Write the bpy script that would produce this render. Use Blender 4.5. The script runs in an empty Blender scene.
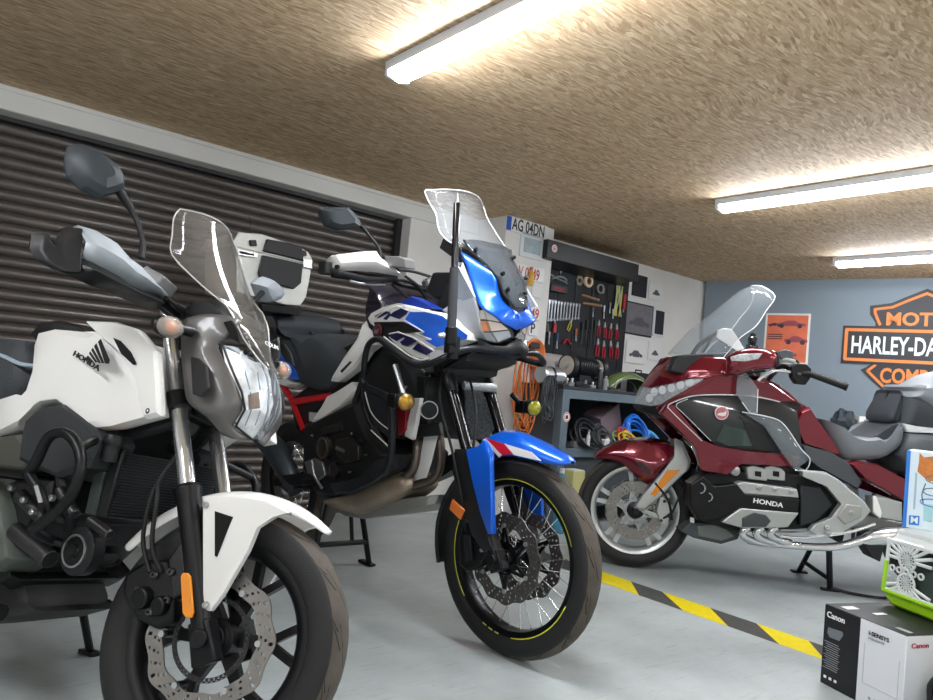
import bpy, bmesh, math, random
from mathutils import Vector, Matrix
random.seed(7)
PI=math.pi; R=math.radians
SC=bpy.context.scene; COL=SC.collection
F=719.0; CX,CY=466.5,350.0; HC=.95
# ---- camera orientation from the two horizontal vanishing directions of the room
def _n(v): return v/v.length
v2=_n(Vector((1330-CX,461-CY,F))); v1=Vector((-130-CX,327-CY,F)); v1=_n(v1-v2*v1.dot(v2)); v3=v2.cross(v1)
if v3.y>0: v3=-v3
CAM=Vector((0,0,HC))
def ray(px,py):
    d=Vector(((px-CX)/F,(py-CY)/F,1.0)); return Vector((v2.dot(d),v1.dot(d),v3.dot(d)))
def on_plane(px,py,p0,n):
    d=ray(px,py); t=(Vector(p0)-CAM).dot(n)/d.dot(n); return CAM+d*t
def onz(px,py,z): return on_plane(px,py,(0,0,z),Vector((0,0,1)))
def ony(px,py,y): return on_plane(px,py,(0,y,0),Vector((0,1,0)))
def onx(px,py,x): return on_plane(px,py,(x,0,0),Vector((1,0,0)))
cd=bpy.data.cameras.new('camera'); cam=bpy.data.objects.new('camera',cd); COL.objects.link(cam)
cd.sensor_width=36; cd.lens=F/933*36; cd.clip_start=.02
rx=Vector((v2.x,v1.x,v3.x)); ry=Vector((v2.y,v1.y,v3.y)); rz=Vector((v2.z,v1.z,v3.z))
m=Matrix((( rx.x,-ry.x,-rz.x,0),(rx.y,-ry.y,-rz.y,0),(rx.z,-ry.z,-rz.z,HC),(0,0,0,1)))
cam.matrix_world=m; SC.camera=cam

class Frame:
    """local frame of a standing machine: contact point of the front wheel, x forward, y left, z up"""
    def __init__(s,x,y,yaw,lean=0,steer=0,rake=27,trail=.11):
        s.M=Matrix.Translation((x,y,0))@Matrix.Rotation(R(yaw),4,'Z')@Matrix.Rotation(R(-lean),4,'X')
        k=Vector((-math.sin(R(rake)),0,math.cos(R(rake)))); a=Vector((trail,0,0))
        s.S=Matrix.Translation(a)@Matrix.Rotation(R(steer),4,k)@Matrix.Translation(-a); s.rake=R(rake)
    def P(s,px,py,y=None,x=None,z=None,st=False):
        T=s.M@s.S if st else s.M; I=T.inverted()
        o=I@CAM; d=(I.to_3x3()@ray(px,py))
        if y is not None: t=(y-o.y)/d.y
        elif x is not None: t=(x-o.x)/d.x
        else: t=(z-o.z)/d.z
        q=o+d*t
        return s.S@q if st else q
    def L(s,pts,y=None,x=None,st=False):
        return [s.P(p[0],p[1],(p[2] if len(p)>2 else y) if x is None else None,x,None,st) for p in pts]
    def T(s,q): return s.S@Vector(q)
    def fork(s,t,y,fwd=0,r=.3):   # point t metres up the steering line from the axle, turned with the bars
        return s.S@Vector((-math.sin(s.rake)*t+fwd*math.cos(s.rake),y,r+math.cos(s.rake)*t+fwd*math.sin(s.rake)))
def pj(p):
    d=Vector(p)-CAM; c=Vector((rx.dot(d),ry.dot(d),rz.dot(d))); return (round(CX+F*c.x/c.z,1),round(CY+F*c.y/c.z,1),round(c.z,2))

# ---- materials
def lin(c):
    if isinstance(c,str): c=tuple(int(c[i:i+2],16)/255 for i in (0,2,4))
    return tuple((x/12.92 if x<=.04045 else ((x+.055)/1.055)**2.4) for x in c)+(1,)
MATS={}
def mat(name,col,rough=.5,metal=0,coat=0,var=.0,vs=12,bump=0,bs=80,alpha=1,trans=0,emit=None,es=1,spec=.5,ior=1.45,flake=0):
    if name in MATS: return MATS[name]
    m=bpy.data.materials.new(name); m.use_nodes=True; nt=m.node_tree; b=nt.nodes['Principled BSDF']
    b.inputs['Base Color'].default_value=lin(col); b.inputs['Roughness'].default_value=rough; b.inputs['Metallic'].default_value=metal
    b.inputs['Coat Weight'].default_value=coat; b.inputs['Coat Roughness'].default_value=.05
    b.inputs['Specular IOR Level'].default_value=spec; b.inputs['IOR'].default_value=ior
    b.inputs['Alpha'].default_value=alpha; b.inputs['Transmission Weight'].default_value=trans
    if emit: b.inputs['Emission Color'].default_value=lin(emit); b.inputs['Emission Strength'].default_value=es
    tc=nt.nodes.new('ShaderNodeTexCoord')
    if var:
        n=nt.nodes.new('ShaderNodeTexNoise'); n.inputs['Scale'].default_value=vs; n.inputs['Detail'].default_value=5
        nt.links.new(tc.outputs['Object'],n.inputs['Vector'])
        h=nt.nodes.new('ShaderNodeMixRGB'); h.blend_type='MULTIPLY'; h.inputs[0].default_value=1; h.inputs[1].default_value=lin(col)
        cr=nt.nodes.new('ShaderNodeValToRGB'); cr.color_ramp.elements[0].position=.3; cr.color_ramp.elements[1].position=.7
        cr.color_ramp.elements[0].color=(1-var,)*3+(1,); cr.color_ramp.elements[1].color=(1,1,1,1)
        nt.links.new(n.outputs[0],cr.inputs[0]); nt.links.new(cr.outputs[0],h.inputs[2]); nt.links.new(h.outputs[0],b.inputs['Base Color'])
    if bump:
        n=nt.nodes.new('ShaderNodeTexNoise'); n.inputs['Scale'].default_value=bs; n.inputs['Detail'].default_value=3
        nt.links.new(tc.outputs['Object'],n.inputs['Vector'])
        bp=nt.nodes.new('ShaderNodeBump'); bp.inputs['Strength'].default_value=bump; bp.inputs['Distance'].default_value=.002
        nt.links.new(n.outputs[0],bp.inputs['Height']); nt.links.new(bp.outputs[0],b.inputs['Normal'])
    MATS[name]=m; return m
def glassy(name,col,mix=.25,rough=.03):
    """thin clear or tinted plastic sheet: mostly see-through with a gloss"""
    if name in MATS: return MATS[name]
    m=bpy.data.materials.new(name); m.use_nodes=True; nt=m.node_tree; b=nt.nodes['Principled BSDF']
    b.inputs['Base Color'].default_value=lin(col); b.inputs['Roughness'].default_value=rough; b.inputs['Alpha'].default_value=mix
    b.inputs['Coat Weight'].default_value=.6; b.inputs['Coat Roughness'].default_value=.03
    MATS[name]=m; return m

# ---- mesh collecting
def cr(pts,n=6,closed=False):
    pts=[Vector(p) for p in pts]; out=[]; N=len(pts)
    if N<3: return pts
    for i in range(N if closed else N-1):
        p0=pts[(i-1)%N] if closed or i>0 else pts[0]; p1=pts[i]; p2=pts[(i+1)%N]; p3=pts[(i+2)%N] if closed or i+2<N else pts[-1]
        for k in range(n):
            t=k/n; out.append(.5*((2*p1)+(p2-p0)*t+(2*p0-5*p1+4*p2-p3)*t*t+(3*p1-p0-3*p2+p3)*t*t*t))
    if not closed: out.append(pts[-1])
    return out
class MB:
    def __init__(s): s.bm=bmesh.new(); s.mi=0
    def V(s,ps): return [s.bm.verts.new(p) for p in ps]
    def f(s,vs):
        try: fc=s.bm.faces.new(vs); fc.material_index=s.mi; fc.smooth=True; return fc
        except ValueError: return None
    def box(s,c,d,M=None,tp=1):
        c=Vector(c); x,y,z=[k/2 for k in d]; ps=[]
        for dz in (-1,1):
            q=tp if dz>0 else 1
            for a,b in ((-1,-1),(1,-1),(1,1),(-1,1)): ps.append(Vector((a*x*q,b*y*q,dz*z)))
        ps=[(M@p if M is not None else p)+c for p in ps]; v=s.V(ps)
        for q in ((3,2,1,0),(4,5,6,7),(0,1,5,4),(1,2,6,5),(2,3,7,6),(3,0,4,7)): s.f([v[i] for i in q])
        return s
    def tube(s,pts,r,n=10,closed=False,sm=0,sq=1,up=None):
        pts=[Vector(p) for p in pts]
        if sm: 
            if isinstance(r,(list,tuple)):
                rr=[]; 
                for i in range(len(r)-1): rr+=[r[i]+(r[i+1]-r[i])*k/sm for k in range(sm)]
                r=rr+[r[-1]]
            pts=cr(pts,sm,closed)
        N=len(pts); rings=[]; u=None
        for i in range(N):
            a=pts[(i-1)%N] if closed or i>0 else pts[i]; b=pts[(i+1)%N] if closed or i<N-1 else pts[i]
            t=(b-a); t=t/t.length if t.length>1e-9 else Vector((0,0,1))
            if u is None:
                u=Vector(up) if up else (Vector((0,0,1)) if abs(t.z)<.9 else Vector((1,0,0)))
            u=u-t*u.dot(t); u=u/u.length; w=t.cross(u)
            rad=r[min(i,len(r)-1)] if isinstance(r,(list,tuple)) else r
            rings.append(s.V([pts[i]+u*(math.cos(2*PI*k/n)*rad)+w*(math.sin(2*PI*k/n)*rad*sq) for k in range(n)]))
        for i in range(N if closed else N-1):
            A,B=rings[i],rings[(i+1)%N]
            for k in range(n): s.f([A[k],A[(k+1)%n],B[(k+1)%n],B[k]])
        if not closed: s.f(rings[0][::-1]); s.f(rings[-1])
        return s
    def lathe(s,prof,o=(0,0,0),ax=(0,1,0),n=32,closed=False):
        o=Vector(o); ax=_n(Vector(ax)); u=Vector((0,0,1)) if abs(ax.z)<.9 else Vector((1,0,0)); u=_n(u-ax*u.dot(ax)); w=ax.cross(u); rings=[]
        for r,t in prof:
            rings.append(s.V([o+ax*t+(u*math.cos(2*PI*k/n)+w*math.sin(2*PI*k/n))*max(r,1e-5) for k in range(n)]))
        M=len(rings)
        for i in range(M if closed else M-1):
            A,B=rings[i],rings[(i+1)%M]
            for k in range(n): s.f([A[k],A[(k+1)%n],B[(k+1)%n],B[k]])
        if not closed:
            if prof[0][0]>1e-4: s.f(rings[0][::-1])
            if prof[-1][0]>1e-4: s.f(rings[-1])
        return s
    def cyl(s,a,b,r,r2=None,n=20):
        a=Vector(a);b=Vector(b); return s.lathe([(r,0),(r if r2 is None else r2,(b-a).length)],a,b-a,n)
    def prism(s,pts,vec):
        vec=Vector(vec); A=s.V(pts); B=s.V([Vector(p)+vec for p in pts]); n=len(A)
        s.f(A[::-1]); s.f(B)
        for k in range(n): s.f([A[k],A[(k+1)%n],B[(k+1)%n],B[k]])
        return s
    def dome(s,pts,prof,vec,sm=0,c=None):
        """outline rings scaled about the centre and moved along vec; prof=[(scale,offset)...]"""
        pts=[Vector(p) for p in pts]
        if sm: pts=cr(pts,sm,True)
        c=Vector(c) if c else sum(pts,Vector())/len(pts); vec=Vector(vec); n=len(pts); rings=[]
        for sc,of in prof: rings.append(s.V([c+(p-c)*sc+vec*of for p in pts]))
        for A,B in zip(rings,rings[1:]):
            for k in range(n): s.f([A[k],A[(k+1)%n],B[(k+1)%n],B[k]])
        s.f(rings[0][::-1]); s.f(rings[-1]); return s
    def grid(s,rows,closed=False):
        G=[s.V(r) for r in rows]
        for A,B in zip(G,G[1:]):
            n=len(A)
            for k in range(n if closed else n-1): s.f([A[k],A[(k+1)%n],B[(k+1)%n],B[k]])
        return s
    def loft(s,rows,closed=True):
        G=[s.V(r) for r in rows]
        for A,B in zip(G,G[1:]):
            n=len(A)
            for k in range(n if closed else n-1): s.f([A[k],A[(k+1)%n],B[(k+1)%n],B[k]])
        s.f(G[0][::-1]); s.f(G[-1]); return s
    def ball(s,c,r,n=14,sc=(1,1,1),M=None):
        rows=[]
        for i in range(1,n//2):
            a=PI*i/(n//2); rows.append([Vector((math.sin(a)*math.cos(2*PI*k/n)*r*sc[0],math.sin(a)*math.sin(2*PI*k/n)*r*sc[1],math.cos(a)*r*sc[2])) for k in range(n)])
        t=[Vector((0,0,r*sc[2]))]; b=[Vector((0,0,-r*sc[2]))]; c=Vector(c)
        X=lambda q:[(M@p if M is not None else p)+c for p in q]
        G=[s.V(X(r_)) for r_ in rows]; T=s.V(X(t))[0]; B=s.V(X(b))[0]
        for A,Bq in zip(G,G[1:]):
            for k in range(n): s.f([A[k],Bq[k],Bq[(k+1)%n],A[(k+1)%n]])
        for k in range(n): s.f([T,G[0][k],G[0][(k+1)%n]]); s.f([G[-1][k],B,G[-1][(k+1)%n]])
        return s
    def mirror(s,keep=True):
        s.weld=True; vs=list(s.bm.verts); fs=list(s.bm.faces); mp={v:s.bm.verts.new((v.co.x,-v.co.y,v.co.z)) for v in vs}
        for fc in fs:
            try: g=s.bm.faces.new([mp[v] for v in fc.verts][::-1]); g.material_index=fc.material_index; g.smooth=True
            except ValueError: pass
        return s
    def mirror2(s): s.m2=True; return s      # a second, separate copy on the other side
    def xf(s,M): s.bm.transform(M); return s
    def build(s,name,m,parent=None,bev=0,solid=0,sub=0,ang=35,seg=2,M=None,soff=-1,recalc=True):
        if M is not None: s.bm.transform(M)
        if getattr(s,'weld',0): bmesh.ops.remove_doubles(s.bm,verts=s.bm.verts,dist=2e-4)
        m2=None
        if getattr(s,'m2',0): m2=MB(); m2.bm=s.bm.copy(); m2.bm.transform(Matrix.Diagonal((1,-1,1,1))); bmesh.ops.reverse_faces(m2.bm,faces=m2.bm.faces)
        if recalc: bmesh.ops.recalc_face_normals(s.bm,faces=s.bm.faces)
        me=bpy.data.meshes.new(name); s.bm.to_mesh(me); s.bm.free()
        for mm in (m if isinstance(m,(list,tuple)) else [m]): me.materials.append(mm)
        me.set_sharp_from_angle(angle=R(ang))
        o=bpy.data.objects.new(name,me); COL.objects.link(o)
        if parent: o.parent=parent
        if solid: k=o.modifiers.new('thick','SOLIDIFY'); k.thickness=solid; k.offset=soff
        if sub: k=o.modifiers.new('smooth','SUBSURF'); k.levels=sub; k.render_levels=sub
        if bev: k=o.modifiers.new('edge','BEVEL'); k.width=bev; k.segments=seg; k.limit_method='ANGLE'; k.angle_limit=R(32)
        if m2: m2.build(name,m,parent,bev,solid,sub,ang,seg,None,soff,recalc)
        return o
def thing(name,label,cat,M=None,group=None):
    o=bpy.data.objects.new(name,None); COL.objects.link(o); o.empty_display_size=.1
    if M is not None: o.matrix_world=M if isinstance(M,Matrix) else Matrix.Translation(M)
    o['label']=label; o['category']=cat
    if group: o['group']=group
    return o
def tag(o,label,cat,group=None,kind=None):
    o['label']=label; o['category']=cat
    if group: o['group']=group
    if kind: o['kind']=kind
    return o
def lab(o,l): o['label']=l; return o
def struct(o): o['kind']='structure'; return o
def dup(o,parent=None,M=None):
    c=o.copy(); COL.objects.link(c)
    if parent is not None: c.parent=parent
    if M is not None: c.matrix_local=M
    for ch in list(o.children): dup(ch,c)
    return c
def text(name,body,m,parent,M,size,ext=.0008,sx=1,shear=0,align='LEFT',off=0,sp=1):
    cu=bpy.data.curves.new(name,'FONT'); cu.body=body; cu.size=size; cu.extrude=ext; cu.shear=shear; cu.align_x=align; cu.align_y='CENTER'; cu.offset=off; cu.space_character=sp; cu.resolution_u=3
    o=bpy.data.objects.new(name,cu); COL.objects.link(o); cu.materials.append(m); 
    me=bpy.data.meshes.new_from_object(o); bpy.data.objects.remove(o); o=bpy.data.objects.new(name,me); COL.objects.link(o); o.parent=parent; o.matrix_local=M@Matrix.Diagonal((sx,1,1,1)); return o
def basis(o,x,y):   # matrix with text x,y directions
    x=_n(Vector(x)); z=_n(x.cross(Vector(y))); y=z.cross(x)
    return Matrix(((x.x,y.x,z.x,o[0]),(x.y,y.y,z.y,o[1]),(x.z,y.z,z.z,o[2]),(0,0,0,1)))

def scr(rowsL,outR,fr,w0=.02,w1=.4):
    """points of the near edge of a symmetric sheet: its half width is found so that the far edge falls on the other outline"""
    res=[]
    for px,py in rowsL:
        best=None
        for k in range(80):
            w=w0+(w1-w0)*k/79; p=fr.P(px,py,y=-w); q=pj(fr.M@Vector((p.x,w,p.z)))
            d=min(((q[0]-(a[0]+(b[0]-a[0])*t))**2+(q[1]-(a[1]+(b[1]-a[1])*t))**2) for a,b in zip(outR,outR[1:]) for t in [j/12 for j in range(13)])
            if best is None or d<best[0]: best=(d,w,p)
        res.append(best)
    return res
# ================= room =================
H=2.15; YW=4.06; A0=Vector((6.25,3.96,0)); B0=Vector((6.646,2.121,0)); bd=_n(B0-A0); BE=A0+bd*8.5
# OSB ceiling material
def osb():
    m=bpy.data.materials.new('osb_board'); m.use_nodes=True; nt=m.node_tree; b=nt.nodes['Principled BSDF']; N=nt.nodes.new; L=nt.links.new
    tc=N('ShaderNodeTexCoord'); b.inputs['Roughness'].default_value=.75
    layers=[]
    for i,(rot,sc) in enumerate(((.2,(20,110,1)),(1.25,(24,100,1)),(-.7,(19,115,1)))):
        w=N('ShaderNodeTexNoise'); w.inputs['Scale'].default_value=3; w.inputs['Detail'].default_value=2; L(tc.outputs['Object'],w.inputs['Vector'])
        ad=N('ShaderNodeMixRGB'); ad.blend_type='ADD'; ad.inputs[0].default_value=.12; L(tc.outputs['Object'],ad.inputs[1]); L(w.outputs[1],ad.inputs[2])
        mp=N('ShaderNodeMapping'); mp.inputs['Rotation'].default_value=(0,0,rot); mp.inputs['Scale'].default_value=sc; L(ad.outputs[0],mp.inputs[0])
        v=N('ShaderNodeTexVoronoi'); v.inputs['Scale'].default_value=1; L(mp.outputs[0],v.inputs['Vector'])
        s=N('ShaderNodeSeparateColor'); L(v.outputs['Color'],s.inputs[0]); layers.append((v,s))
    mx=N('ShaderNodeMixRGB'); L(layers[0][1].outputs[1],mx.inputs[0]); L(layers[0][1].outputs[0],mx.inputs[1]); L(layers[1][1].outputs[0],mx.inputs[2])
    gt=N('ShaderNodeMath'); gt.operation='GREATER_THAN'; gt.inputs[1].default_value=.62; L(layers[2][1].outputs[1],gt.inputs[0])
    mx2=N('ShaderNodeMixRGB'); L(gt.outputs[0],mx2.inputs[0]); L(mx.outputs[0],mx2.inputs[1]); L(layers[2][1].outputs[2],mx2.inputs[2])
    n=N('ShaderNodeTexNoise'); n.inputs['Scale'].default_value=160; n.inputs['Detail'].default_value=3; L(tc.outputs['Object'],n.inputs['Vector'])
    mx3=N('ShaderNodeMixRGB'); mx3.inputs[0].default_value=.3; L(mx2.outputs[0],mx3.inputs[1]); L(n.outputs[0],mx3.inputs[2])
    r=N('ShaderNodeValToRGB'); L(mx3.outputs[0],r.inputs[0]); E=r.color_ramp.elements
    E[0].position=.1; E[0].color=lin('9a8060'); E[1].position=.95; E[1].color=lin('ead8bc')
    e=E.new(.35); e.color=lin('bfa27f'); e=E.new(.65); e.color=lin('d2b894')
    L(r.outputs[0],b.inputs['Base Color'])
    bp=N('ShaderNodeBump'); bp.inputs['Strength'].default_value=.3; bp.inputs['Distance'].default_value=.003; L(mx3.outputs[0],bp.inputs['Height']); L(bp.outputs[0],b.inputs['Normal'])
    return m
def concrete():
    m=bpy.data.materials.new('painted_concrete'); m.use_nodes=True; nt=m.node_tree; b=nt.nodes['Principled BSDF']; N=nt.nodes.new; L=nt.links.new
    tc=N('ShaderNodeTexCoord'); n=N('ShaderNodeTexNoise'); n.inputs['Scale'].default_value=1.6; n.inputs['Detail'].default_value=9; n.inputs['Roughness'].default_value=.65; L(tc.outputs['Object'],n.inputs['Vector'])
    r=N('ShaderNodeValToRGB'); E=r.color_ramp.elements; E[0].position=.3; E[0].color=lin('8d9392'); E[1].position=.68; E[1].color=lin('b0b7b7'); L(n.outputs[0],r.inputs[0])
    # worn scratches and small chips
    v=N('ShaderNodeTexNoise'); v.inputs['Scale'].default_value=26; v.inputs['Detail'].default_value=6; v.inputs['Roughness'].default_value=.75; L(tc.outputs['Object'],v.inputs['Vector'])
    c=N('ShaderNodeValToRGB'); c.color_ramp.elements[0].position=.25; c.color_ramp.elements[0].color=(.12,.11,.1,1); c.color_ramp.elements[1].position=.36; c.color_ramp.elements[1].color=(1,1,1,1); L(v.outputs[0],c.inputs[0])
    m1=N('ShaderNodeMixRGB'); m1.blend_type='MULTIPLY'; m1.inputs[0].default_value=.7; L(r.outputs[0],m1.inputs[1]); L(c.outputs[0],m1.inputs[2])
    w=N('ShaderNodeTexNoise'); w.inputs['Scale'].default_value=60; w.inputs['Detail'].default_value=4
    mp=N('ShaderNodeMapping'); mp.inputs['Rotation'].default_value=(0,0,.9); mp.inputs['Scale'].default_value=(.12,1,1); L(tc.outputs['Object'],mp.inputs[0]); L(mp.outputs[0],w.inputs['Vector'])
    c2=N('ShaderNodeValToRGB'); c2.color_ramp.elements[0].position=.28; c2.color_ramp.elements[0].color=(.72,.7,.66,1); c2.color_ramp.elements[1].position=.42; c2.color_ramp.elements[1].color=(1,1,1,1); L(w.outputs[0],c2.inputs[0])
    m2=N('ShaderNodeMixRGB'); m2.blend_type='MULTIPLY'; m2.inputs[0].default_value=.6; L(m1.outputs[0],m2.inputs[1]); L(c2.outputs[0],m2.inputs[2])
    L(m2.outputs[0],b.inputs['Base Color'])
    rr=N('ShaderNodeMapRange'); rr.inputs[3].default_value=.32; rr.inputs[4].default_value=.5; L(n.outputs[0],rr.inputs[0]); L(rr.outputs[0],b.inputs['Roughness'])
    bp=N('ShaderNodeBump'); bp.inputs['Strength'].default_value=.25; bp.inputs['Distance'].default_value=.004; L(v.outputs[0],bp.inputs['Height']); L(bp.outputs[0],b.inputs['Normal'])
    return m
WALL=mat('white_wall_paint','dddcd8',.8,var=.1,vs=3,bump=.4,bs=30); BLUE=mat('blue_grey_wall_paint','7b8790',.75,var=.06,vs=2,bump=.3,bs=40)
SHUT=mat('shutter_aluminium','6f6965',.3,.45,var=.12,vs=5); DARK=mat('dark_gap','101010',.8)
FL=MB(); FL.box((2.2,.4,-.05),(10.4,8.6,.1)); struct(FL.build('floor',concrete()))
CE=MB(); CE.box((2.2,.4,H+.05),(10.4,8.6,.1)); struct(CE.build('ceiling',osb()))
XL0,XSE=-3.0,2.76      # shutter opening ends at XSE
w=MB()
w.box(((XL0+7.3)/2,YW+.35,H/2),(7.3-XL0,.2,H))                      # masonry behind
w.box(((XSE+3.6)/2,YW+.125,H/2),(3.6-XSE,.25,H))                      # pier beside the shutter
w.box((5.2,4.0+.185,H/2),(3.2,.37,H))                        # wall behind the bench (face just in front of YW)
struct(w.build('wall_left',WALL,bev=.004))
w=MB(); w.box(((XL0+3.35)/2,YW+.09,(2.035+H)/2),(3.35-XL0,.2,H-2.035)); struct(w.build('trim_lintel',WALL,bev=.006))
w=MB(); w.box(((XL0+3.3)/2,YW-.005,H-.012),(3.3-XL0,.03,.024)); struct(w.build('trim_ceiling',WALL,bev=.004))
w=MB(); w.box(((3.37+3.86)/2,3.76+.16,H/2),(.49,.32,H)); struct(w.build('wall_pilaster',WALL,bev=.006))
# roller shutter of narrow curved slats
sh=MB(); prof=[]; z=.0; pit=.0545
while z<2.06:
    for k in range(6):
        a=PI*k/6; prof.append((YW+.16-.02*math.sin(a)**.8 if k else YW+.16+.008,z+pit*(k/6)))
    z+=pit
rows=[[Vector((x,y,zz)) for y,zz in prof] for x in (XL0,XSE+.0)]
sh.grid(rows); struct(sh.build('door_1',SHUT,ang=60))
g=MB(); g.box((XSE-.02,YW+.13,1.03),(.04,.06,2.06)); g.box((-1.0,YW+.13,2.03),(7.4,.05,.03)); struct(g.build('trim_door',mat('shutter_guide','2b2a2c',.5)))
def wallbox(a,b,t,name,m):
    d=_n(b-a); n=Vector((-d.y,d.x,0)); 
    q=MB(); q.prism([a,b,b+Vector((0,0,H)),a+Vector((0,0,H))],n*t); return struct(q.build(name,m))
wallbox(A0,BE,.15,'wall_back',BLUE)
wallbox(Vector((7.5,-3.6,0)),Vector((-3,-3.6,0)),.15,'wall_right',WALL)
wallbox(Vector((-2.7,-3.6,0)),Vector((-2.7,4.3,0)),.15,'wall_front',WALL)
# tape on the floor: yellow and dark pieces
YT=mat('yellow_tape','e5cf10',.45,var=.12,vs=30); KT=mat('dark_tape','4a4a48',.6,var=.35,vs=40)
tp=[]; xa,xb=3.135,2.965
tapeobj=thing('floor_tape','yellow and black striped hazard tape stuck across the grey floor','tape',(3.05,1.5,0))
brk=[((603,568),(603,583)),((639,580),(635,596)),((672,590),(681,611)),((714,607),(726,627)),((761,622),(776,645)),((811,640),(826,660)),]
E_=[]
for (a,b) in brk: pa=onz(*a,0); pb=onz(*b,0); E_.append((pa.y,pb.y))
yy=[(3.75,3.65),(3.35,3.25),(2.95,2.85)]+[(E_[0][0]+.12,E_[0][1]+.12)]+E_[1:]
last=E_[-1]; 
for k in range(1,5): yy.append((last[0]-.33*k,last[1]-.33*k))
for i in range(len(yy)-1):
    yel=(i%2==1)
    q=MB(); q.prism([Vector((xa,yy[i][0],.0003)),Vector((xa,yy[i+1][0],.0003)),Vector((xb,yy[i+1][1],.0003)),Vector((xb,yy[i][1],.0003))],(0,0,.0008))
    q.build('yellow_stripe' if yel else 'dark_stripe',YT if yel else KT,tapeobj,M=Matrix.Translation((-3.05,-1.5,0)))
# ceiling lamps
TUBE=mat('lamp_diffuser','ffffff',.4,emit='f4f8ff',es=75); LB=mat('lamp_body','c9ccd0',.4)
def lampfit(x,y0,ln,label,group='tube lamps on the board ceiling'):
    t=thing('ceiling_lamp',label,'lamp',(x,y0-ln/2,H),group=group)
    q=MB(); q.prism([(-.055,0,0),(.055,0,0),(.052,0,-.035),(-.052,0,-.035)],(0,ln,0)).xf(Matrix.Translation((0,-ln/2,0))); q.build('lamp_body',LB,t,bev=.003)
    q=MB(); pr=[Vector((.046*math.cos(a),0,-.035-.038*math.sin(a))) for a in [PI*k/8 for k in range(9)]]
    q.prism(pr,(0,ln-.05,0)).xf(Matrix.Translation((0,-ln/2+.025,0))); q.build('diffuser',TUBE,t,bev=.002,ang=50)
    for s in (-1,1):
        q=MB(); q.box((0,s*(ln/2-.012),-.03),(.108,.024,.06)); q.build('end_cap',LB,t,bev=.006)
    return t
LMP=[lampfit(1.47,2.36,1.5,'long tube ceiling lamp nearest the camera, above the blue motorcycle'),
 lampfit(3.77,2.34,1.5,'middle tube ceiling lamp over the dark red motorcycle'),
 lampfit(5.62,2.46,1.5,'farthest tube ceiling lamp, close to the blue-grey back wall')]
# ================= shared machine materials and parts =================
BLK=mat('black_plastic','131416',.5,bump=.15,bs=300); SAT=mat('satin_black_metal','0c0d0f',.4,.3); GRY=mat('grey_plastic','3b4043',.55); RUB=mat('tyre_rubber','1a1a1a',.65,var=.25,vs=9,bump=.3,bs=150)
TRD=mat('dusty_tread','564f47',.8,var=.35,vs=14,bump=.4,bs=200); GRV=mat('tyre_groove','060606',.9); CHR=mat('polished_steel','dfe1e3',.24,.9); ALU=mat('cast_aluminium','a9acae',.35,.9,var=.12,vs=20); STL=mat('disc_steel','8d8a86',.35,.85,var=.15,vs=40)
BOLT=mat('bolt_head','b7b9ba',.3,.9); WHT=mat('white_paint','dddcd8',.3,coat=.5); SILV=mat('titanium_paint','5e5c5a',.45,.35,coat=.15); AMB=mat('amber_reflector','d8820c',.25,coat=.6); LEA=mat('seat_vinyl','33373b',.6,bump=.5,bs=220)
CLR=glassy('clear_lens','e8edf0',.22); SMK=glassy('smoked_screen','6d6a66',.34); HOSE=mat('rubber_hose','0e0e0f',.6)
def tyre(par,Rr,rim,w,grooves=True,n=72,mats=None,gw_=1):
    pr=[Vector(p+(0,)) for p in ((-w*.36,rim-.004),(-w*.46,rim+.012),(-w*.5,rim+(Rr-rim)*.42),(-w*.455,rim+(Rr-rim)*.72),(-w*.27,Rr-(Rr-rim)*.085),(0,Rr),(w*.27,Rr-(Rr-rim)*.085),(w*.455,rim+(Rr-rim)*.72),(w*.5,rim+(Rr-rim)*.42),(w*.46,rim+.012),(w*.36,rim-.004))]
    pr=cr(pr,4); q=MB(); q.lathe([(p.y,p.x) for p in pr],(0,0,0),(0,1,0),n,closed=True)
    def surf(u,a):   # u in -1..1 across the tread
        yy=u*w*.46; rr=None
        for p,p2 in zip(pr,pr[1:]):
            if p.x<=yy<=p2.x and p.y>rim+(Rr-rim)*.6: rr=p.y+(p2.y-p.y)*(yy-p.x)/max(1e-6,p2.x-p.x)
        rr=(rr or Rr)+.0007; return Vector((math.cos(a)*rr,yy,math.sin(a)*rr))
    q.mi=1
    if grooves:
        K=14
        for k in range(K):
            for sg in (-1,1):
                a0=2*PI*k/K+(PI/K if sg>0 else 0)
                for (u0,u1,da,wd) in ((.04,.72,.42,.0055),(.5,.93,.2,.006),(.70,.93,.10,.0045)):
                    P=[(u0+(u1-u0)*t,a0+da*t**1.5+(.26 if u0>.6 else .12 if u0>.4 else 0)) for t in (0,.25,.5,.75,1)]
                    A=[];B=[]
                    for i,(u,a) in enumerate(P):
                        ww=wd*gw_*(.35 if i in (0,4) else 1)/Rr/2; A.append(surf(sg*u,a-ww)); B.append(surf(sg*u,a+ww))
                    q.grid([A,B])
    q.bm.verts.ensure_lookup_table()
    for fc in q.bm.faces:
        if fc.material_index==0 and all(abs(v.co.y)<w*.44 and math.hypot(v.co.x,v.co.z)>rim+(Rr-rim)*.6 for v in fc.verts): fc.material_index=2
    return q.build('tyre',mats or [RUB,GRV,TRD],par,ang=50,recalc=False)
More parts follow.
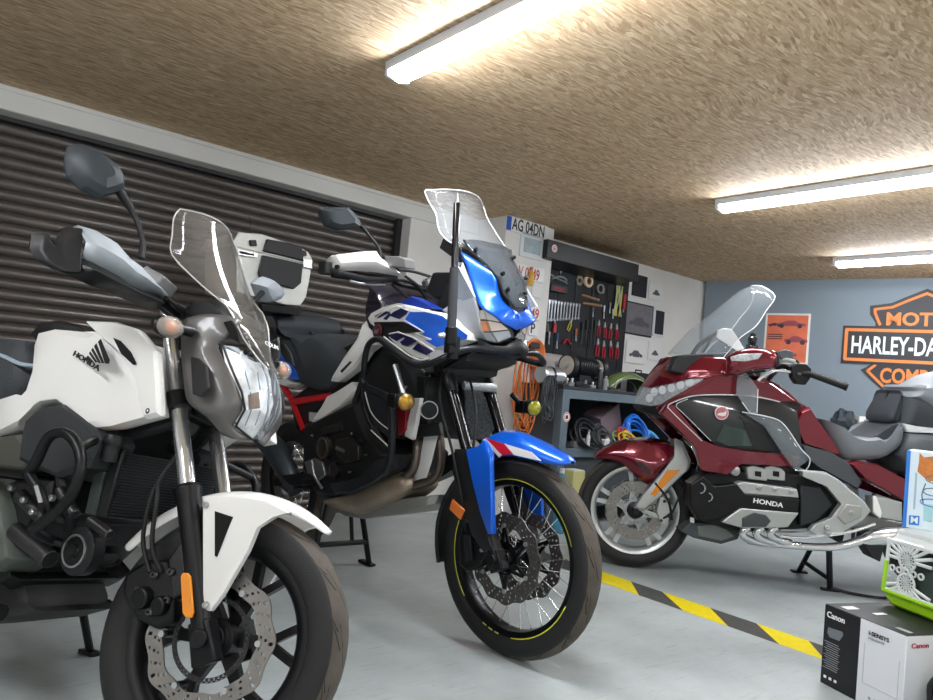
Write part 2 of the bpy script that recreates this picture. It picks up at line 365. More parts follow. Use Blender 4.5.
def disc(par,r0,r1,y,t=.005,amp=.006,nw=10,holes=True,m=None,name='brake_disc',N=120,step=4):
    rad=[r0+(r1-r0)*k/7 for k in range(8)]; V={}
    q=MB()
    def v(i,k,s):
        i%=N; a=2*PI*i/N
        if (i,k,s) not in V:
            wv=amp*math.sin(nw*a) ; rr=rad[k]+wv*(1 if k>=6 else (.5 if k==0 else 0)); V[i,k,s]=q.bm.verts.new((math.cos(a)*rr,y+s*t/2,math.sin(a)*rr))
        return V[i,k,s]
    def cell(i,k): return holes and k in (1,3,5) and (i+ k//2*step//3)%step==0
    for i in range(N):
        for k in range(7):
            if cell(i,k): continue
            q.f([v(i,k,1),v(i+1,k,1),v(i+1,k+1,1),v(i,k+1,1)]); q.f([v(i,k,-1),v(i,k+1,-1),v(i+1,k+1,-1),v(i+1,k,-1)])
            if k==0 or cell(i,k-1): q.f([v(i,k,1),v(i,k,-1),v(i+1,k,-1),v(i+1,k,1)])
            if k==6 or cell(i,k+1): q.f([v(i,k+1,1),v(i+1,k+1,1),v(i+1,k+1,-1),v(i,k+1,-1)])
            if cell(i-1,k): q.f([v(i,k,1),v(i,k+1,1),v(i,k+1,-1),v(i,k,-1)])
            if cell(i+1,k): q.f([v(i+1,k,1),v(i+1,k,-1),v(i+1,k+1,-1),v(i+1,k+1,1)])
    return q.build(name,m or STL,par,ang=40)
def rim_mesh(name,par,M,rim,hw,m,depth=.03,extra=None):
    q=MB(); pr=[(rim+.006,-hw),(rim+.006,-hw+.006),(rim-.012,-hw+.014),(rim-.022,-hw*.5),(rim-.024,0),(rim-.022,hw*.5),(rim-.012,hw-.014),(rim+.006,hw-.006),(rim+.006,hw),(rim-.004,hw),(rim-.02,hw-.008),(rim-depth,hw*.55),(rim-depth-.003,0),(rim-depth,-hw*.55),(rim-.02,-hw+.008),(rim-.004,-hw)]
    q.lathe(pr,(0,0,0),(0,1,0),72,closed=True)
    if extra: extra(q)
    o=q.build(name,m,par,ang=40); o.matrix_local=M; return o
def bar(q,a,b,w0,w1,h0,h1,yn=Vector((0,1,0))):   # tapered block between two points, h across yn
    a=Vector(a);b=Vector(b);t=_n(b-a);n=t.cross(yn);n=_n(n)
    r=[]
    for p,w,h in ((a,w0,h0),(b,w1,h1)): r.append([p+n*w/2+yn*h/2,p-n*w/2+yn*h/2,p-n*w/2-yn*h/2,p+n*w/2-yn*h/2])
    q.loft(r)
def ang(r,a,y=0): return Vector((math.cos(a)*r,y,math.sin(a)*r))
def bolt(q,p,r,ax=(0,1,0),h=.006):
    q.lathe([(r,-h/2),(r,h/2),(r*.7,h*.8),(r*.35,h*.8),(r*.3,h*.4)],p,ax,10)
def caliper(name,par,pts,y0,y1,m,bev=.006):
    q=MB(); q.prism([Vector((p.x,y0,p.z)) for p in pts],(0,y1-y0,0)); return q.build(name,m,par,bev=bev)

def bolts(par,pts,r,ax=(0,1,0),h=.006,m=None,name='bolt'):
    for p in pts: q=MB(); bolt(q,p,r,ax,h); q.build(name,m or BOLT,par)
# ================= white naked adventure motorcycle (nearest) =================
N=Frame(.654,1.632,-65,11,16,27,.11)
T=thing('motorcycle','white and grey motorcycle with clear screen at the left, front wheel nearest the camera','motorcycle',N.M)
def npn(p,y=None,x=None): return N.L(p,y,x)
def npx(pts,y): return [Vector((p.x,y,p.z)) for p in N.L(pts)]
SB=Matrix.Translation((0,0,.3))
# wheel
def yspokes(q,n=7,off=.35):
    q.lathe([(.034,-.05),(.034,.05)],(0,0,0),(0,1,0),24)
    for k in range(n):
        a=2*PI*k/n+off
        bar(q,ang(.028,a),ang(.115,a),.034,.026,.03,.024)
        for s in (-1,1): bar(q,ang(.108,a),ang(.198,a+s*.23),.02,.017,.022,.03)
        q.lathe([(.014,-.012),(.014,.012)],ang(.112,a),(0,1,0),10)
BW=mat('black_cast_wheel','101012',.42,.2)
fw=rim_mesh('front_wheel',T,N.S@SB,.218,.05,BW,.03,lambda q:yspokes(q,6,.12)); 
tyre(fw,.3,.218,.122)
disc(fw,.114,.153,-.074,.005,.005,10); disc(fw,.082,.093,-.07,.003,0,1,True,mat('abs_ring','3a3a3a',.4,.7),'abs_ring',96,2)
q=MB(); q.lathe([(.03,-.07),(.03,-.052),(.045,-.05),(.045,.05),(.03,.052),(.03,.07)],(0,0,0),(0,1,0),24)
for k in range(6): a=2*PI*k/6+.12; q.tube([ang(.118,a,-.03),ang(.118,a,-.072)],.009,10)
q.build('hub',BW,fw,bev=.002)
bolts(fw,[ang(.118,2*PI*k/6+.12,-.079) for k in range(6)],.007)
# forks
for s,nm in ((-1,'r'),(1,'l')):
    q=MB(); q.cyl(N.fork(.33,s*.1),N.fork(.86,s*.1),.0205); o=q.build('fork_tube',CHR,T)
    q=MB(); q.tube([N.fork(t,s*.1) for t in (-.02,.05,.3,.32,.345,.35,.36)],[.024,.026,.029,.029,.034,.034,.026],20);  q.build('fork_slider',SAT,T,bev=.002)
    q=MB(); q.cyl(N.fork(.56,s*.1),N.fork(.605,s*.1),.033); q.build('fork_clamp',BLK,T,bev=.003)
    q=MB(); bar(q,N.fork(-.055,s*.1),N.fork(.04,s*.1),.07,.055,.03,.04); q.build('axle_clamp',SAT,T,bev=.005)
q=MB(); q.tube([N.fork(.58,y) for y in (-.1,0,.1)],.028,8); q.build('fork_bridge',SAT,T,bev=.004)
q=MB(); q.prism([N.T(N.S.inverted()@N.P(*p,y=-.128,st=True)) for p in ((182,577),(184,573),(189,573),(192,577),(195,612),(193,618),(187,618),(184,613))],N.S.to_3x3()@Vector((0,-.008,0))); q.build('side_reflector',AMB,T,bev=.002)
q=MB(); q.cyl(N.fork(0,-.135),N.fork(0,.135),.02); q.build('axle',SAT,T,bev=.003)
# fender
q=MB(); rows=[]
for k in range(15):
    a=R(56+(153-56)*k/14); tp=(.08,.36,.62,.84)[k] if k<4 else 1
    rows.append([N.S@(Vector((0,0,.3))+ang((max(r,r+(.338-r)*max(0,(7-k)/7)*.85) if r<.34 else r),a,y*tp)) for y,r in ((-.078,.300),(-.076,.322),(-.06,.336),(-.03,.345),(0,.348),(.03,.345),(.06,.336),(.076,.322),(.078,.300))])
q.grid(rows); fd=q.build('front_fender',WHT,T,solid=.003,sub=1,ang=60)
for s in (-1,1):
    pts=[(202,496),(202,611),(211,611),(222,596),(248,551),(258,527),(275,516),(290,512),(267,500),(241,496),(215,495)]
    P=[N.S.inverted()@N.P(*p,y=-.118,st=True) for p in pts]; P=[N.S@Vector((p.x,s*.10,p.z)) for p in P]
    q=MB(); q.dome(P,[(.98,0),(1,.006),(1,.014),(.96,.019)],N.S.to_3x3()@Vector((0,s*1.0,0))); q.build('fender_strut',WHT,fd,ang=50)
    P=[N.S.inverted()@N.P(*p,y=-.12,st=True) for p in ((215,511),(233,517),(230,524),(217,557),(215,556))]; P=[N.S@Vector((p.x,s*.1185,p.z)) for p in P]
    q=MB(); q.prism(P,N.S.to_3x3()@Vector((0,s*.003,0))); q.build('strut_opening',mat('deep_black','050505',.9),fd)
    for p in ((206,505),(206,605)):
        c=N.S.inverted()@N.P(*p,y=-.12,st=True); bolts(fd,[N.S@Vector((c.x,s*.122,c.z))],.008,N.S.to_3x3()@Vector((0,s,0)))
# caliper and hoses
C=[N.S.inverted()@N.P(*p,y=-.08,st=True) for p in ((128,575),(150,560),(172,560),(180,585),(178,622),(160,630),(138,618),(126,598))]
q=MB(); q.prism([N.S@Vector((p.x,-.098,p.z)) for p in C],N.S.to_3x3()@Vector((0,.06,0))); cl=q.build('brake_caliper',SAT,T,bev=.01)
DST=mat('dark_steel','4b4b4c',.35,.9)
bolts(cl,[N.P(*p,y=-.1,st=True) for p in ((140,590),(155,575),(168,600),(150,612),(172,572))],.010,N.S.to_3x3()@Vector((0,-1,0)),.012,DST)
for p,w in (((142,598),.03),((160,606),.026)):
    c=N.P(*p,y=-.1,st=True); q=MB(); q.tube([c+Vector((0,.03,0)),c+Vector((0,-.012,0))],[w,w*.8],18); q.build('caliper_piston',SAT,cl,bev=.004)
q=MB(); a,b,c,d=[N.P(*p,y=-.1,st=True) for p in ((168,560),(182,540),(186,590),(172,600))]; q.prism([a,b,c,d],(0,.02,0)); q.build('caliper_bracket',BLK,cl,bev=.004)
for k,(a,b) in enumerate((((150,500),(143,540)),((157,500),(152,545)))):
    q=MB(); q.tube([N.P(176+k*4,455,y=-.06),N.P(160,480,y=-.1),N.P(*a,y=-.12),N.P(*b,y=-.12),N.P(150+k*12,572,y=-.1,st=True)],.0055,8,sm=6); q.build('brake_hose',HOSE,T)
# cowl beside the headlight
rows=[[(241,321,-.075),(222,315,-0.111),(200,315,-0.128),(184,320,-0.139)],
[(228,336,-0.103),(215,330,-0.117),(198,330,-0.133),(182,334,-0.141)],
[(218,346,-0.107),(208,348,-0.122),(195,350,-0.136),(182,356,-0.141)],
[(227,366,-0.101),(214,366,-0.117),(200,370,-0.130),(184,378,-0.139)],
[(239,393,-.082),(225,393,-0.108),(208,395,-0.122),(187,399,-0.130)],
[(242,409,-.067),(228,410,-0.100),(213,411,-0.117),(196,409,-0.122)],
[(233,426,-.063),(227,424,-.085),(218,420,-0.100),(207,416,-0.111)],
[(250,439,-.016),(242,440,-.04),(232,438,-.06),(222,434,-.075)]]
G=[npn(r) for r in rows]; G=[cr(r,3) for r in G]; G=[list(c) for c in zip(*[cr([r[i] for r in G],3) for i in range(len(G[0]))])]
q=MB(); q.grid(G).mirror(); cw=q.build('headlight_cowl',SILV,T,solid=.006,soff=0,ang=50)
q=MB(); q.prism(npn([(190,356),(198,358),(206,366),(208,388),(201,397),(192,394)],-.152),(0,.01,0)).mirror2(); q.build('cowl_vent',BLK,cw,bev=.003)
q=MB(); q.prism(npn([(223,322),(231,320),(237,330),(240,344),(231,338)],-.112),(0,.01,0)).mirror2(); q.build('cowl_opening',mat('deep_black','050505',.9),cw,bev=.002)
# headlight: clear faceted lens over a bright bowl
hr=[[(221,345,-.107),(235,350,-.075),(250,357,-.035),(260,362,0)],
[(228,364,-.10),(243,367,-.07),(257,372,-.035),(266,377,0)],
[(240,392,-.081),(250,392,-.055),(260,392,-.028),(268,393,0)],
[(243,409,-.066),(251,410,-.045),(260,411,-.022),(267,411,0)],
[(234,426,-.062),(244,427,-.04),(254,427,-.02),(262,426,0)],
[(250,439,-.015),(253,439,-.01),(256,439,-.005),(258,438,0)]]
G=[npn(r) for r in hr]
q=MB(); q.grid([[p+Vector((.004,0,0)) for p in r] for r in G]).mirror(); hl=q.build('headlight',glassy('headlight_glass','dfe7ec',.16,.05),T,ang=25)
BOWL=mat('chrome_reflector','f4f7f9',.25,.15,var=.45,vs=38,bump=1,bs=45)
q=MB(); q.grid([[p+Vector((-.022,-p.y*.06,0)) for p in r] for r in G]).mirror(); q.build('reflector_bowl',BOWL,hl,ang=20)
for r_,c_ in ((1,1),(2,1),(3,1),(1,2),(3,2)):
    q=MB(); q.tube([G[r_][c_]+Vector((.002,0,0)),G[r_][c_].lerp(G[r_+1][c_],.9)+Vector((.002,0,0))],.0018,5).mirror2(); q.build('lens_rib',mat('lens_rib_grey','8d979d',.2,.4),hl)
q=MB(); q.tube([g[-1]+Vector((.003,0,0)) for g in G],.0025,6); q.build('lens_ridge',mat('lens_rib_grey','8d979d',.2,.4),hl)
q=MB(); q.prism(npn([(249,395),(259,392),(260,408),(250,410)],-.055),(-.004,.0,0)); q.build('warning_sticker',mat('printed_sticker','b9a79a',.5,var=.3,vs=60),hl)
q=MB(); q.tube([p+Vector((.006,0,0)) for p in (G[0][0],G[1][0],G[2][0],G[3][0],G[4][0],G[5][0])],.0035,6); q.build('headlight_rim',BLK,cw)
q=MB(); q.loft([npn([(222,346,-.10),(192,350,-.12),(202,414,-.10),(236,424,-.06)],None),[Vector((p.x-.12,-.02,p.z)) for p in npn([(222,346,-.10),(192,350,-.12),(202,414,-.10),(236,424,-.06)])]]).mirror2(); q.build('inner_cowl',BLK,T)
# windscreen
OR=[(200,209),(216,220),(234,242),(251,279),(262,312),(271,350),(272,368)]
SE=scr([(180,209),(174,217),(172,236),(172,255),(197,281),(213,295),(229,309),(243,338),(256,356)],OR,N)
for _ in range(3):
    W_=[a[1] for a in SE]; W_=[W_[0]]+[(W_[i-1]+2*W_[i]+W_[i+1])/4 for i in range(1,len(W_)-1)]+[W_[-1]]
    SE=[(a[0],w,N.P(q_[0],q_[1],y=-w)) for a,w,q_ in zip(SE,W_,[(180,209),(174,217),(172,236),(172,255),(197,281),(213,295),(229,309),(243,338),(256,356)])]
L_=[Vector((p.x,-w,p.z)) for d,w,p in SE]+[N.P(268,370,y=-.02)]
rows=[]
for i,p in enumerate(L_):
    bulge=min(.05,.35*abs(p.y))
    rows.append([Vector((p.x+bulge*(1-u*u),p.y*u,p.z+(.014 if i==0 else 0)*(1-u*u))) for u in [1,.75,.5,.25,0,-.25,-.5,-.75,-1]])
for _ in range(5):
    rows=[rows[0]]+[[rows[i][j] if j in (0,8) else (rows[i-1][j]+rows[i][j]*2+rows[i+1][j])/4 for j in range(9)] for i in range(1,len(rows)-1)]+[rows[-1]]
rows=[list(c) for c in zip(*[cr([r[i] for r in rows],3) for i in range(9)])]
q=MB(); q.grid(rows); ws=q.build('windscreen',SMK,T,solid=.003,ang=60)
edge=[r[0] for r in rows][::-1]+[r for r in rows[0]][1:-1]+[r[-1] for r in rows]
q=MB(); q.tube(edge,.0022,6); q.build('screen_edge',mat('screen_edge_light','b9b7b2',.2,coat=.5),ws)
bk=N.P(256,342,y=-.03)+Vector((.03,0,0))
text('maker_lettering','COLIN',mat('white_print','e8e8e8',.5),ws,basis(bk,Vector((.0,1,0)),Vector((-.5,0,1))),.018)
for pp in ((229,325,-.085),(243,352,-.06)):
    q=MB(); bolt(q,N.P(*pp[:2],y=pp[2])+Vector((.012,0,0)),.007,(1,-.3,.3),.01); q.mirror2(); q.build('bolt',SAT,ws)
q=MB(); q.dome(npn([(185,318),(205,305),(222,303),(236,312),(240,322),(200,325)],-.05),[(1,-.10),(1,.02),(.7,.05)],(0,-1,0)); q.build('dashboard',BLK,T,bev=.004)
# indicators
for s in (-1,1):
    c=N.P(169,327,y=-.215); c=Vector((c.x,s*abs(c.y),c.z)); b=N.P(192,332,y=-.15); b=Vector((b.x,s*abs(b.y),b.z))
    q=MB(); q.cyl(c,b,.012,.014,12); q.ball(c+Vector((-.012,0,0)),.034,16,(.7,1.15,.8)); o=q.build('indicator',SAT,T,bev=.001)
    q=MB(); q.ball(c+Vector((.004,0,0)),.033,16,(.75,1.15,.8)); q.build('indicator_lens',glassy('indicator_glass','e9ddd0',.35,.05),o)
    q=MB(); q.ball(c+Vector((.006,0,0)),.018,12,(.7,1.1,.8)); q.build('indicator_bulb',mat('amber_bulb','e27a35',.3,coat=.5),o)
# handlebar, guards, mirrors
hb=[N.P(190,320,y=-.05,st=True),N.P(175,312,y=-.12,st=True),N.P(160,300,y=-.19,st=True),N.P(120,286,y=-.30,st=True),N.P(68,262,y=-.43,st=True)]
S1=N.S.inverted(); hbl=[S1@p for p in hb]
full=[N.S@p for p in [Vector((p.x,p.y,p.z)) for p in hbl[::-1]]+[Vector((p.x,-p.y,p.z)) for p in hbl]]
q=MB(); q.tube(full,.0125,12); q.build('handlebar',SAT,T)
def sm(P,s): return [N.S@Vector((p.x,s*p.y*-1 if s>0 else p.y,p.z)) for p in P]
def SL(pts): return [S1@N.P(p[0],p[1],y=p[2],st=True) for p in pts]
mth=[(78,225,-.43),(97,231,-.40),(117,243,-.36),(131,259,-.31),(141,266,-.28),(157,283,-.22),(165,293,-.19)]
low=[(82,258,-.43),(98,266,-.40),(117,276,-.35),(128,284,-.31),(140,290,-.27),(152,294,-.23),(160,298,-.2)]
bot=[(52,262,-.455),(80,274,-.44),(100,284,-.40),(118,290,-.35),(130,296,-.31),(145,303,-.26),(158,308,-.21)]
for s in (-1,1):
    f1,f2,f3=SL(mth),SL(low),SL(bot)
    q=MB(); mid=[(a+b)/2+Vector((.022,-.006,0)) for a,b in zip(f1,f2)]
    back=[a+Vector((-.05,.02,-.01)) for a in f1]
    q.grid([sm(back,s),sm(f1,s),sm(mid,s),sm(f2,s)]); gd=q.build('hand_guard',mat('grey_guard_plastic','a3abb0',.35,.1,var=.12,vs=25),T,solid=.005,ang=22)
    q=MB(); q.grid([sm([p+Vector((.004,0,0)) for p in f2],s),sm([(a+b)/2+Vector((.02,-.004,0)) for a,b in zip(f2,f3)],s),sm([p+Vector((-.02,0,-.008)) for p in f3],s)]); q.build('guard_bar',SAT,gd,solid=.006,ang=30)
    e=SL([(66,243,-.455),(58,233,-.47),(46,236,-.48),(43,250,-.48),(50,262,-.475),(66,270,-.46),(80,268,-.445),(82,246,-.44),(72,232,-.45)])
    q=MB(); q.prism(sm(SL([(84,228,-.43),(74,229,-.44),(66,243,-.455),(56,246,-.465),(52,242,-.475),(50,234,-.48),(43,236,-.485),(41,250,-.485),(48,262,-.478),(66,272,-.46),(82,272,-.44)]),s),N.S.to_3x3()@Vector((-.035,0,0))); q.build('guard_end',BLK,gd,bev=.004)
    g0=S1@N.P(118,284,y=-.30,st=True); g1=S1@N.P(72,264,y=-.42,st=True)
    q=MB(); q.tube(sm([g0+Vector((-.03,0,-.0)),g1+Vector((-.03,0,0))],s),.017,12); q.build('grip',HOSE,T)
    q=MB(); q.tube(sm(SL([(150,298,-.22),(135,296,-.26),(110,288,-.32),(85,277,-.38)]),s),[.008,.006,.006,.008],8,sm=4); q.build('brake_lever' if s<0 else 'clutch_lever',SAT,T)
    # mirror
    if s<0:
        st=SL([(141,258,-.27),(143,244,-.275),(140,230,-.285),(133,213,-.30),(127,203,-.31),(119,190,-.33)])
        ms=SL([(70,146,-.42),(79,143,-.41),(97,151,-.38),(115,165,-.35),(123,178,-.33),(123,190,-.325),(115,194,-.335),(100,198,-.36),(82,188,-.39),(70,175,-.41),(67,160,-.42)])
    else:
        st=[Vector((p.x,-abs(p.y),p.z)) for p in SL([(238,320,.27),(246,310,.30),(255,300,.34),(262,293,.38)])]
        ms=[Vector((p.x,-abs(p.y),p.z)) for p in [S1@N.P(a,b,x=-.52,st=True) for a,b in [(255,284),(259,280),(266,277),(272,280),(278,287),(280,294),(276,300),(268,303),(263,302),(259,295)]]]
    q=MB(); q.tube(sm(st,s),[.011,.007,.0065,.0065,.011,.012] if s<0 else [.008,.008,.008,.011],10,sm=3); mr=q.build('mirror',SAT,T)
    q=MB(); q.dome(sm(ms,s),[(.96,-.018),(1,-.008),(.93,.012),(.7,.03),(.35,.038)],N.S.to_3x3()@Vector((1,-s*-.35,0.1))); q.build('mirror_housing',mat('dark_mirror_shell','30363a',.5,bump=.1,bs=300) if s<0 else mat('pale_mirror_shell','8a9096',.45),mr,ang=22)
    q=MB(); q.dome(sm(ms,s),[(.9,-.019),(.9,-.021)],N.S.to_3x3()@Vector((1,-s*-.35,0.1))); q.build('mirror_glass',mat('mirror_glass','aab0b4',.05,1),mr)
c=N.P(158,282,y=-.19,st=True); 
q=MB(); q.box(c,(.07,.07,.035),N.S.to_3x3()@Matrix.Rotation(.35,3,'Y')); q.build('brake_fluid_reservoir',mat('reservoir_grey','767675',.5,.2),T,bev=.004)
for k,pts in enumerate([[(165,296,-.17),(178,308,-.12),(186,322,-.08),(190,345,-.06)],[(168,300,-.15),(185,310,-.1),(195,330,-.05),(200,350,-.03)],[(150,300,-.2),(165,312,-.14),(176,325,-.1),(180,350,-.08)]]):
    q=MB(); q.tube([N.P(p[0],p[1],y=p[2]) for p in pts],.005,8,sm=5); q.build('control_cable',HOSE,T)
# tank cover
ol=[(45,334),(62,330),(85,332),(102,335),(120,324),(140,330),(160,352),(162,393),(164,417),(120,429),(98,431),(90,424),(80,414),(66,404),(48,406),(34,416),(24,428),(0,440),(0,405),(18,409),(32,394),(39,372),(41,346)]
P=npn([(a,b,-.185+max(0,min(1,(a-110)/50))*.045) for a,b in ol])
q=MB(); q.dome(P,[(.96,-.03),(.995,-.008),(1,.0),(.965,.022),(.86,.032),(.6,.036)],(0,-1,0)).mirror2(); tk=q.build('fuel_tank_cover',WHT,T,ang=28)
q=MB(); q.dome(npn([(46,336),(85,330),(112,330),(120,345),(112,395),(70,402),(45,400)],-.19),[(1,-.19),(1,-.03),(.95,.0)],(0,-1,0)).mirror(); q.build('fuel_tank',WHT,T,ang=28)
P=npn([(90,322),(120,323),(143,331),(160,352),(163,393),(164,417),(150,420),(146,392),(132,362),(118,346),(100,332)],-.205)
q=MB(); q.dome(P,[(.95,-.01),(1,.008),(.94,.018),(.7,.02)],(0,-1,0)).mirror2(); q.build('tank_shroud',WHT,tk,ang=28)
q=MB(); q.prism(npn([(114,338),(121,341),(131,352),(137,364),(134,365),(122,354)],-.228),(0,-.003,0)).mirror2(); q.build('shroud_slot',mat('deep_black','050505',.9),tk)
q=MB(); bolt(q,N.P(149,411,y=-.219),.009,(0,-1,0)); q.build('tank_bolt',SAT,tk)
q=MB(); q.dome(npn([(43,338),(55,326),(75,324),(95,328),(108,336),(100,350),(50,350)],-.12),[(1,-.12),(1,0),(.85,.05),(.6,.06)],(0,-1,0)).mirror(); q.build('tank_top',BLK,T,ang=40)
# tank emblem: five-feather wing and lettering
for f_ in ([(101,339),(110,360),(109,364),(105.4,363.5),(98.4,342)],[(96.6,343.5),(104.5,363.2),(102.2,363.3),(94.4,346.5)],[(93.2,347.8),(101.3,363),(99,363),(91.6,350.3)],[(90.6,351.5),(98,362.3),(95.6,362.6),(89.4,353.6)],[(88.2,355.5),(94.4,362),(90.5,362.6),(86,359)]):
    q=MB(); q.prism(npn(f_,-.226),(0,-.0015,0)); q.build('wing_feather',mat('emblem_black','1a1a1c',.4),tk)
a=N.P(73.5,353,y=-.226); b=N.P(98.5,368.5,y=-.226); up=N.P(76,347.5,y=-.226)-a
text('tank_lettering','HONDA',mat('emblem_black','1a1a1c',.4),tk,basis(a,b-a,up),.019,sx=(b-a).length/.019/3.62,off=.0005,ext=.001)
# seat and tail
st_=[(41,346),(38,343),(20,341),(0,341),(-40,335),(-90,322),(-150,312),(-150,340),(-90,372),(-40,400),(0,410),(18,409),(32,394),(39,372)]
q=MB(); q.dome(npn(st_,-.12),[(1,-.12),(1,0),(.94,.035),(.78,.05),(.5,.055)],(0,-1,0),2).mirror(); se=q.build('seat',LEA,T,ang=45)
q=MB(); q.tube(npn([(41,366),(20,364),(0,355),(-40,345)],-.17),.006,6,sm=4).mirror2(); q.build('seat_piping',mat('pale_piping','9fb0bb',.4),se)
q=MB(); q.dome(npn([(24,428),(18,411),(0,407),(-60,400),(-140,370),(-190,350),(-190,372),(-120,420),(-40,455),(0,446)],-.16),[(1,-.13),(1,0),(.9,.02)],(0,-1,0)).mirror(); q.build('tail_panel',WHT,T,ang=35)
# grey side cover, frame, guard bars
q=MB(); q.dome(npn([(24,432),(27,421),(38,411),(48,406.5),(66,404.5),(80,414.5),(98,432),(102,440),(90,468),(60,478),(20,460)],-.215),[(1,-.1),(1,0),(.9,.012),(.7,.014)],(0,-1,0)).mirror(); q.build('side_cover',mat('dark_side_cover','2b2e30',.5,bump=.15,bs=200),T,ang=30)
q=MB(); q.dome(npn([(-60,440),(24,434),(44,462),(30,470),(-60,466)],-.19),[(1,-.12),(1,0),(.85,.012)],(0,-1,0)).mirror(); q.build('lower_side_cover',mat('worn_side_cover','46463f',.6),T,ang=30)
gb=[(28,474),(37,460),(46,441),(56,433),(69,435),(79,449),(81,466),(76,484),(68,500),(54,514),(32,530)]
q=MB(); q.tube(npn(gb,-.30),.0125,12,sm=4).mirror2(); gg=q.build('crash_bar',SAT,T)
for kk in range(1): q=MB(); q.tube(npn([(-60,466,-.2),(0,470,-.27),(28,474,-.30)]),.0125,12); q.tube(npn([(28,474,-.3),(40,492,-.3),(47,512,-.28),(60,520,-.2)]),.0115,12,sm=3); q.tube(npn([(79,449,-.3),(95,440,-.22),(115,430,-.1)]),.011,10,sm=3)
q.tube(npn([(32,530,-.3),(50,540,-.25),(70,545,-.12)]),.011,10); q.mirror2(); q.build('crash_bar_brace',SAT,T)
q=MB(); q.prism(npn([(34,486),(38,485),(43,502),(39,503)],-.3125),(0,-.001,0)); q.build('bar_sticker',mat('silver_sticker','9a9a98',.4),gg)
q=MB(); q.tube(npn([(40,465,-.2),(58,462,-.2),(66,500,-.18),(70,530,-.15)]),.016,8,sm=3); q.tube(npn([(98,434,-.13),(140,430,-.1),(175,420,-.06)]),.022,10,sm=3); q.mirror2(); q.build('frame_tube',BLK,T)
# radiator
x0=-.285; A=N.P(124,452,x=x0); Bp=N.P(103,518,x=x0)
zt,zb=A.z,Bp.z; w0=A.y
q=MB(); q.box((x0-.02,0,(zt+zb)/2),(.03,2*abs(w0),zt-zb)); rd=q.build('radiator',mat('radiator_black','141516',.5),T,bev=.004)
nf=22
q=MB(); q.box((0,0,0),(.012,2*abs(w0)-.02,.0028)); fin=q.build('radiator_fin',mat('radiator_fin','3c3f42',.35,.6),rd)
for k in range(nf):
    z=zb+(zt-zb)*(k+.5)/nf; o=fin if k==0 else fin.copy()
    if k: COL.objects.link(o)
    o.location=(x0,0,z)
q=MB(); q.prism(npn([(99,448),(109,450),(95,516),(84,514)],-.165),(0,.03,0)).mirror2(); q.build('radiator_side_tank',mat('dark_greenish_plastic','39423f',.55),rd,bev=.004)
q=MB(); q.prism(npn([(109,450),(124,448),(106,518),(95,516)],-.155),(0,.02,0)).mirror2(); q.build('radiator_bracket',BLK,rd,bev=.003)
c=N.P(115,437,y=-.19); q=MB(); q.cyl(c+Vector((0,0,-.06)),c,.018); q.build('filler_neck',BLK,rd); q=MB(); q.lathe([(.024,-.02),(.024,-.004),(.021,.004),(.0,.005)],c,(0,0,1),18); cp=q.build('radiator_cap',SAT,rd)
q=MB(); q.lathe([(.017,.006),(.0,.0062)],c,(0,0,1),18); q.build('cap_sticker',mat('orange_cap_sticker','c98f72',.5),cp)
# engine
q=MB(); q.dome(npx([(0,480,-.17),(60,475,-.17),(95,515,-.05),(125,525,.1),(122,546,.12),(80,566,.05),(40,580,-.1),(0,590,-.17)],-.15),[(1,-.15),(1,0),(.9,.03),(.8,.035)],(0,-1,0)).mirror(); en=q.build('engine',mat('engine_black','1d1e1f',.45,.4,bump=.3,bs=60),T,bev=.004,ang=30)
c=N.P(77,551,y=-.215)
q=MB(); q.lathe([(.055,-.03),(.055,0),(.042,.006)],c,(0,-1,0),28); q.build('clutch_cover',mat('engine_black','1d1e1f',.45,.4),en)
q=MB(); q.lathe([(.038,.004),(.038,.01),(.033,.01),(.033,.004)],c,(0,-1,0),28,closed=True); q.build('cover_ring',ALU,en)
q=MB(); q.lathe([(.032,.004),(.03,.008),(.016,.008),(.014,.012),(0,.012)],c,(0,-1,0),28); q.build('oil_cap',SAT,en)
for (a,b,r) in (((20,495),(45,520),.018),((60,490),(75,515),.014),((15,530),(50,560),.022),((90,520),(110,535),.012)): q=MB(); q.cyl(N.P(*a,y=-.21),N.P(*b,y=-.21),r); q.build('engine_casing',DST,en,bev=.003)
bolts(en,[N.P(*p,y=-.232) for p in ((24,500),(33,512),(12,488),(52,498))],.008,(0,-1,0),.01)
q=MB(); q.dome(npn([(-80,480),(0,478),(10,510),(18,560),(0,572),(-80,560)],-.2),[(1,-.1),(1,0),(.9,.02)],(0,-1,0)); q.build('clutch_side_panel',mat('worn_grey_panel','50554f',.6),en,bev=.004)
q=MB(); q.dome(npx([(-60,560,-.12),(0,567,-.12),(16,553,-.12),(45,552,-.12),(52,568,-.05),(75,572,.0),(88,568,.08),(97,597,.08),(87,604,.05),(66,606,-.03),(46,612,-.1),(9,621,-.12),(-60,628,-.12)],-.10),[(1,-.10),(1,0),(.93,.02),(.8,.024)],(0,-1,0)).mirror(); q.build('belly_pan',mat('belly_black','2b2b2a',.55,var=.2,vs=20,bump=.3,bs=90),T,ang=30)
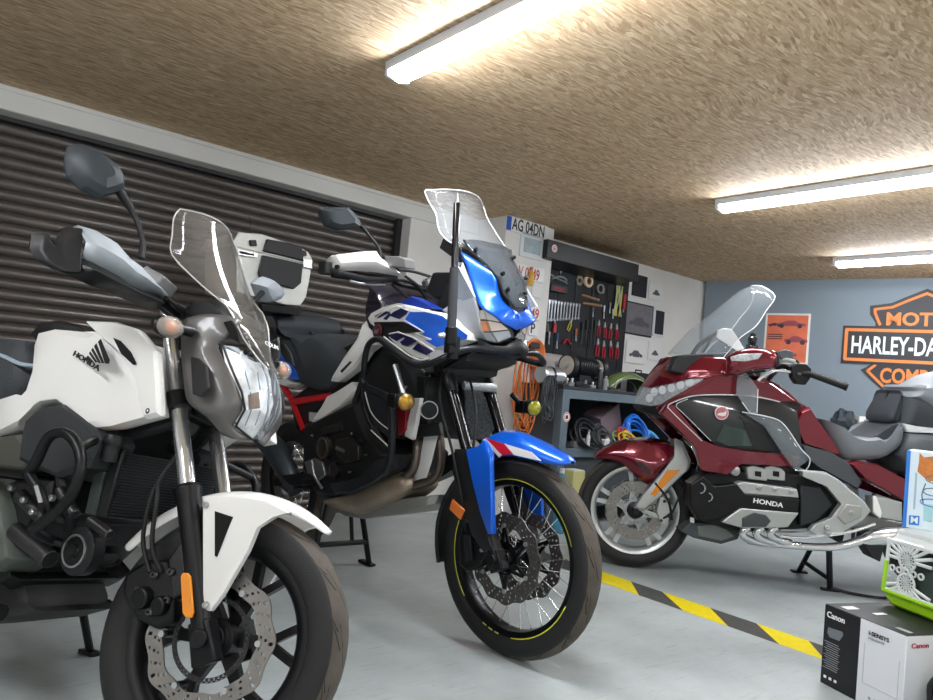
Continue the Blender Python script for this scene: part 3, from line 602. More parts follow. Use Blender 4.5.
# rear wheel, swing arm, stand, silencer (beyond the left edge of the view)
rw=rim_mesh('rear_wheel',T,Matrix.Translation((-1.525,0,.31)),.218,.06,BW,.03,lambda q:yspokes(q,6,.3)); tyre(rw,.31,.218,.16); disc(rw,.08,.12,-.06,.005,.004,10)
q=MB(); 
for s in (-1,1): bar(q,(-.98,s*.1,.36),(-1.54,s*.11,.31),.07,.05,.035,.03)
q.box((-1.05,0,.36),(.08,.23,.07)); q.box((-.78,0,.42),(.3,.22,.3)); q.build('swing_arm',SAT,T,bev=.006)
q=MB(); q.tube([(-.55,-.17,.25),(-.9,-.19,.27),(-1.1,-.2,.33)],.022,10); q.tube([(-1.08,-.2,.32),(-1.5,-.24,.5)],[.045,.055],16); q.build('silencer',SAT,T)
q=MB(); q.box((-1.35,0,.72),(.5,.2,.12)); q.build('tail_frame',BLK,T,bev=.02)
# side stand on the left reaching the floor
Wf=N.M@Vector((-.75,.3,.1)); Wf.z=.006; ft=N.M.inverted()@Wf
q=MB(); q.tube([(-.68,.14,.28),ft],.012,10); q.box(ft,(.06,.04,.012)); q.build('side_stand',SAT,T)
# ================= blue and white adventure motorcycle (middle) =================
A=Frame(1.847,1.842,-88,-2,5,27.5,.113)
T=thing('motorcycle','blue and white adventure motorcycle with black crash bars and tall clear screen in the middle','motorcycle',A.M)
def ap(p,y=None,x=None): return A.L(p,y,x)
def apx(pts,y): return [Vector((p.x,y,p.z)) for p in A.L(pts)]   # outline seen on the near or far edge, set on one plane
AS=A.S.inverted(); A3=A.S.to_3x3()
def as_(pts,yy=None): 
    r=[]
    for p in pts: y=p[2] if len(p)>2 else yy; c=AS@A.P(p[0],p[1],y=y,st=True); r.append(c)
    return r
def app(r,y=None,s=-1): return [A.S@Vector((p.x,(s*abs(p.y) if y is None else s*y),p.z)) for p in r]
BLU=mat('blue_metallic_paint','0a5fd8',.28,.35,coat=.8); NAV=mat('navy_paint','1b1a4a',.3,coat=.5); REDP=mat('red_paint','c01828',.3,coat=.5); DBLK=mat('deep_black','050505',.9)
YEL=mat('yellow_rim_tape','c9cc3a',.45); RIMB=mat('black_anodised_rim','131416',.3,.5); BRZ=mat('heat_tinted_steel','a69684',.34,.65,var=.3,vs=9)
RA=.3475
fw=rim_mesh('front_wheel',T,A.S@Matrix.Translation((0,0,RA)),.272,.036,RIMB,.022)
tyre(fw,RA,.272,.092,gw_=1.7)
for s in (-1,1):
    disc(fw,.108,.155,s*.062,.005,.0045,12,True,mat('dark_disc_steel','5e5b58',.4,.8,var=.2,vs=40))
    q=MB(); q.lathe([(.05,s*.062-.003),(.058,s*.062-.003),(.058,s*.062+.003),(.05,s*.062+.003)],(0,0,0),(0,1,0),24,closed=True)
    for k in range(6): a=2*PI*k/6+.3; bar(q,ang(.055,a,s*.064),ang(.112,a+.35,s*.064),.012,.009,.007,.006); bar(q,ang(.055,a+.5,s*.064),ang(.112,a+.35,s*.064),.012,.009,.007,.006)
    q.build('disc_carrier',RIMB,fw)
    bolts(fw,[ang(.112,2*PI*k/6+.65,s*.068) for k in range(6)],.008)
q=MB(); q.lathe([(.018,-.085),(.028,-.08),(.03,-.055),(.05,-.05),(.052,-.04),(.028,-.03),(.026,.03),(.052,.04),(.05,.05),(.03,.055),(.028,.08),(.018,.085)],(0,0,0),(0,1,0),28); q.build('hub',RIMB,fw)
q=MB(); q.cyl((0,0,.045),(0,0,.253),.0014,n=6); sp=q.build('wire_spoke',CHR,fw); q=MB(); q.cyl((0,0,.243),(0,0,.258),.0032,n=6); nip=q.build('nipple',CHR,fw)
n=32
for k in range(n):
    a=2*PI*k/n; s=1 if k%2 else -1; tl=.9*(1 if (k//2)%2 else -1)
    P1=Vector((math.cos(a)*.252,0,math.sin(a)*.252)); P0=Vector((math.cos(a+tl*.55)*.046,s*.038,math.sin(a+tl*.55)*.046)); d=_n(P1-P0)
    rot=d.to_track_quat('Z','Y').to_matrix().to_4x4(); Mx=Matrix.Translation(P1-d*.252)@rot
    ln=(P1-P0).length; 
    o=sp if k==0 else sp.copy(); 
    if k: COL.objects.link(o)
    o.matrix_local=Matrix.Translation(P0-d*.045*(ln/.208))@rot@Matrix.Diagonal((1,1,ln/.208,1))
    o=nip if k==0 else nip.copy()
    if k: COL.objects.link(o)
    o.matrix_local=Mx
# rim tape segments on both faces
for a0,a1 in ((.35,2.3),(2.85,3.9),(4.35,4.42),(4.46,4.53),(4.57,4.64),(4.85,5.9)):
    q=MB(); N_=max(2,int((a1-a0)/.08))
    for s in (-1,):
        q.grid([[ang(.2775,a0+(a1-a0)*k/N_,s*.0368),ang(.2705,a0+(a1-a0)*k/N_,s*.0362)] for k in range(N_+1)])
    q.build('rim_tape',YEL,fw,solid=.0006,recalc=False)
# forks: black lower tubes, clamps
for s in (-1,1):
    q=MB(); q.tube([A.fork(t,s*.11,r=RA) for t in (.1,.66)],.0225,20); q.build('fork_tube',mat('black_fork_coating','17181a',.18,.6,coat=.6),T)
    q=MB(); q.tube([A.fork(t,s*.11,r=RA) for t in (.63,.645,.76)],[.0265,.0275,.0275],20); q.build('fork_outer',SAT,T)
    q=MB(); q.tube([A.fork(t,s*.105,r=RA) for t in (-.03,.02,.12,.22)],[.026,.03,.027,.024],16); bar(q,A.fork(-.04,s*.105,r=RA),A.fork(.03,s*.105,r=RA),.06,.06,.04,.04); q.build('fork_bottom',SAT,T,bev=.004)
    q=MB(); q.tube([A.S@Vector((0,s*y,RA)) for y in (.07,.125,.128,.142)],[.016,.016,.021,.021],18); q.build('axle_nut',SAT,T,bev=.002)
q=MB(); a,b=A.fork(.71,-.13,r=RA),A.fork(.71,.13,r=RA); q.tube([a,(a+b)/2,b],.036,8,sq=.6); q.build('lower_clamp',BLK,T,bev=.006)
q=MB(); a,b=A.fork(.645,-.075,.035,r=RA),A.fork(.645,.105,.035,r=RA); q.tube([a,b],.019,10,sq=.6); q.build('silver_bridge',ALU,T,bev=.003)
# fender on the fork
fr=as_([(486,437,-.05),(494,432,-.03),(506,430,0),(523,432,0),(540,440,0),(557,449,0),(567,455,0),(573,461,0)])
fl=as_([(482,441,-.075),(490,466,-.08),(502,456,-.078),(515,456,-.075),(530,459,-.07),(545,463,-.062),(560,465,-.045),(571,464,-.015)])
rows=[]
for k in range(15):
    a=R(66+(112-66)*k/14) 
for i in range(8):
    c=fr[i]; e=fl[i] if i!=1 else as_([(490,452,-.08)])[0]; w=abs(e.y)
    crest=Vector((c.x,0,max(c.z,e.z+.01)))
    rows.append([Vector((e.x,-w,e.z)),Vector(((e.x*.7+crest.x*.3),-w*.97,e.z*.6+crest.z*.4)),Vector((e.x*.3+crest.x*.7,-w*.62,e.z*.15+crest.z*.85)),crest,Vector((e.x*.3+crest.x*.7,w*.62,e.z*.15+crest.z*.85)),Vector(((e.x*.7+crest.x*.3),w*.97,e.z*.6+crest.z*.4)),Vector((e.x,w,e.z))])
rows=[list(c) for c in zip(*[cr([r[i] for r in rows],3) for i in range(7)])]
q=MB(); q.grid([[A.S@p for p in r] for r in rows]); fd=q.build('front_fender',BLU,T,solid=.003,ang=40)
q=MB(); rows=[]
for k in range(16):
    a=R(104+(196-104)*k/15); rr=.375-.004*(k>11)*(k-11)
    rows.append([A.S@(Vector((0,0,RA))+ang(r_,a,y)) for y,r_ in ((-.062,rr-.03),(-.058,rr-.008),(-.03,rr),(.03,rr),(.058,rr-.008),(.062,rr-.03))])
q.grid(rows); q.build('rear_mudguard',BLK,T,solid=.003,ang=60)
def fork_panel(name,pts,yin,d,m,par,both=True):
    for s in ((-1,1) if both else (-1,)):
        P=app(as_(pts,-yin),yin,s); q=MB(); q.dome(P,[(1,-d*2),(1,0),(.92,d*.5)],A3@Vector((0,s,0))); q.build(name,m,par,ang=40)
fork_panel('fork_guard',[(466,450),(478,446),(484,440),(491,452),(491,466),(492,500),(493,534),(488,534),(480,512),(472,480)],.145,.008,BLU,T)
fork_panel('fork_guard_backing',[(455,449),(467,449),(474,485),(489,536),(492,548),(484,552),(472,535),(460,500),(452,470)],.135,.008,BLK,T)
for nm,pts,m in (('red_stripe',[(486,438),(504,444),(513,454),(502,455)],REDP),('white_stripe',[(504,443.5),(531,452),(541,461),(514,455)],WHT),('white_stripe',[(482.5,440),(485.5,438),(501.5,455),(499,457.5)],WHT),('navy_patch',[(481,441),(499,457),(492,463),(489,462)],NAV)):
    P=app(as_(pts,-.0815)); 
    q=MB(); q.prism(P,A3@Vector((0,.004,0))); q.build(nm,m,fd)
P=app(as_([(452,499),(464,510),(460,520),(449,509)],-.15)); q=MB(); q.prism(P,A3@Vector((0,.008,0))); q.build('side_reflector',mat('orange_reflector','c46a2c',.3,coat=.5),T,bev=.002)
C=app(as_([(463,522),(474,522),(484,535),(487,552),(480,566),(468,572),(459,566),(458,540)],-.1))
q=MB(); q.prism(C,A3@Vector((0,.05,0))); cl=q.build('brake_caliper',SAT,T,bev=.008)
bolts(cl,[A.P(*p,y=-.103,st=True) for p in ((478,534),(482,550),(468,520))],.008,A3@Vector((0,-1,0)),.01)
q=MB(); q.prism(app(as_([(463,535),(470,535),(472,560),(465,562)],-.112)),A3@Vector((0,.012,0))); q.build('caliper_cover',BLK,cl,bev=.003)
for k,pp in enumerate((((445,362,-.1),(440,400,-.14),(452,450,-.16),(462,500,-.14),(466,530,-.11)),((470,380,-.05),(476,410,-.09),(474,440,-.11),(470,470,-.12)),((430,375,-.08),(425,395,-.13),(432,420,-.14),(450,430,-.1)))):
    q=MB(); q.tube([A.P(a,b,y=c) for a,b,c in pp],.005,8,sm=6); q.build('brake_hose',HOSE,T)
# nose: blue beak surface built on the right half and mirrored
rows=[[(461,252,-.138),(466,254,-.12),(471,257,-.10)],
[(467,268,-.135),(480,268,-.105),(494,273,-.075)],
[(474,290,-.14),(486,290,-.105),(498,288,-.07)],
[(480,306,-.138),(492,303,-.10),(503,301,-.055)],
[(492,314,-.115),(503,310,-.07),(513,309,-.03)],
[(505,324,-.06),(511,319,-.035),(518,313,0)],
[(516,330,0),(518,326,0),(521,318,0)]]
G=[cr(ap(r),3) for r in rows]; G=[list(c) for c in zip(*[cr([r[i] for r in G],3) for i in range(len(G[0]))])]
q=MB(); q.grid(G).mirror(); bk=q.build('front_cowl',BLU,T,solid=.005,ang=45)
# nose body below and behind: white frame of the lamps, lamp lens, chin
rows=[[(462,262,-.135),(452,300,-.135),(442,310,-.13)],[(474,292,-.139),(460,305,-.14),(448,318,-.14)],[(478,309,-.138),(468,312,-.14),(456,322,-.14)],[(480,325,-.125),(472,322,-.135),(462,330,-.14)],[(485,340,-.10),(476,338,-.12),(470,340,-.13)]]
G=[cr(ap(r),3) for r in rows]; q=MB(); q.grid(G).mirror2(); q.build('lamp_surround',mat('pale_grey_plastic','a9adb2',.4,coat=.3),T,solid=.006,ang=40)
hr=[[(476,310,-.137),(485,309,-.12),(492,313,-.10)],[(477,320,-.13),(488,320,-.105),(503,323,-.06)],[(481,332,-.119),(492,332,-.09),(511,330,-.03)],[(488,341,-.092),(499,343,-.065),(514,337,-.01)]]
G=[ap(r) for r in hr]
q=MB(); q.grid([[p+Vector((.004,0,0)) for p in r] for r in G]).mirror2(); hl=q.build('headlight_lens',glassy('lamp_glass_dark','9da5aa',.12,.05),T,ang=40)
q=MB(); q.grid([[p+Vector((-.03,0,0)) for p in r] for r in G]).mirror2(); q.build('lamp_housing',BLK,T,ang=30)
for r_,c_,m in ((0,0,'f3e9dd'),(0,1,'f0e6dc'),(1,0,'e08a4c'),(1,1,'f1ddcd'),(2,0,'8f9498'),(2,1,'a9aeb2')):
    Q=[G[r_][c_],G[r_][c_+1],G[r_+1][c_+1],G[r_+1][c_]]; cc_=sum(Q,Vector())/4; Q=[cc_+(v-cc_)*.86+Vector((-.006,0,0)) for v in Q]
    q=MB(); q.prism(Q,(-.012,0,0)).mirror2(); q.build('lamp_cell',mat('lamp_cell_'+m,m,.25,.1,coat=.6),T)
q2=MB(); q2.grid([ap([(480,338,-.105),(492,345,-.08),(505,346,-.05),(517,339,0)]),ap([(478,352,-.10),(490,353,-.075),(504,354,-.045),(518,353,0)])]).mirror(); q2.build('chin',BLK,T,solid=.02,ang=30)
nb=ap([(462,258),(476,310),(484,340),(470,350),(440,345),(430,315),(445,285)],-.1)
q=MB(); q.dome(nb,[(.9,-.10),(.92,0),(.75,.02)],(0,-1,0)).mirror(); q.build('nose_frame',BLK,T,ang=40)
fi=apx([(436,346,-.1),(478,351,-.1),(500,354,0),(514,352,.1),(512,364,.1),(492,371,.1),(462,376,-.05),(438,376,-.1)],-.11); q=MB(); q.dome(fi,[(1,-.11),(1,0),(.9,.02)],(0,-1,0)).mirror(); q.build('inner_fairing',BLK,T,ang=40)
# screens
OR=[(444,188),(458,188),(475,194),(482,201),(485,213),(495,233),(511,255),(518,272),(520,280)]
SE=scr([(432,190),(425,191),(429,202),(436,214),(439,230),(447,240),(459,246)],OR,A,.04,.3)
L_=[Vector((p.x,-w,p.z)) for d,w,p in SE]
rows=[]
for i,p in enumerate(L_):
    bulge=min(.07,.45*abs(p.y))
    rows.append([Vector((p.x+bulge*(1-u*u),p.y*u,p.z+(.012 if i==0 else 0)*(1-u*u))) for u in [1,.8,.6,.4,.2,0,-.2,-.4,-.6,-.8,-1]])
rows=[list(c) for c in zip(*[cr([r[i] for r in rows],3) for i in range(11)])]
q=MB(); q.grid(rows); ws=q.build('windscreen',glassy('clear_screen','c9ced2',.1),T,solid=.003,ang=60)
edge=[r[0] for r in rows][::-1]+rows[0][1:-1]+[r[-1] for r in rows]
q=MB(); q.tube(edge,.0028,6); q.build('screen_edge',mat('pale_screen_edge','dde0e2',.2,coat=.5),ws)
sm_=[[(461,240,-.125),(475,240,-.07),(489,243,0)],[(468,251,-.11),(483,252,-.06),(497,255,0)],[(484,265,-.085),(494,266,-.045),(505,268,0)],[(496,279,-.07),(504,281,-.035),(512,282,0)],[(501,294,-.06),(508,296,-.03),(516,297,0)],[(511,306,-.035),(515,307,-.02),(520,307,0)]]
G=[cr([p+Vector((.012,0,0)) for p in ap(r)],3) for r in sm_]; q=MB(); q.grid(G).mirror(); sk=q.build('lower_screen',glassy('grey_smoked_plastic','4e555b',.78,.12),T,solid=.004,ang=60)
q=MB(); q.tube([g[0]+Vector((.002,0,0)) for g in G],.004,6).mirror2(); q.build('screen_trim',BLK,sk)
for p in ((470,250,-.1),(497,274,-.06),(502,290,-.045)): q=MB(); bolt(q,A.P(p[0]+2,p[1],y=p[2])+Vector((.02,0,0)),.008,(1,-.4,.3),.012); q.mirror2(); q.build('bolt',SAT,sk)
q=MB(); q.prism(ap([(459,268),(464,278),(475,297),(463,300),(452,298)],-.16),(0,.004,0)).mirror2(); q.build('side_deflector',glassy('deflector_plastic','8f9dab',.4,.05),T)
q=MB(); q.tube(ap([(459,267),(466,280),(475,297)],-.163),.0028,6).mirror2(); q.build('deflector_edge',mat('pale_screen_edge','dde0e2',.2,coat=.5),T)
q=MB(); q.prism(ap([(443,238),(461,248),(463,262),(458,262),(439,248)],-.12),(0,.09,0)); q.build('phone_visor',BLK,T,bev=.004)
# side panels
ol=[(369,318),(372,313),(385,306),(398,303),(412,306),(424,309),(443,314),(451,320),(469,334),(469,340),(450,346),(437,350),(431,361),(420,363),(410,360),(397,350),(384,339),(379,329),(371,323)]
def fy(px,o=0): return -.225+o+max(0,(px-425)/44)*.075
q=MB(); q.dome(ap([(a,b,fy(a)) for a,b in ol]),[(1,-.05),(1,0),(.95,.014),(.8,.02)],(0,-1,0)).mirror2(); sp_=q.build('side_fairing',WHT,T,ang=30)
def decal(pts,m,nm,y=-.257,par=None): q=MB(); q.prism(ap([(a,b,fy(a,-.024)) for a,b in pts]),(0,.003,0)); return q.build(nm,m,par or sp_)
decal([(410,312),(425,312),(442,316),(451,323),(467,335),(466,339),(450,343),(437,347),(426,341),(424,338),(431,340),(416,333),(424,335),(404,321)],BLU,'blue_panel')
for pts in ([(393,312),(403,307),(409,312),(399,319),(390,316)],[(374,316),(384,311),(390,312),(378,318)],[(383,319),(389,313),(391,314),(386,320)],[(389,335),(397,333),(403,337),(396,341),(391,338)],[(400,342),(408,336),(417,341),(407,346),(402,345)],[(412,349),(418,343),(433,351),(426,355)],[(398,334),(405,333),(413,338),(408,340)]): decal(pts,NAV,'navy_graphic')
decal([(374,322),(403,321.5),(423,332),(408,333),(393,332),(388,337),(396,345),(414,357),(430,359.5),(423,362),(408,358),(392,347),(381,337),(375,329)],BLK,'black_vent',par=None)
decal([(378,324.5),(402,324),(412,330),(404,329.5),(394,328),(382,328)],DBLK,'vent_opening')
for pp in (((375,318),(385,311),(398,306),(409,311),(404,320),(424,332),(415,333),(431,339.5),(424,339)),((389,334),(398,332),(412,337),(424,344),(434,351))): q=MB(); q.tube(ap([(a,b,fy(a,-.027)) for a,b in pp]),.0028,6); q.build('white_pinstripe',WHT,sp_)

q=MB(); q.tube(ap([(384,337),(396,346),(410,356),(421,360),(430,358)],-.25),.004,6,sm=4); q.build('white_pinstripe',WHT,sp_)
c=A.P(378,331,y=-.255); q=MB(); q.lathe([(.028,0),(.028,.006),(.022,.008)],c,(0,-1,0),24); em=q.build('round_emblem',mat('dark_red_emblem','4a1c22',.3,coat=.5),sp_)
q=MB(); q.prism([c+Vector((a*.001,-.0085,b*.001)) for a,b in ((-14,-10),(8,-12),(12,-6),(16,10),(10,6),(2,3),(-8,6),(-12,0))],(0,-.001,0)); q.build('emblem_wing',mat('dull_silver','9a8f8c',.3,.6),em)
# black belly of the panel, tank, white side strip
q=MB(); q.dome(apx([(367,314,-.18),(369,300,-.18),(378,286,-.15),(400,281,0),(425,288,.12),(440,300,.12),(440,318,.1),(430,340,0),(400,345,-.1),(372,335,-.18)],-.08),[(1,-.08),(1,0),(.96,.05),(.88,.10),(.75,.12)],(0,-1,0),2).mirror(); q.build('fuel_tank',mat('dark_violet_black','242330',.22,coat=.6),T,ang=40)
q=MB(); q.dome(ap([(398,304),(412,296),(424,301),(438,309),(424,309),(412,306)],-.2),[(.9,-.04),(1,0),(.85,.01)],(0,-1,0)).mirror2(); q.build('tank_blue_edge',mat('deep_blue_paint','13318c',.3,coat=.5),T,ang=30)
q=MB(); q.dome(ap([(366,321),(374,327),(375,345),(366,352),(356,368),(338,382),(331,381),(345,358),(360,337)],-.19),[(1,-.04),(1,0),(.85,.012)],(0,-1,0)).mirror2(); q.build('seat_side_panel',WHT,T,ang=30)
q=MB(); q.prism(ap([(340,371),(350,361),(352,362),(342,373)],-.2025),(0,.002,0)); q.build('panel_slot',BLK,T)
q=MB(); q.dome(ap([(352,382),(358,390),(344,405),(327,417),(318,422),(312,422),(322,407),(328,396),(338,391)],-.17),[(1,-.04),(1,0),(.85,.01)],(0,-1,0)).mirror2(); q.build('lower_side_panel',WHT,T,ang=30)
q=MB(); q.prism(ap([(309,412),(318,413),(317,422),(309,421)],-.17),(0,.003,0)); q.build('silver_sticker',mat('silver_sticker','9a9a98',.4),T)
# seat, tail
q=MB(); q.dome(apx([(279,336,-.12),(300,340,-.1),(320,340,0),(336,337,.1),(350,345,.1),(363,336,.1),(362,350,-.05),(350,362,-.15),(338,380,-.17),(322,393,-.17),(300,387,-.17),(288,368,-.17),(272,347,-.17)],-.06),[(1,-.06),(1,0),(.97,.06),(.9,.1),(.7,.12)],(0,-1,0),2).mirror(); se=q.build('seat',LEA,T,ang=75)
q=MB(); q.dome(apx([(279,337,-.17),(285,323,-.15),(300,315,-.05),(318,316,.1),(333,326,.16),(336,338,.16),(320,341,.0),(300,341,-.1)],-.06),[(1,-.06),(1,0),(.97,.06),(.88,.1),(.7,.125)],(0,-1,0),3).mirror(); q.build('seat_hump',LEA,se,ang=75)
q=MB(); q.dome(apx([(258,314,-.14),(273,308,-.05),(297,311,.14),(290,322,.14),(278,336,-.1),(270,345,-.14),(258,330,-.14)],-.06),[(1,-.06),(1,0),(.95,.06),(.8,.09)],(0,-1,0),3).mirror(); q.build('pillion_seat',LEA,se,ang=75)
q=MB(); q.dome(ap([(266,352),(281,350),(288,353),(302,375),(301,380),(291,380),(268,366)],-.17),[(1,-.05),(1,0),(.8,.012)],(0,-1,0)).mirror2(); q.build('tail_panel',BLU,T,ang=30)
q=MB(); q.dome(ap([(262,366),(268,366),(291,380),(299,384),(290,388),(262,378)],-.16),[(1,-.05),(1,0),(.8,.012)],(0,-1,0)).mirror2(); q.build('tail_lower_panel',WHT,T,ang=30)
RED=mat('red_frame_paint','c8141e',.3,coat=.4)
for pp in (((278,380),(285,388),(293,402),(304,430)),((294,402),(312,399),(331,396))): q=MB(); q.tube(ap(pp,-.13),.017 if len(pp)>2 else .012,10,sq=.8).mirror2(); q.build('rear_subframe',RED,T)
# top box
def bxp(pts,x): return ap(pts,None,x)
X0=-1.52; c1=A.P(313,258,x=X0); c0=A.P(236,243,x=X0); yb=c1.y; yl=c0.y
def bx(pts,x,dep,m,nm,par,bev=.004,inset=1):
    P=ap(pts,None,x); q=MB(); q.dome(P,[(1,-dep),(1,0),(inset,.004)],(1,0,0)); return q.build(nm,m,par,bev=bev)
ALB=mat('brushed_aluminium','b9bab4',.35,.6,var=.1,vs=30)
bd_=tb=bx([(236,246),(312,263),(306,297),(300,306),(286,305),(236,292)],X0,.38,ALB,'top_box',T,.008)
bx([(232,243),(238,232),(262,234),(300,247),(308,252),(313,261),(312,266),(236,247)],X0+.004,.39,ALB,'box_lid',tb,.01)
bx([(264,249),(267,239),(290,243),(302,248),(304,261),(263,251)],X0+.02,.03,BLK,'lid_panel',tb,.008)
bx([(263,255),(303,264),(301,283),(294,289),(261,281),(259,272)],X0+.02,.03,BLK,'front_panel',tb,.01)
for pts in ([(238,249),(257,253),(257,258),(238,255)],[(303,258),(312,260),(312,269),(303,267)]): bx(pts,X0+.015,.02,CHR,'latch',tb,.002)
bx([(240,251),(254,254),(254,256),(240,253.5)],X0+.018,.004,DBLK,'latch_slot',tb,0)
for pts in ([(250,240),(256,240),(257,246),(251,246)],[(302,250),(306,251),(307,256),(303,256)]): bx(pts,X0+.02,.03,BLK,'hinge',tb,.002)
q=MB(); q.tube(ap([(250,243),(251,230),(249,216)],None,X0),.0018,6); q.build('radio_aerial',BLK,T)
P_=ap([(262,304),(300,308),(300,316),(262,311)],None,X0+.02); q=MB(); q.dome(P_,[(1,-.36),(1,0)],(1,0,0)); q.build('rear_rack',SAT,T,bev=.004)
# handlebar group (turned with the bars)
cc=as_([(400,284,-.1),(390,278,-.2),(375,277,-.27),(340,272,-.42)]); cl_=[Vector((p.x,p.y,p.z)) for p in cc]
full=[A.S@p for p in cl_[::-1]]+[A.S@Vector((p.x,-p.y,p.z)) for p in cl_]
q=MB(); q.tube(full,.0125,12); q.build('handlebar',SAT,T)
for s in (-1,1):
    up=as_([(328,262,-.46),(336,255,-.45),(358,252,-.38),(376,251,-.32),(381,258,-.29),(393,267,-.24),(400,273,-.21)])
    lo=as_([(328,270,-.46),(340,271,-.44),(356,271,-.38),(370,272,-.32),(380,273,-.29),(390,275,-.24),(398,276,-.21)])
    U=app(up,None,s); Lw=app(lo,None,s); off=A3@Vector((.025,0,0))
    q=MB(); q.grid([[p-off*1.2 for p in U],U,[(a+b)/2+off*.8 for a,b in zip(U,Lw)],Lw]); gd=q.build('hand_guard',WHT,T,solid=.005,ang=30)
    bp=app(as_([(324,268,-.475),(345,275,-.44),(367,279,-.33),(385,280,-.26),(397,279,-.2)]),None,s)
    q=MB(); q.tube([bp[0],bp[0]*.3+bp[1]*.7,bp[2],bp[3],bp[4]],.011,10,sq=.6); q.build('guard_bar',BLK,gd)
    q=MB(); q.box(app(as_([(325,268,-.475)]),None,s)[0],(.05,.03,.05),A3); q.build('guard_end',BLK,gd,bev=.006)
    q=MB(); bolt(q,app(as_([(333,267,-.455)]),None,s)[0]+off,.008,A3@Vector((1,0,0)),.012); q.build('bolt',SAT,gd)
    g=app(as_([(336,273,-.44),(368,278,-.31)]),None,s); q=MB(); q.tube([p-off for p in g],.017,12); q.build('grip',HOSE,T)
    g=app(as_([(385,284,-.25),(365,284,-.32),(350,281,-.37)]),None,s); q=MB(); q.tube(g,[.007,.005,.006],8,sm=4); q.build('brake_lever' if s<0 else 'clutch_lever',ALU,T)
    st=app(as_([(380,258,-.28),(379,248,-.285),(369,235,-.32),(361,225,-.35)]),None,s); q=MB(); q.tube(st,[.008,.0065,.0065,.01],10,sm=4); mr=q.build('mirror',SAT,T)
    ms=app(as_([(318,209,-.46),(327,206.5,-.44),(348,207,-.39),(354,213,-.37),(361,222,-.35),(360,227,-.36),(350,229,-.38),(338,230,-.41),(325,226,-.44),(320,217,-.455)]),None,s)
    q=MB(); q.dome(ms,[(.96,-.02),(1,-.008),(.92,.012),(.6,.03)],A3@Vector((1,s*.3,0))); q.build('mirror_housing',mat('dark_mirror_shell','30363a',.5,bump=.1,bs=300),mr,ang=25)
    q=MB(); q.dome(ms,[(.9,-.021),(.9,-.023)],A3@Vector((1,s*.3,0))); q.build('mirror_glass',mat('mirror_glass','aab0b4',.05,1),mr)
q=MB(); q.prism(ap([(384,256),(398,256),(405,259),(405,268),(386,266)],-.26),(0,.05,0)); q.build('brake_fluid_reservoir',mat('reservoir_grey','767675',.5,.2),T,bev=.004)
c=A.P(434,282,y=-.05); q=MB(); q.lathe([(.05,-.01),(.05,.012),(.04,.02),(0,.022)],c,(-.2,-.3,1),24); q.build('ignition_cover',CHR,T)
q=MB(); q.prism(ap([(432,272),(452,272),(454,292),(436,300),(425,292)],-.1),(0,.2,0)); q.build('instrument_panel',BLK,T,bev=.01)
for k,pp in enumerate((((395,280,-.18),(410,282,-.12),(425,296,-.05)),((392,284,-.16),(405,296,-.1),(415,303,-.05)),((405,276,-.16),(420,288,-.1),(428,305,-.06)),((398,270,-.2),(415,272,-.12),(440,280,-.05)))): q=MB(); q.tube([A.P(a,b,y=c_) for a,b,c_ in pp],.006,8,sm=5); q.build('control_cable',HOSE,T)
# crash bars
BAR=mat('crash_bar_coating','202225',.35,.4)
pA=[(355,402,-.24),(363,378,-.27),(365,358,-.28),(369,344,-.28),(378,339,-.285),(387,345,-.29),(405,359,-.29),(417,365,-.285),(429,364,-.275),(446,357,-.25),(463,350,-.20),(480,348.5,-.14),(496,351,-.07)]
P=ap(pA); front=[Vector((P[-1].x+.02,0,P[-1].z-.01))]
far=[Vector((p.x,-p.y,p.z)) for p in P[9:]][::-1]+[Vector((P[9].x-.10,.2,P[9].z+.02)),Vector((P[9].x-.25,.15,P[9].z+.03))]
q=MB(); q.tube(cr(P+front+far,5),.0125,12); cb=q.build('crash_bar',BAR,T)
q=MB(); q.tube(ap([(363,374),(365,386),(378,392),(391,402),(392,430),(391,455),(386,474)],-.27),.0145,12,sm=4).mirror2(); q.build('lower_crash_bar',BAR,T)
q=MB(); q.tube(ap([(362,380,-.27),(366,410,-.26),(378,435,-.25),(390,452,-.26)]),.011,10,sm=4).mirror2(); q.build('crash_bar_brace',BAR,T)
q=MB(); q.prism(ap([(364,388),(380,394),(389,404),(390,440),(372,422)],-.262),(0,.004,0)).mirror2(); q.build('bar_infill_plate',mat('dark_plate','1e2024',.45),T)
q=MB(); q.tube(ap([(365,392),(370,410),(378,421),(388,429)],-.275),.0025,6,sm=3); q.build('plate_pinstripe',WHT,T)
q=MB(); q.tube(ap([(371,430),(388,446)],-.275),.003,6); q.build('plate_lettering_strip',WHT,T)
# fog lamps
for (x_,y_,s,nm) in ((406,402,-.3,'amber'),(534,408,.27,'yellow')):
    c=A.P(x_,y_,y=s); q=MB(); q.lathe([(.018,-.05),(.03,-.04),(.033,0),(.03,.004)],c,(1,-.35,-.05),24); fo=q.build('fog_lamp',BLK,T)
    q=MB(); q.lathe([(.029,.004),(.02,.012),(0,.015)],c,(1,-.35,-.05),24); q.build('lamp_lens',mat('yellow_lens_'+nm,'b98a1e' if s<0 else 'b5b02a',.15,.3,coat=.8,var=.5,vs=80),fo)
    b=c+Vector((-.06,0,.0)); q=MB(); q.tube([b,b+Vector((-.02,-s*.2,.05))],.012,8); q.box(b,(.05,.05,.05)); q.build('lamp_bracket',SAT,fo,bev=.003)
q=MB(); q.tube(ap([(395,365,-.29),(401,385,-.29),(404,396,-.29)]),.011,10); q.build('chrome_clamp',ALU,T)
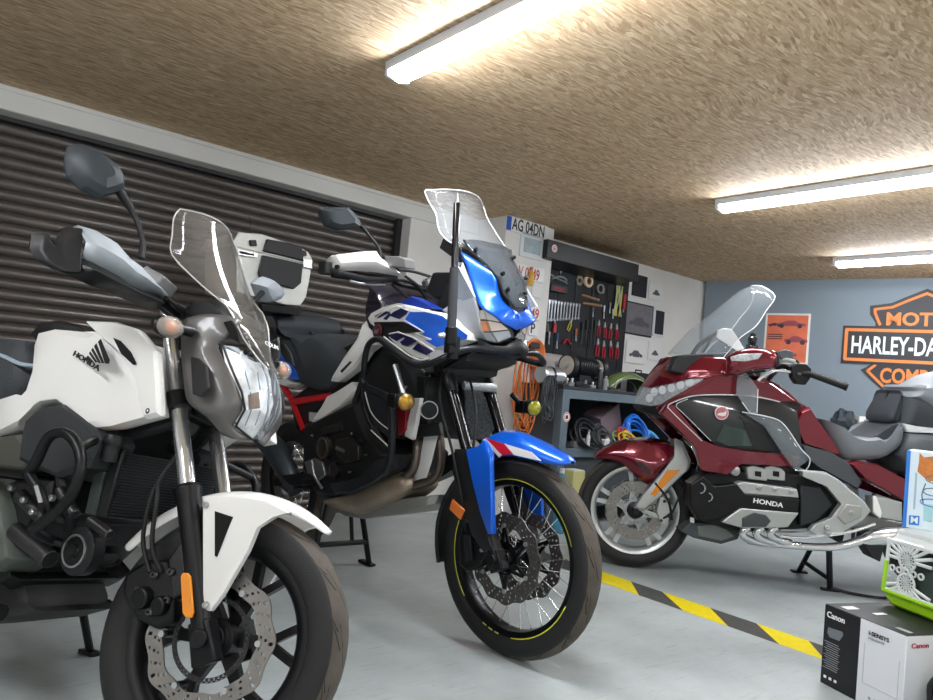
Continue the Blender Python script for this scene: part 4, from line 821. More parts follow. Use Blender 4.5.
# radiator, horn, engine, exhaust
q=MB(); q.prism(ap([(464,385),(493,388),(500,420),(488,440),(472,440),(466,420)],None,-.40),(-.03,0,0)); q.build('radiator_guard',mat('mesh_guard','4a4e52',.45,.4,var=.85,vs=90,bump=.8,bs=90),T,bev=.004)
for s in (-1,1):
    P=ap([(424,376),(462,380),(462,440),(428,436)],None,-.43); P=[Vector((p.x,-s*p.y,p.z)) for p in P]; q=MB(); q.prism(P,(-.05,0,0)); q.build('radiator',mat('radiator_black','141516',.5),T,bev=.004)
c=A.P(429,410,y=-.2); q=MB(); q.lathe([(.03,-.02),(.034,0),(.034,.006),(.029,.006),(.027,.002),(0,.004)],c,(1,-.7,0),24); q.build('horn',SAT,T)
q=MB(); q.lathe([(.034,.004),(.034,.009),(.03,.009),(.03,.004)],c,(1,-.7,0),24,closed=True); q.build('horn_ring',ALU,T)
q=MB(); q.prism(ap([(424,434),(437,436),(431,462),(424,484),(412,480),(420,458)],-.1),(0,.006,0)); q.build('white_shield_plate',WHT,T,bev=.002)
q=MB(); q.prism(ap([(408,427),(438,422),(441,435),(410,438)],-.14),(0,.02,0)); q.build('radiator_bracket',BLK,T,bev=.003)
q=MB(); q.prism(ap([(396,402),(406,400),(405,430),(398,436)],-.2),(0,.02,0)); q.build('red_side_plate',mat('dark_red_plate','8f1622',.35,coat=.3),T,bev=.003)
q=MB(); q.prism(ap([(413,398),(420,398),(412,440),(404,436)],-.19),(0,.02,0)); q.build('white_side_plate',WHT,T,bev=.003)
q=MB(); q.dome(ap([(305,425),(330,412),(360,400),(372,430),(392,455),(388,474),(372,484),(340,500),(318,496),(304,470)],-.15),[(1,-.15),(1,0),(.88,.03)],(0,-1,0)).mirror(); en=q.build('engine',mat('engine_dark_metal','222325',.45,.5,bump=.4,bs=50),T,bev=.004,ang=30)
q=MB(); q.dome(ap([(330,352),(372,330),(410,352),(425,372),(420,400),(400,440),(372,430),(345,408),(318,425),(296,430),(290,400),(310,385)],-.1),[(1,-.1),(1,0),(.88,.03)],(0,-1,0)).mirror(); q.build('main_frame',BLK,T,bev=.004,ang=30)
c=A.P(323,448,y=-.2); q=MB(); q.lathe([(.055,-.03),(.052,.0),(.04,.006)],c,(0,-1,0),28); q.build('clutch_cover',mat('bronze_cover','3b3734',.4,.7),en)
q=MB(); q.lathe([(.046,.002),(.046,.008),(.041,.008),(.041,.002)],c,(0,-1,0),28,closed=True); q.build('cover_ring',mat('dull_brass','8a7a62',.35,.9),en)
q=MB(); q.prism(ap([(335,440),(348,437),(358,446),(358,460),(345,464),(336,456)],-.2),(0,.05,0)); q.build('engine_cover',mat('bronze_cover','3b3734',.4,.7),en,bev=.006)
q=MB(); q.prism(ap([(336,446),(345,450),(344,453),(335,449)],-.203),(0,.003,0)); q.build('cover_badge',ALU,en)
c=A.P(333,470,y=-.2); q=MB(); q.lathe([(.036,-.03),(.034,.0),(.022,.004),(.02,.0),(0,0)],c,(0,-1,0),24); q.build('pump_cover',mat('bronze_cover','3b3734',.4,.7),en)
q=MB(); q.cyl(A.P(326,432,y=-.17),A.P(345,426,y=-.17),.024); q.build('water_pipe',mat('bronze_cover','3b3734',.4,.7),en)
q=MB(); q.dome(ap([(330,484),(360,478),(375,462),(390,455),(394,468),(376,482),(350,494),(334,494)],-.2),[(1,-.06),(1,0),(.85,.01)],(0,-1,0)).mirror2(); q.build('engine_guard_plate',mat('dark_plate','1e2024',.45),en,ang=30)
bolts(en,[A.P(*p,y=-.19) for p in ((312,436),(314,462),(352,434),(362,440),(366,455),(350,472))],.008,(0,-1,0),.012,DST)
q=MB(); q.dome(ap([(326,500),(350,494),(372,484),(384,475),(399,472),(408,477),(411,487),(401,497),(384,506),(364,514),(350,513),(328,505)],-.13),[(.9,-.16),(1,-.1),(1,0),(.93,.022),(.8,.038),(.5,.046)],(0,-1,0),3); ex=q.build('exhaust_collector',BRZ,T,ang=60)
for pts in ([(345,502),(356,496),(358,498),(347,504)],[(361,494),(371,489),(372,491),(362,496)]): q=MB(); q.prism(ap(pts,-.162),(0,.004,0)); q.build('heat_slot',DBLK,ex)
q=MB(); q.dome(ap([(330,506),(352,514),(378,510),(402,498),(439,495),(435,504),(421,512),(390,516),(364,519),(345,516)],-.09),[(1,-.12),(1,0),(.9,.02)],(0,-1,0)).mirror(); q.build('skid_plate',mat('skid_aluminium','b0b0aa',.4,.6,var=.15,vs=14),T,ang=30)
HP=mat('header_pipe_steel','6b625a',.35,.9,var=.2,vs=12)
q=MB(); q.tube(ap([(405,487,-.12),(420,484,-.1),(434,478,-.08),(440,464,-.07),(440,442,-.07),(436,425,-.07)]),.0185,12,sm=5); q.build('header_pipe',HP,T)
q=MB(); q.tube(ap([(404,478,-.13),(412,470,-.12),(416,458,-.11),(417,440,-.10),(414,428,-.09)]),.0185,12,sm=5); q.build('header_pipe',HP,T)
# rear: silencer, footrest, swing arm, wheel
q=MB(); q.tube(ap([(262,436,-.2),(274,448,-.2),(288,472,-.2),(296,492,-.19)]),[.05,.058,.05,.035],20); q.build('silencer',mat('dark_grey_silencer','2e3438',.4,.3),T)
q=MB(); q.prism(ap([(280,475),(294,474),(302,480),(302,485),(290,486)],-.27),(0,.08,0)); q.build('footrest',SAT,T,bev=.003)
q=MB(); q.prism(ap([(304,462),(314,458),(322,462),(325,475),(316,482),(308,476)],-.19),(0,.03,0)); q.build('brake_master_cylinder',ALU,T,bev=.003)
q=MB(); q.tube(ap([(312,460),(314,475),(322,488)],-.225),.006,8,sm=3); q.build('brake_pedal',ALU,T)
rw=rim_mesh('rear_wheel',T,Matrix.Translation((-1.575,0,.36)),.225,.05,RIMB,.022); tyre(rw,.32,.228,.15)
o=sp.copy(); COL.objects.link(o); o.parent=rw
q=MB(); q.lathe([(.03,-.1),(.06,-.06),(.06,.06),(.03,.1)],(0,0,0),(0,1,0),24); q.build('hub',RIMB,rw); disc(rw,.09,.128,-.075,.005,.004,10)
for k in range(28):
    a=2*PI*k/28; q=o if k==0 else o.copy()
    if k: COL.objects.link(q)
    P0=ang(.05,a+.6*(1 if k%4>1 else -1),.05*(1 if k%2 else -1)); P1=ang(.205,a); d=_n(P1-P0); q.matrix_local=Matrix.Translation(P0-d*.045*.78)@d.to_track_quat('Z','Y').to_matrix().to_4x4()@Matrix.Diagonal((1,1,(P1-P0).length/.208,1))
q=MB()
for s in (-1,1): bar(q,(-1.0,s*.1,.45),(-1.6,s*.12,.36),.08,.05,.04,.03)
q.box((-1.0,0,.45),(.1,.24,.09)); q.build('swing_arm',SAT,T,bev=.006)
q=MB(); q.prism([(-1.5,-.1,.95),(-1.9,-.1,1.05),(-1.95,-.1,.98),(-1.55,-.1,.85)],(0,.2,0)); q.build('tail_unit',BLK,T,bev=.01)
# centre stand
F1=A.M.inverted()@onz(369,563,.012); top1=A.P(361,506,y=.10); top0=A.P(325,502,y=-.13); F0=A.M.inverted()@onz(309,582,.012)
q=MB(); q.tube([top1,F1],.014,10); q.tube([top0,F0],.014,10); m1=top1.lerp(F1,.62); m0=top0.lerp(F0,.55); q.tube([m0,m1],.013,10); q.tube([top1.lerp(top0,.3),m0.lerp(m1,.7)],.01,8)
cs=q.build('centre_stand',SAT,T)
for Fp in (F1,F0): q=MB(); q.box(Fp+Vector((-.02,0,-.004)),(.11,.035,.012)); q.build('stand_foot',SAT,cs,bev=.003)
# telescopic pole clamped to the crash bar
pt=A.M@A.P(457,203,y=-.27); pm=A.M@A.P(454.5,268,y=-.27); pb=A.M@A.P(451,336,y=-.27); pc=A.M@A.P(453,352,y=-.25)
AI=A.M.inverted(); pt,pm,pb,pc=[AI@p for p in (pt,pm,pb,pc)]
q=MB(); q.tube([pb,pm],.0165,14); tp=q.build('telescopic_pole',mat('rubberised_tube','3a3c3f',.6,bump=.5,bs=120),T)
q=MB(); q.tube([pm,pt],.0125,14); q.build('upper_tube',mat('gloss_black_tube','1c1c1e',.15,.6,coat=.5),tp,bev=.001)
q=MB(); q.tube([pt,pt+Vector((0,0,.012)),pt+Vector((0,0,.02)),pt+Vector((0,0,.035))],[.009,.009,.004,.004],12); q.build('pole_tip',CHR,tp)
q=MB(); q.tube([pb+Vector((0,0,.03)),pb+Vector((0,0,-.03))],.022,12); q.ball(pb.lerp(pc,.6),.018,12); q.box(pb.lerp(pc,.55)+Vector((0,-.0,0)),(.03,.05,.06)); q.tube([pc+Vector((0,0,.03)),pc+Vector((0,0,-.025))],.02,12); q.build('ball_clamp',SAT,tp,bev=.003)
q=MB(); bolt(q,pb+Vector((-.02,-.02,0)),.01,(-.7,-.7,0),.02); q.build('knob',CHR,tp)
# ================= dark red touring motorcycle (right) =================
G=Frame(3.41,2.51,137,0,-5,30,.11)
T=thing('motorcycle','dark red touring motorcycle with grey seats on its centre stand at the right','motorcycle',G.M)
GS=G.S.inverted(); G3=G.S.to_3x3()
def gp(p,y=None,x=None): return G.L(p,y,x)
def gx(pts,y): return [Vector((p.x,y,p.z)) for p in G.L(pts)]
def gs(pts,y): return [GS@G.P(p[0],p[1],y=(p[2] if len(p)>2 else y),st=True) for p in pts]
def gw(r): return [G.S@p for p in r]
MAR=mat('dark_red_pearl','6b0a1e',.2,.5,coat=1); SGR=mat('silver_grey_vinyl','6d7276',.5,bump=.2,bs=200); GDK=mat('gloss_black_panel','121416',.3,coat=.6); SIL=mat('satin_silver','aeb0ae',.38,.6); CLG=mat('clear_lamp_unit','cfd6d8',.15,.5,coat=.8,var=.45,vs=60)
RG=.32
def gspokes(q):
    q.lathe([(.05,-.05),(.05,.05)],(0,0,0),(0,1,0),24)
    for k in range(5):
        for d in (-.16,.16): a=2*PI*k/5+.3; bar(q,ang(.04,a+d*.3),ang(.232,a+d),.026,.024,.05,.05)
fw=rim_mesh('front_wheel',T,G.S@Matrix.Translation((0,0,RG)),.243,.052,mat('bright_silver_wheel','c3c6c6',.3,.6),.03,gspokes)
tyre(fw,RG,.243,.132)
for s in (-1,1):
    disc(fw,.10,.16,s*.072,.005,.003,12)
    q=MB(); q.lathe([(.05,s*.07-.004),(.062,s*.07-.004),(.062,s*.07+.004),(.05,s*.07+.004)],(0,0,0),(0,1,0),24,closed=True)
    for k in range(6): a=2*PI*k/6; bar(q,ang(.06,a,s*.072),ang(.104,a+.25,s*.072),.016,.012,.008,.006); bar(q,ang(.06,a+.45,s*.072),ang(.104,a+.25,s*.072),.012,.01,.008,.006)
    q.build('disc_carrier',ALU,fw); bolts(fw,[ang(.104,2*PI*k/6+.25,s*.078) for k in range(6)],.008)
    q=MB(); q.lathe([(.03,s*.06),(.045,s*.062),(.045,s*.075),(.02,s*.085)],(0,0,0),(0,1,0),20); q.build('hub',SAT,fw)
for s in (-1,1):
    P=gs([(675,438),(683,442),(691,460),(689,470),(681,477),(655,502),(643,511),(635,511),(634,507),(643,494),(649,487),(667,466),(675,454)],.115)
    q=MB(); q.dome([G.S@Vector((p.x,s*.115,p.z)) for p in P],[(1,-.04),(1,0),(.9,.012)],G3@Vector((0,s,0))); o=q.build('fork_arm',SIL,T,bev=.004,ang=40)
    P=gs([(667,470),(680,470),(655,496),(650,495)],.125); q=MB(); q.prism([G.S@Vector((p.x,s*.1265,p.z)) for p in P],G3@Vector((0,s*.004,0))); q.build('side_reflector',AMB,o,bev=.001)
    P=gs([(660,496),(668,498),(671,512),(667,524),(660,524),(656,510)],.09); q=MB(); q.prism([G.S@Vector((p.x,s*.07,p.z)) for p in P],G3@Vector((0,s*.04,0))); cl=q.build('brake_caliper',SIL,T,bev=.006)
    bolts(cl,[G.S@Vector((p.x,s*.112,p.z)) for p in gs([(664,501),(668,516),(661,520)],.1)],.008,(0,s,0),.01,DST)
    P=gs([(643,508),(660,515),(662,520),(641,512)],.1); q=MB(); q.prism([G.S@Vector((p.x,s*.085,p.z)) for p in P],G3@Vector((0,s*.01,0))); q.build('caliper_bracket',SIL,cl,bev=.002)
q=MB(); q.cyl(G.S@Vector((0,-.14,RG)),G.S@Vector((0,.14,RG)),.016); q.build('axle',SAT,T)
q=MB(); q.tube([G.P(686,450,y=.0),G.P(700,425,y=0),G.P(705,410,y=0)],[.05,.05,.04],12); q.tube([G.P(683,444,y=-.1),G.P(684,444,y=.1)],.03,10); q.build('steering_head',SAT,T)
for k,pp in enumerate((((684,440,.09),(692,448,.14),(698,460,.15),(697,470,.12)),((660,520,.1),(672,512,.14),(680,495,.14),(690,478,.12)),((655,483,.12),(668,500,.13),(672,520,.12)))): q=MB(); q.tube([G.P(a,b,y=c) for a,b,c in pp],.006,8,sm=5); q.build('brake_hose',HOSE if k else CHR,T)
# fender
top=gs([(593,456,0),(600,449,0),(615,442,0),(635,438,0),(655,439,0),(671,443,0),(677,452,0)],0)
bot=gs([(595,459,.05),(606,459,.085),(621,463,.10),(634,474,.11),(648,484,.115),(660,471,.115),(674,457,.10)],0)
rows=[]
for t_,b_ in zip(top,bot):
    w=b_.y; rows.append([Vector((b_.x,w,b_.z)),Vector((b_.x*.6+t_.x*.4,w*.98,b_.z*.5+t_.z*.5)),Vector((b_.x*.2+t_.x*.8,w*.68,b_.z*.1+t_.z*.9)),Vector((t_.x,0,t_.z+.004)),Vector((b_.x*.2+t_.x*.8,-w*.68,b_.z*.1+t_.z*.9)),Vector((b_.x*.6+t_.x*.4,-w*.98,b_.z*.5+t_.z*.5)),Vector((b_.x,-w,b_.z))])
rows=[list(c) for c in zip(*[cr([r[i] for r in rows],3) for i in range(7)])]
q=MB(); q.grid([[G.S@p for p in r] for r in rows]); fd=q.build('front_fender',MAR,T,solid=.004,ang=45)
P=gs([(636,462),(642,462),(649,471),(652,476),(644,471)],.122); q=MB(); q.prism([G.S@Vector((p.x,.118,p.z)) for p in P],G3@Vector((0,.004,0))); q.build('fender_vent',BLK,fd)
# nose
rows=[[(665,357,0),(672,357,.10),(690,357,.19),(710,357,.235),(728,358,.26)],
[(656,365,0),(665,366,.10),(684,365,.20),(706,365,.25),(728,366,.275)],
[(648,375,0),(658,376,.10),(678,374,.20),(702,371,.26),(729,374,.285)],
[(641,386,0),(652,388,.09),(670,384,.18),(690,379,.24),(704,378,.27)]]
Gd=[cr(gp(r),3) for r in rows]; Gd=[list(c) for c in zip(*[cr([r[i] for r in Gd],3) for i in range(len(Gd[0]))])]
q=MB(); q.grid(Gd).mirror(); ns=q.build('nose_fairing',MAR,T,solid=.006,ang=50)
q=MB(); q.grid([[p+Vector((.003,.004,.001)) for p in gp(r)] for r in ([(666,357,0),(674,357,.11),(684,358,.17)],[(659,363,0),(668,365,.11),(679,364,.17)],[(657,366,0),(665,370,.11),(676,368,.165)])]).mirror(); q.build('nose_trim_band',mat('warm_grey_trim','7b766c',.4,.2),ns,solid=.002)
rows=[[(641,386,.0),(652,388,.09),(670,384,.18),(690,379,.24),(704,378,.27)],[(637,395,.0),(650,396,.09),(669,392,.18),(687,385,.24),(704,379.5,.27)],[(635,403,.0),(648,406,.08),(661,404,.15),(684,391,.24),(703,381,.27)]]
Gd=[gp(r) for r in rows]
q=MB(); q.grid([[p+Vector((-.02,-.01,0)) for p in r] for r in Gd]).mirror(); hl=q.build('headlight',CLG,T,ang=20)
q=MB(); q.grid([[p+Vector((.004,.002,0)) for p in r] for r in Gd]).mirror(); q.build('headlight_lens',glassy('clear_lens','e8edf0',.22),hl,ang=50)
for (a,b,w) in ((654,392,.10),(662,390,.135),(671,388,.165),(680,385,.20),(689,382,.22),(649,398,.07)):
    c=G.P(a,b,y=w)+Vector((-.012,.0,0)); q=MB(); q.lathe([(.014,0),(.024,.014),(.024,.018)],c,(1,.9,0),14); q.build('lamp_cell',mat('bright_lamp_cell','f1f4f5',.15,.3,coat=.5),hl)
rows=[[(634,404,.0),(648,406.5,.08),(661,405,.15),(668,402,.18)],[(637,409,0),(648,412,.07),(658,414,.12),(667,409,.16)],[(650,413,0),(658,416,.06),(664,417,.1),(668,416,.12)]]
q=MB(); q.grid([gp(r) for r in rows]).mirror(); q.build('chin_panel',BLK,T,solid=.01,ang=30)
def side(name,pts,y,m,prof=((1,-.03),(1,0),(.93,.012)),par=None,two=True,ang_=35,bev=0):
    q=MB(); q.dome(gp(pts,y),list(prof),(0,1,0)); 
    if two: q.mirror2()
    return q.build(name,m,par or T,ang=ang_,bev=bev)
fr_=side('upper_side_fairing',[(704,379,.27),(729,372,.28),(745,378,.28),(772,384,.24),(796,401,.22),(780,402,.25),(760,397,.27),(734,394,.28),(704,394,.26),(686,396,.235),(674,400,.21),(667,405,.19),(660,413,.17),(656,408,.15),(668,400,.19),(684,391,.24)],.28,MAR,((1,-.02),(1,0),(.97,.008)))
side('dark_side_panel',[(675,405),(688,398),(705,395),(734,395),(762,398),(784,404),(797,412),(800,430),(802,452),(760,453),(720,448),(711,441)],.265,GDK,((1,-.03),(1,0),(.9,.006)))
lo=side('lower_side_fairing',[(660,413),(666,405),(672,404),(702,440),(716,446),(745,451),(800,456),(797,467),(765,465),(741,464),(727,475),(702,471),(694,446),(676,428)],.285,MAR,((1,-.04),(1,0),(.97,.008)))
q=MB(); q.tube(gp([(780,402),(760,397.5),(734,395),(704,395),(688,397),(674,402),(668,406),(672,412),(702,441)],.298),.0045,6,sm=4).mirror2(); q.build('chrome_trim_line',CHR,T)
q=MB(); q.tube(gp([(688,399),(676,405),(684,414),(711,441)],.292),.003,6,sm=4).mirror2(); q.build('inner_trim_line',CHR,T)
c=G.P(721.5,413,y=.285); q=MB(); q.lathe([(.036,0),(.036,.004),(.031,.005),(.031,.003)],c,(0,1,0),28); em=q.build('round_emblem',mat('pink_white_emblem','d9c0bf',.35,.3),T)
q=MB(); q.lathe([(.031,.003),(.031,.0045),(0,.0045)],c,(0,1,0),28); q.build('emblem_field',mat('emblem_rose','b06a70',.35,.2),em)
q=MB(); q.prism([c+Vector((-a*.001,.005,b*.001)) for a,b in ((-24,-12),(4,-16),(18,-14),(24,2),(20,14),(12,4),(-2,2),(-16,-2))],(0,.0015,0)); q.build('emblem_wing',WHT,em)
q=MB(); q.prism(gp([(742,420),(772,432),(790,450),(768,451),(752,446)],.274),(0,.004,0)).mirror2(); q.build('side_grille',mat('grille_black','0b0c0d',.5,var=.7,vs=120,bump=1,bs=120),T)
q=MB(); q.prism(gp([(724,424),(745,430),(752,446),(728,446),(716,440)],.273),(0,.003,0)).mirror2(); q.build('green_reflection_patch',mat('dark_green_reflection','1c2a1e',.15,coat=1),T)  # greenish reflection on the dark side panel, put in as colour
# side wind deflectors
q=MB(); q.prism(gp([(737,377),(745,372),(752,380),(758,389),(757,413),(750,413),(742,402),(736,394)],.33),(0,.003,0)).mirror2(); q.build('wind_deflector',glassy('grey_clear_plastic','8b9499',.38,.06),T)
q=MB(); q.tube(gp([(742,402),(750,413),(757,413),(758,389)],.334),.0025,6).mirror2(); q.build('deflector_edge',mat('pale_screen_edge','dde0e2',.2,coat=.5),T)
q=MB(); q.grid([gp([(742,412,.30),(773,418,.33),(786,427,.345),(801,449,.35),(810,459,.35)]),gp([(748,416,.29),(764,426,.31),(772,438,.32),(784,456,.32),(795,470,.32)])]).mirror2(); q.build('leg_deflector',glassy('grey_clear_plastic','8b9499',.38,.06),T,solid=.003)
q=MB(); q.tube(gp([(742,412,.30),(773,418,.33),(786,427,.345),(801,449,.35),(810,459,.35),(806,470,.34),(795,470,.32)]),.0028,6,sm=3).mirror2(); q.build('deflector_edge',mat('pale_screen_edge','dde0e2',.2,coat=.5),T)
# screen
nr=[(762,286,.07),(775,296,.19),(766,311,.22),(756,326,.235),(741,337,.245),(733,346,.25),(724,357,.25)]
ce=[(751,286),(742,289),(723,303),(706,317),(691,329),(680,340),(667,354)]
rows=[]
for a,b in zip(nr,ce):
    p=G.P(a[0],a[1],y=a[2]); c=G.P(b[0],b[1],y=0); w=p.y
    rows.append([Vector((c.x+(p.x-c.x)*u*u,w*u,c.z+(p.z-c.z)*u*u)) for u in (-1,-.8,-.6,-.4,-.2,0,.2,.4,.6,.8,1)])
rows=[list(c) for c in zip(*[cr([r[i] for r in rows],4) for i in range(11)])]
q=MB(); q.grid(rows); ws=q.build('windscreen',glassy('touring_screen','98a0a4',.17),T,solid=.004,ang=60)
q=MB(); q.tube([r[0] for r in rows][::-1]+rows[0][1:-1]+[r[-1] for r in rows],.0024,6); q.build('screen_edge',mat('pale_screen_edge','dde0e2',.2,coat=.5),ws)
q=MB(); q.prism(gp([(718,330),(724,328),(732,329),(738,338),(745,350),(738,352),(728,345),(716,338)],.12),(0,-.02,0)); q.build('screen_deflector',mat('white_satin_trim','d5d7d6',.4,.2),T,bev=.003)
q=MB(); q.tube(gp([(692,355,.05),(700,344,.07),(712,336,.09),(720,330,.1)]),.012,8,sm=3); q.tube(gp([(703,352,.09),(712,338,.1)]),.008,8); q.build('screen_bracket',BLK,T)
q=MB(); q.loft([gx([(668,357,.0),(700,354,.1),(740,352,.1),(760,372,.1),(700,380,.1),(660,372,.0)],y) for y in (-.22,.22)]); q.build('dashboard',BLK,T,bev=.01)
# mirror with clear indicator
mp=[(727,357),(737,351),(750,348),(765,348.5),(775,351),(778,357),(777,365),(771,369),(750,371),(735,376),(726,373)]
q=MB(); q.dome(gp(mp,.37),[(.9,-.06),(1,-.03),(1,0),(.85,.022),(.6,.03)],(0,1,0)).mirror2(); mr=q.build('mirror_housing',MAR,T,ang=45)
q=MB(); q.prism(gp([(730,357),(740,354),(762,353.5),(758,359),(745,361.5),(731,361)],.402),(0,.006,0)).mirror2(); q.build('mirror_indicator',CLG,mr,bev=.002)
q=MB(); q.prism(gp([(775,351),(779,353),(780,364),(776,368),(773,360)],.37),(0,-.06,0)).mirror2(); q.build('mirror_back',BLK,mr,bev=.002)
# ball mount beside the screen, controls and bars
c=G.P(752,345,y=.1); q=MB(); q.lathe([(.03,0),(.034,.012),(.03,.03),(.02,.034),(.024,.045),(.024,.07),(.016,.078),(.018,.09),(.0,.1)],c-Vector((0,0,.03)),(0,0,1),20); q.build('phone_ball_mount',mat('black_gloss_mount','15171a',.2,coat=.6),T)
gr=[G.P(811,374,y=.40),G.P(847,387,y=.46)]
for s in (-1,1):
    X=lambda p: Vector((p.x,s*p.y,p.z))
    q=MB(); q.tube([X(p) for p in gr],[.0175,.019],14); g_=q.build('grip',HOSE,T); 
    q=MB(); q.tube([X(gr[0].lerp(gr[1],.93)),X(gr[0].lerp(gr[1],1.02))],.0215,14); q.build('bar_end',SAT,g_,bev=.002)
    q=MB(); q.prism([X(p) for p in gp([(792,367),(797,363),(807,364),(812,369),(811,378),(806,385),(797,384),(792,377)],.39)],(0,-s*.05,0)); sw=q.build('switch_cluster',SAT,T,bev=.006)
    q=MB(); 
    q.box(X(G.P(799,374,y=.395)),(.02,.01,.012)); q.build('switch_button',GRY,sw,bev=.002)
    q=MB(); q.tube([X(p) for p in gp([(811,374,.40),(795,372,.36),(783,366,.28),(775,372,.2),(768,380,.08)])],.013,10,sm=3); q.build('handlebar',SAT,T)
    q=MB(); q.tube([X(p) for p in gp([(790,372,.38),(775,371,.42),(762,377,.43),(758,381,.43)])],[.008,.007,.008,.01],8,sm=3); q.build('clutch_lever' if s>0 else 'brake_lever',CHR,T)
    q=MB(); q.prism([X(p) for p in gp([(778,352),(786,349),(794,352),(793,358),(781,360)],.33)],(0,-s*.04,0)); q.build('fluid_reservoir',mat('reservoir_dark','4a4f54',.35,.3),T,bev=.005); q=MB(); q.tube([X(p) for p in gp([(776,362,.3),(786,360,.33),(795,362,.35)])],.012,8,sm=2); q.build('bar_clamp',SIL,T)
    q=MB(); q.tube([X(p) for p in gp([(790,358,.33),(797,361,.34),(799,366,.35),(797,372,.36)])],.006,8,sm=3); q.build('control_cable',HOSE,T)
# tank shelter, seat side
side('upper_shelter',[(760,376),(775,383),(790,393),(799,402),(809,408),(800,410),(785,403),(770,396),(758,390)],.2,MAR,((1,-.2),(1,-.02),(.97,0)))
q=MB(); q.dome(gp([(763,378),(778,386),(799,404),(806,416),(800,432),(770,440),(745,400)],.17),[(1,-.17),(1,0),(.93,.03)],(0,1,0)).mirror(); q.build('top_shelter',GDK,T,ang=40)
side('shelter_panel',[(794,425),(800,411),(809,407),(817,420),(828,435),(840,453),(838,456),(820,449),(803,444)],.24,MAR,((1,-.05),(1,0),(.93,.015)))
side('grey_side_trim',[(800,444),(815,448),(829,451),(849,463),(862,482),(858,489),(838,478),(816,466),(806,458)],.25,mat('charcoal_trim','3d4144',.5),((1,-.06),(1,0),(.93,.012)))
side('rear_side_panel',[(848,463),(860,461),(877,464),(903,478),(960,500),(960,520),(900,500),(884,490),(862,478)],.26,MAR,((1,-.06),(1,0),(.9,.015)))
q=MB(); q.dome(gx([(816,418,.1),(827,430,.1),(842,437,.02),(852,434,-.1),(870,436,.1),(889,441,.2),(897,435,.2),(903,423,.18),(906,432,.2),(905,445,.22),(897,454,.24),(886,460,.24),(868,462,.24),(850,462,.24),(840,455,.22),(828,437,.18)],.12),[(1,-.12),(1,0),(.96,.06),(.86,.10),(.6,.12)],(0,1,0),2).mirror(); se=q.build('rider_seat',SGR,T,ang=50)
q=MB(); q.dome(gx([(850,433,-.12),(867,421,-.14),(883,419,-.05),(897,426,.12),(892,442,.16),(870,438,.16)],.10),[(1,-.10),(1,0),(.95,.04),(.8,.055)],(0,1,0)).mirror(); q.build('seat_top_cushion',LEA,se,ang=50)
q=MB(); q.dome(gx([(865,412,-.14),(865,420,-.14),(874,419,-.08),(888,420,.1),(897,425,.13),(902,418,.13),(902,396,.13),(898,390,.1),(882,390,-.08),(878,393,-.12)],.1),[(1,-.1),(1,0),(.94,.03),(.75,.045)],(0,1,0),2).mirror(); bk=q.build('rider_backrest',LEA,T,ang=60)
q=MB(); q.dome(gx([(901,424,.16),(905,396,.16),(918,400,.16),(935,410,.16),(960,404,.16),(1000,400,.16),(1000,430,.16),(935,430,.18),(915,427,.18)],.13),[(1,-.13),(1,0),(.94,.05),(.75,.07)],(0,1,0)).mirror(); pse=q.build('passenger_seat',LEA,T,ang=50)
q=MB(); q.dome(gx([(879,387,-.2),(886,384.5,-.16),(899,387,0),(922,387,.14),(934,383,.15),(950,374,.15),(985,368,.15),(1000,380,.15),(1000,408,.15),(960,404,.15),(935,411,.18),(918,401,.18),(903,397,.1),(882,391,-.18)],.13),[(1,-.13),(1,0),(.95,.05),(.75,.07)],(0,1,0),2).mirror(); q.build('passenger_backrest',SGR,pse,ang=50)
side('seat_rail_trim',[(901,423),(915,426),(932,428),(1000,432),(1000,440),(932,433),(906,432)],.2,mat('pale_trim','c9cccb',.4,.2),((1,-.03),(1,0),(.95,.008)))
q=MB(); q.tube(gp([(920,452),(926,446),(936,443),(960,450)],.25),.012,8,sm=3).mirror2(); q.build('grab_rail',CHR,T)
q=MB(); q.dome(gx([(905,433,.2),(960,436,.2),(1040,440,.2),(1060,500,.2),(1030,520,.2),(905,470,.2),(895,455,.2)],.2),[(1,-.2),(1,0),(.95,.05),(.8,.08)],(0,1,0)).mirror(); q.build('rear_body',GRY,T,ang=50)
q=MB(); q.dome(gx([(985,395,.2),(1060,392,.2),(1095,410,.2),(1090,445,.2),(985,440,.2)],.18),[(1,-.18),(1,0),(.95,.06),(.8,.08)],(0,1,0)).mirror(); q.build('top_trunk',MAR,T,ang=50)
side('side_case',[(950,470),(1040,455),(1085,475),(1080,525),(960,530),(940,500)],.3,MAR,((1,-.14),(1,0),(.93,.05),(.8,.07)))
# engine
en=None
q=MB(); q.dome(gp([(690,483),(702,472),(740,470),(800,474),(842,480),(850,510),(836,530),(800,528),(740,532),(699,521)],.2),[(1,-.2),(1,0),(.97,.03)],(0,1,0)).mirror(); en=q.build('engine',mat('engine_black','1d1e1f',.45,.4),T,bev=.004,ang=30)
def blk(name,pts,y,m,d=.03,par=None,two=True,bev=.004):
    q=MB(); q.dome(gp(pts,y),[(1,-d),(1,0),(.96,.006)],(0,1,0)); 
    if two: q.mirror2()
    return q.build(name,m,par or en,bev=bev,ang=30)
blk('cylinder_cover_black',[(690,484),(702,476),(714,486),(737,484),(745,494),(800,499),(798,513),(740,508),(721,518),(699,521),(690,505)],.31,SAT,.12)
blk('cylinder_cover_silver',[(736,484),(742,482),(797,489),(799,498),(744,494),(740,491)],.30,SIL,.08)
blk('lower_cover_silver',[(740,508),(799,513),(788,527),(771,528),(742,528),(721,522)],.315,SIL,.08)
blk('hexagon_pad',[(742,518),(754,512.5),(766,515),(771,521),(766,527),(742,527)],.322,mat('dark_pad','3a3d40',.5),.01)
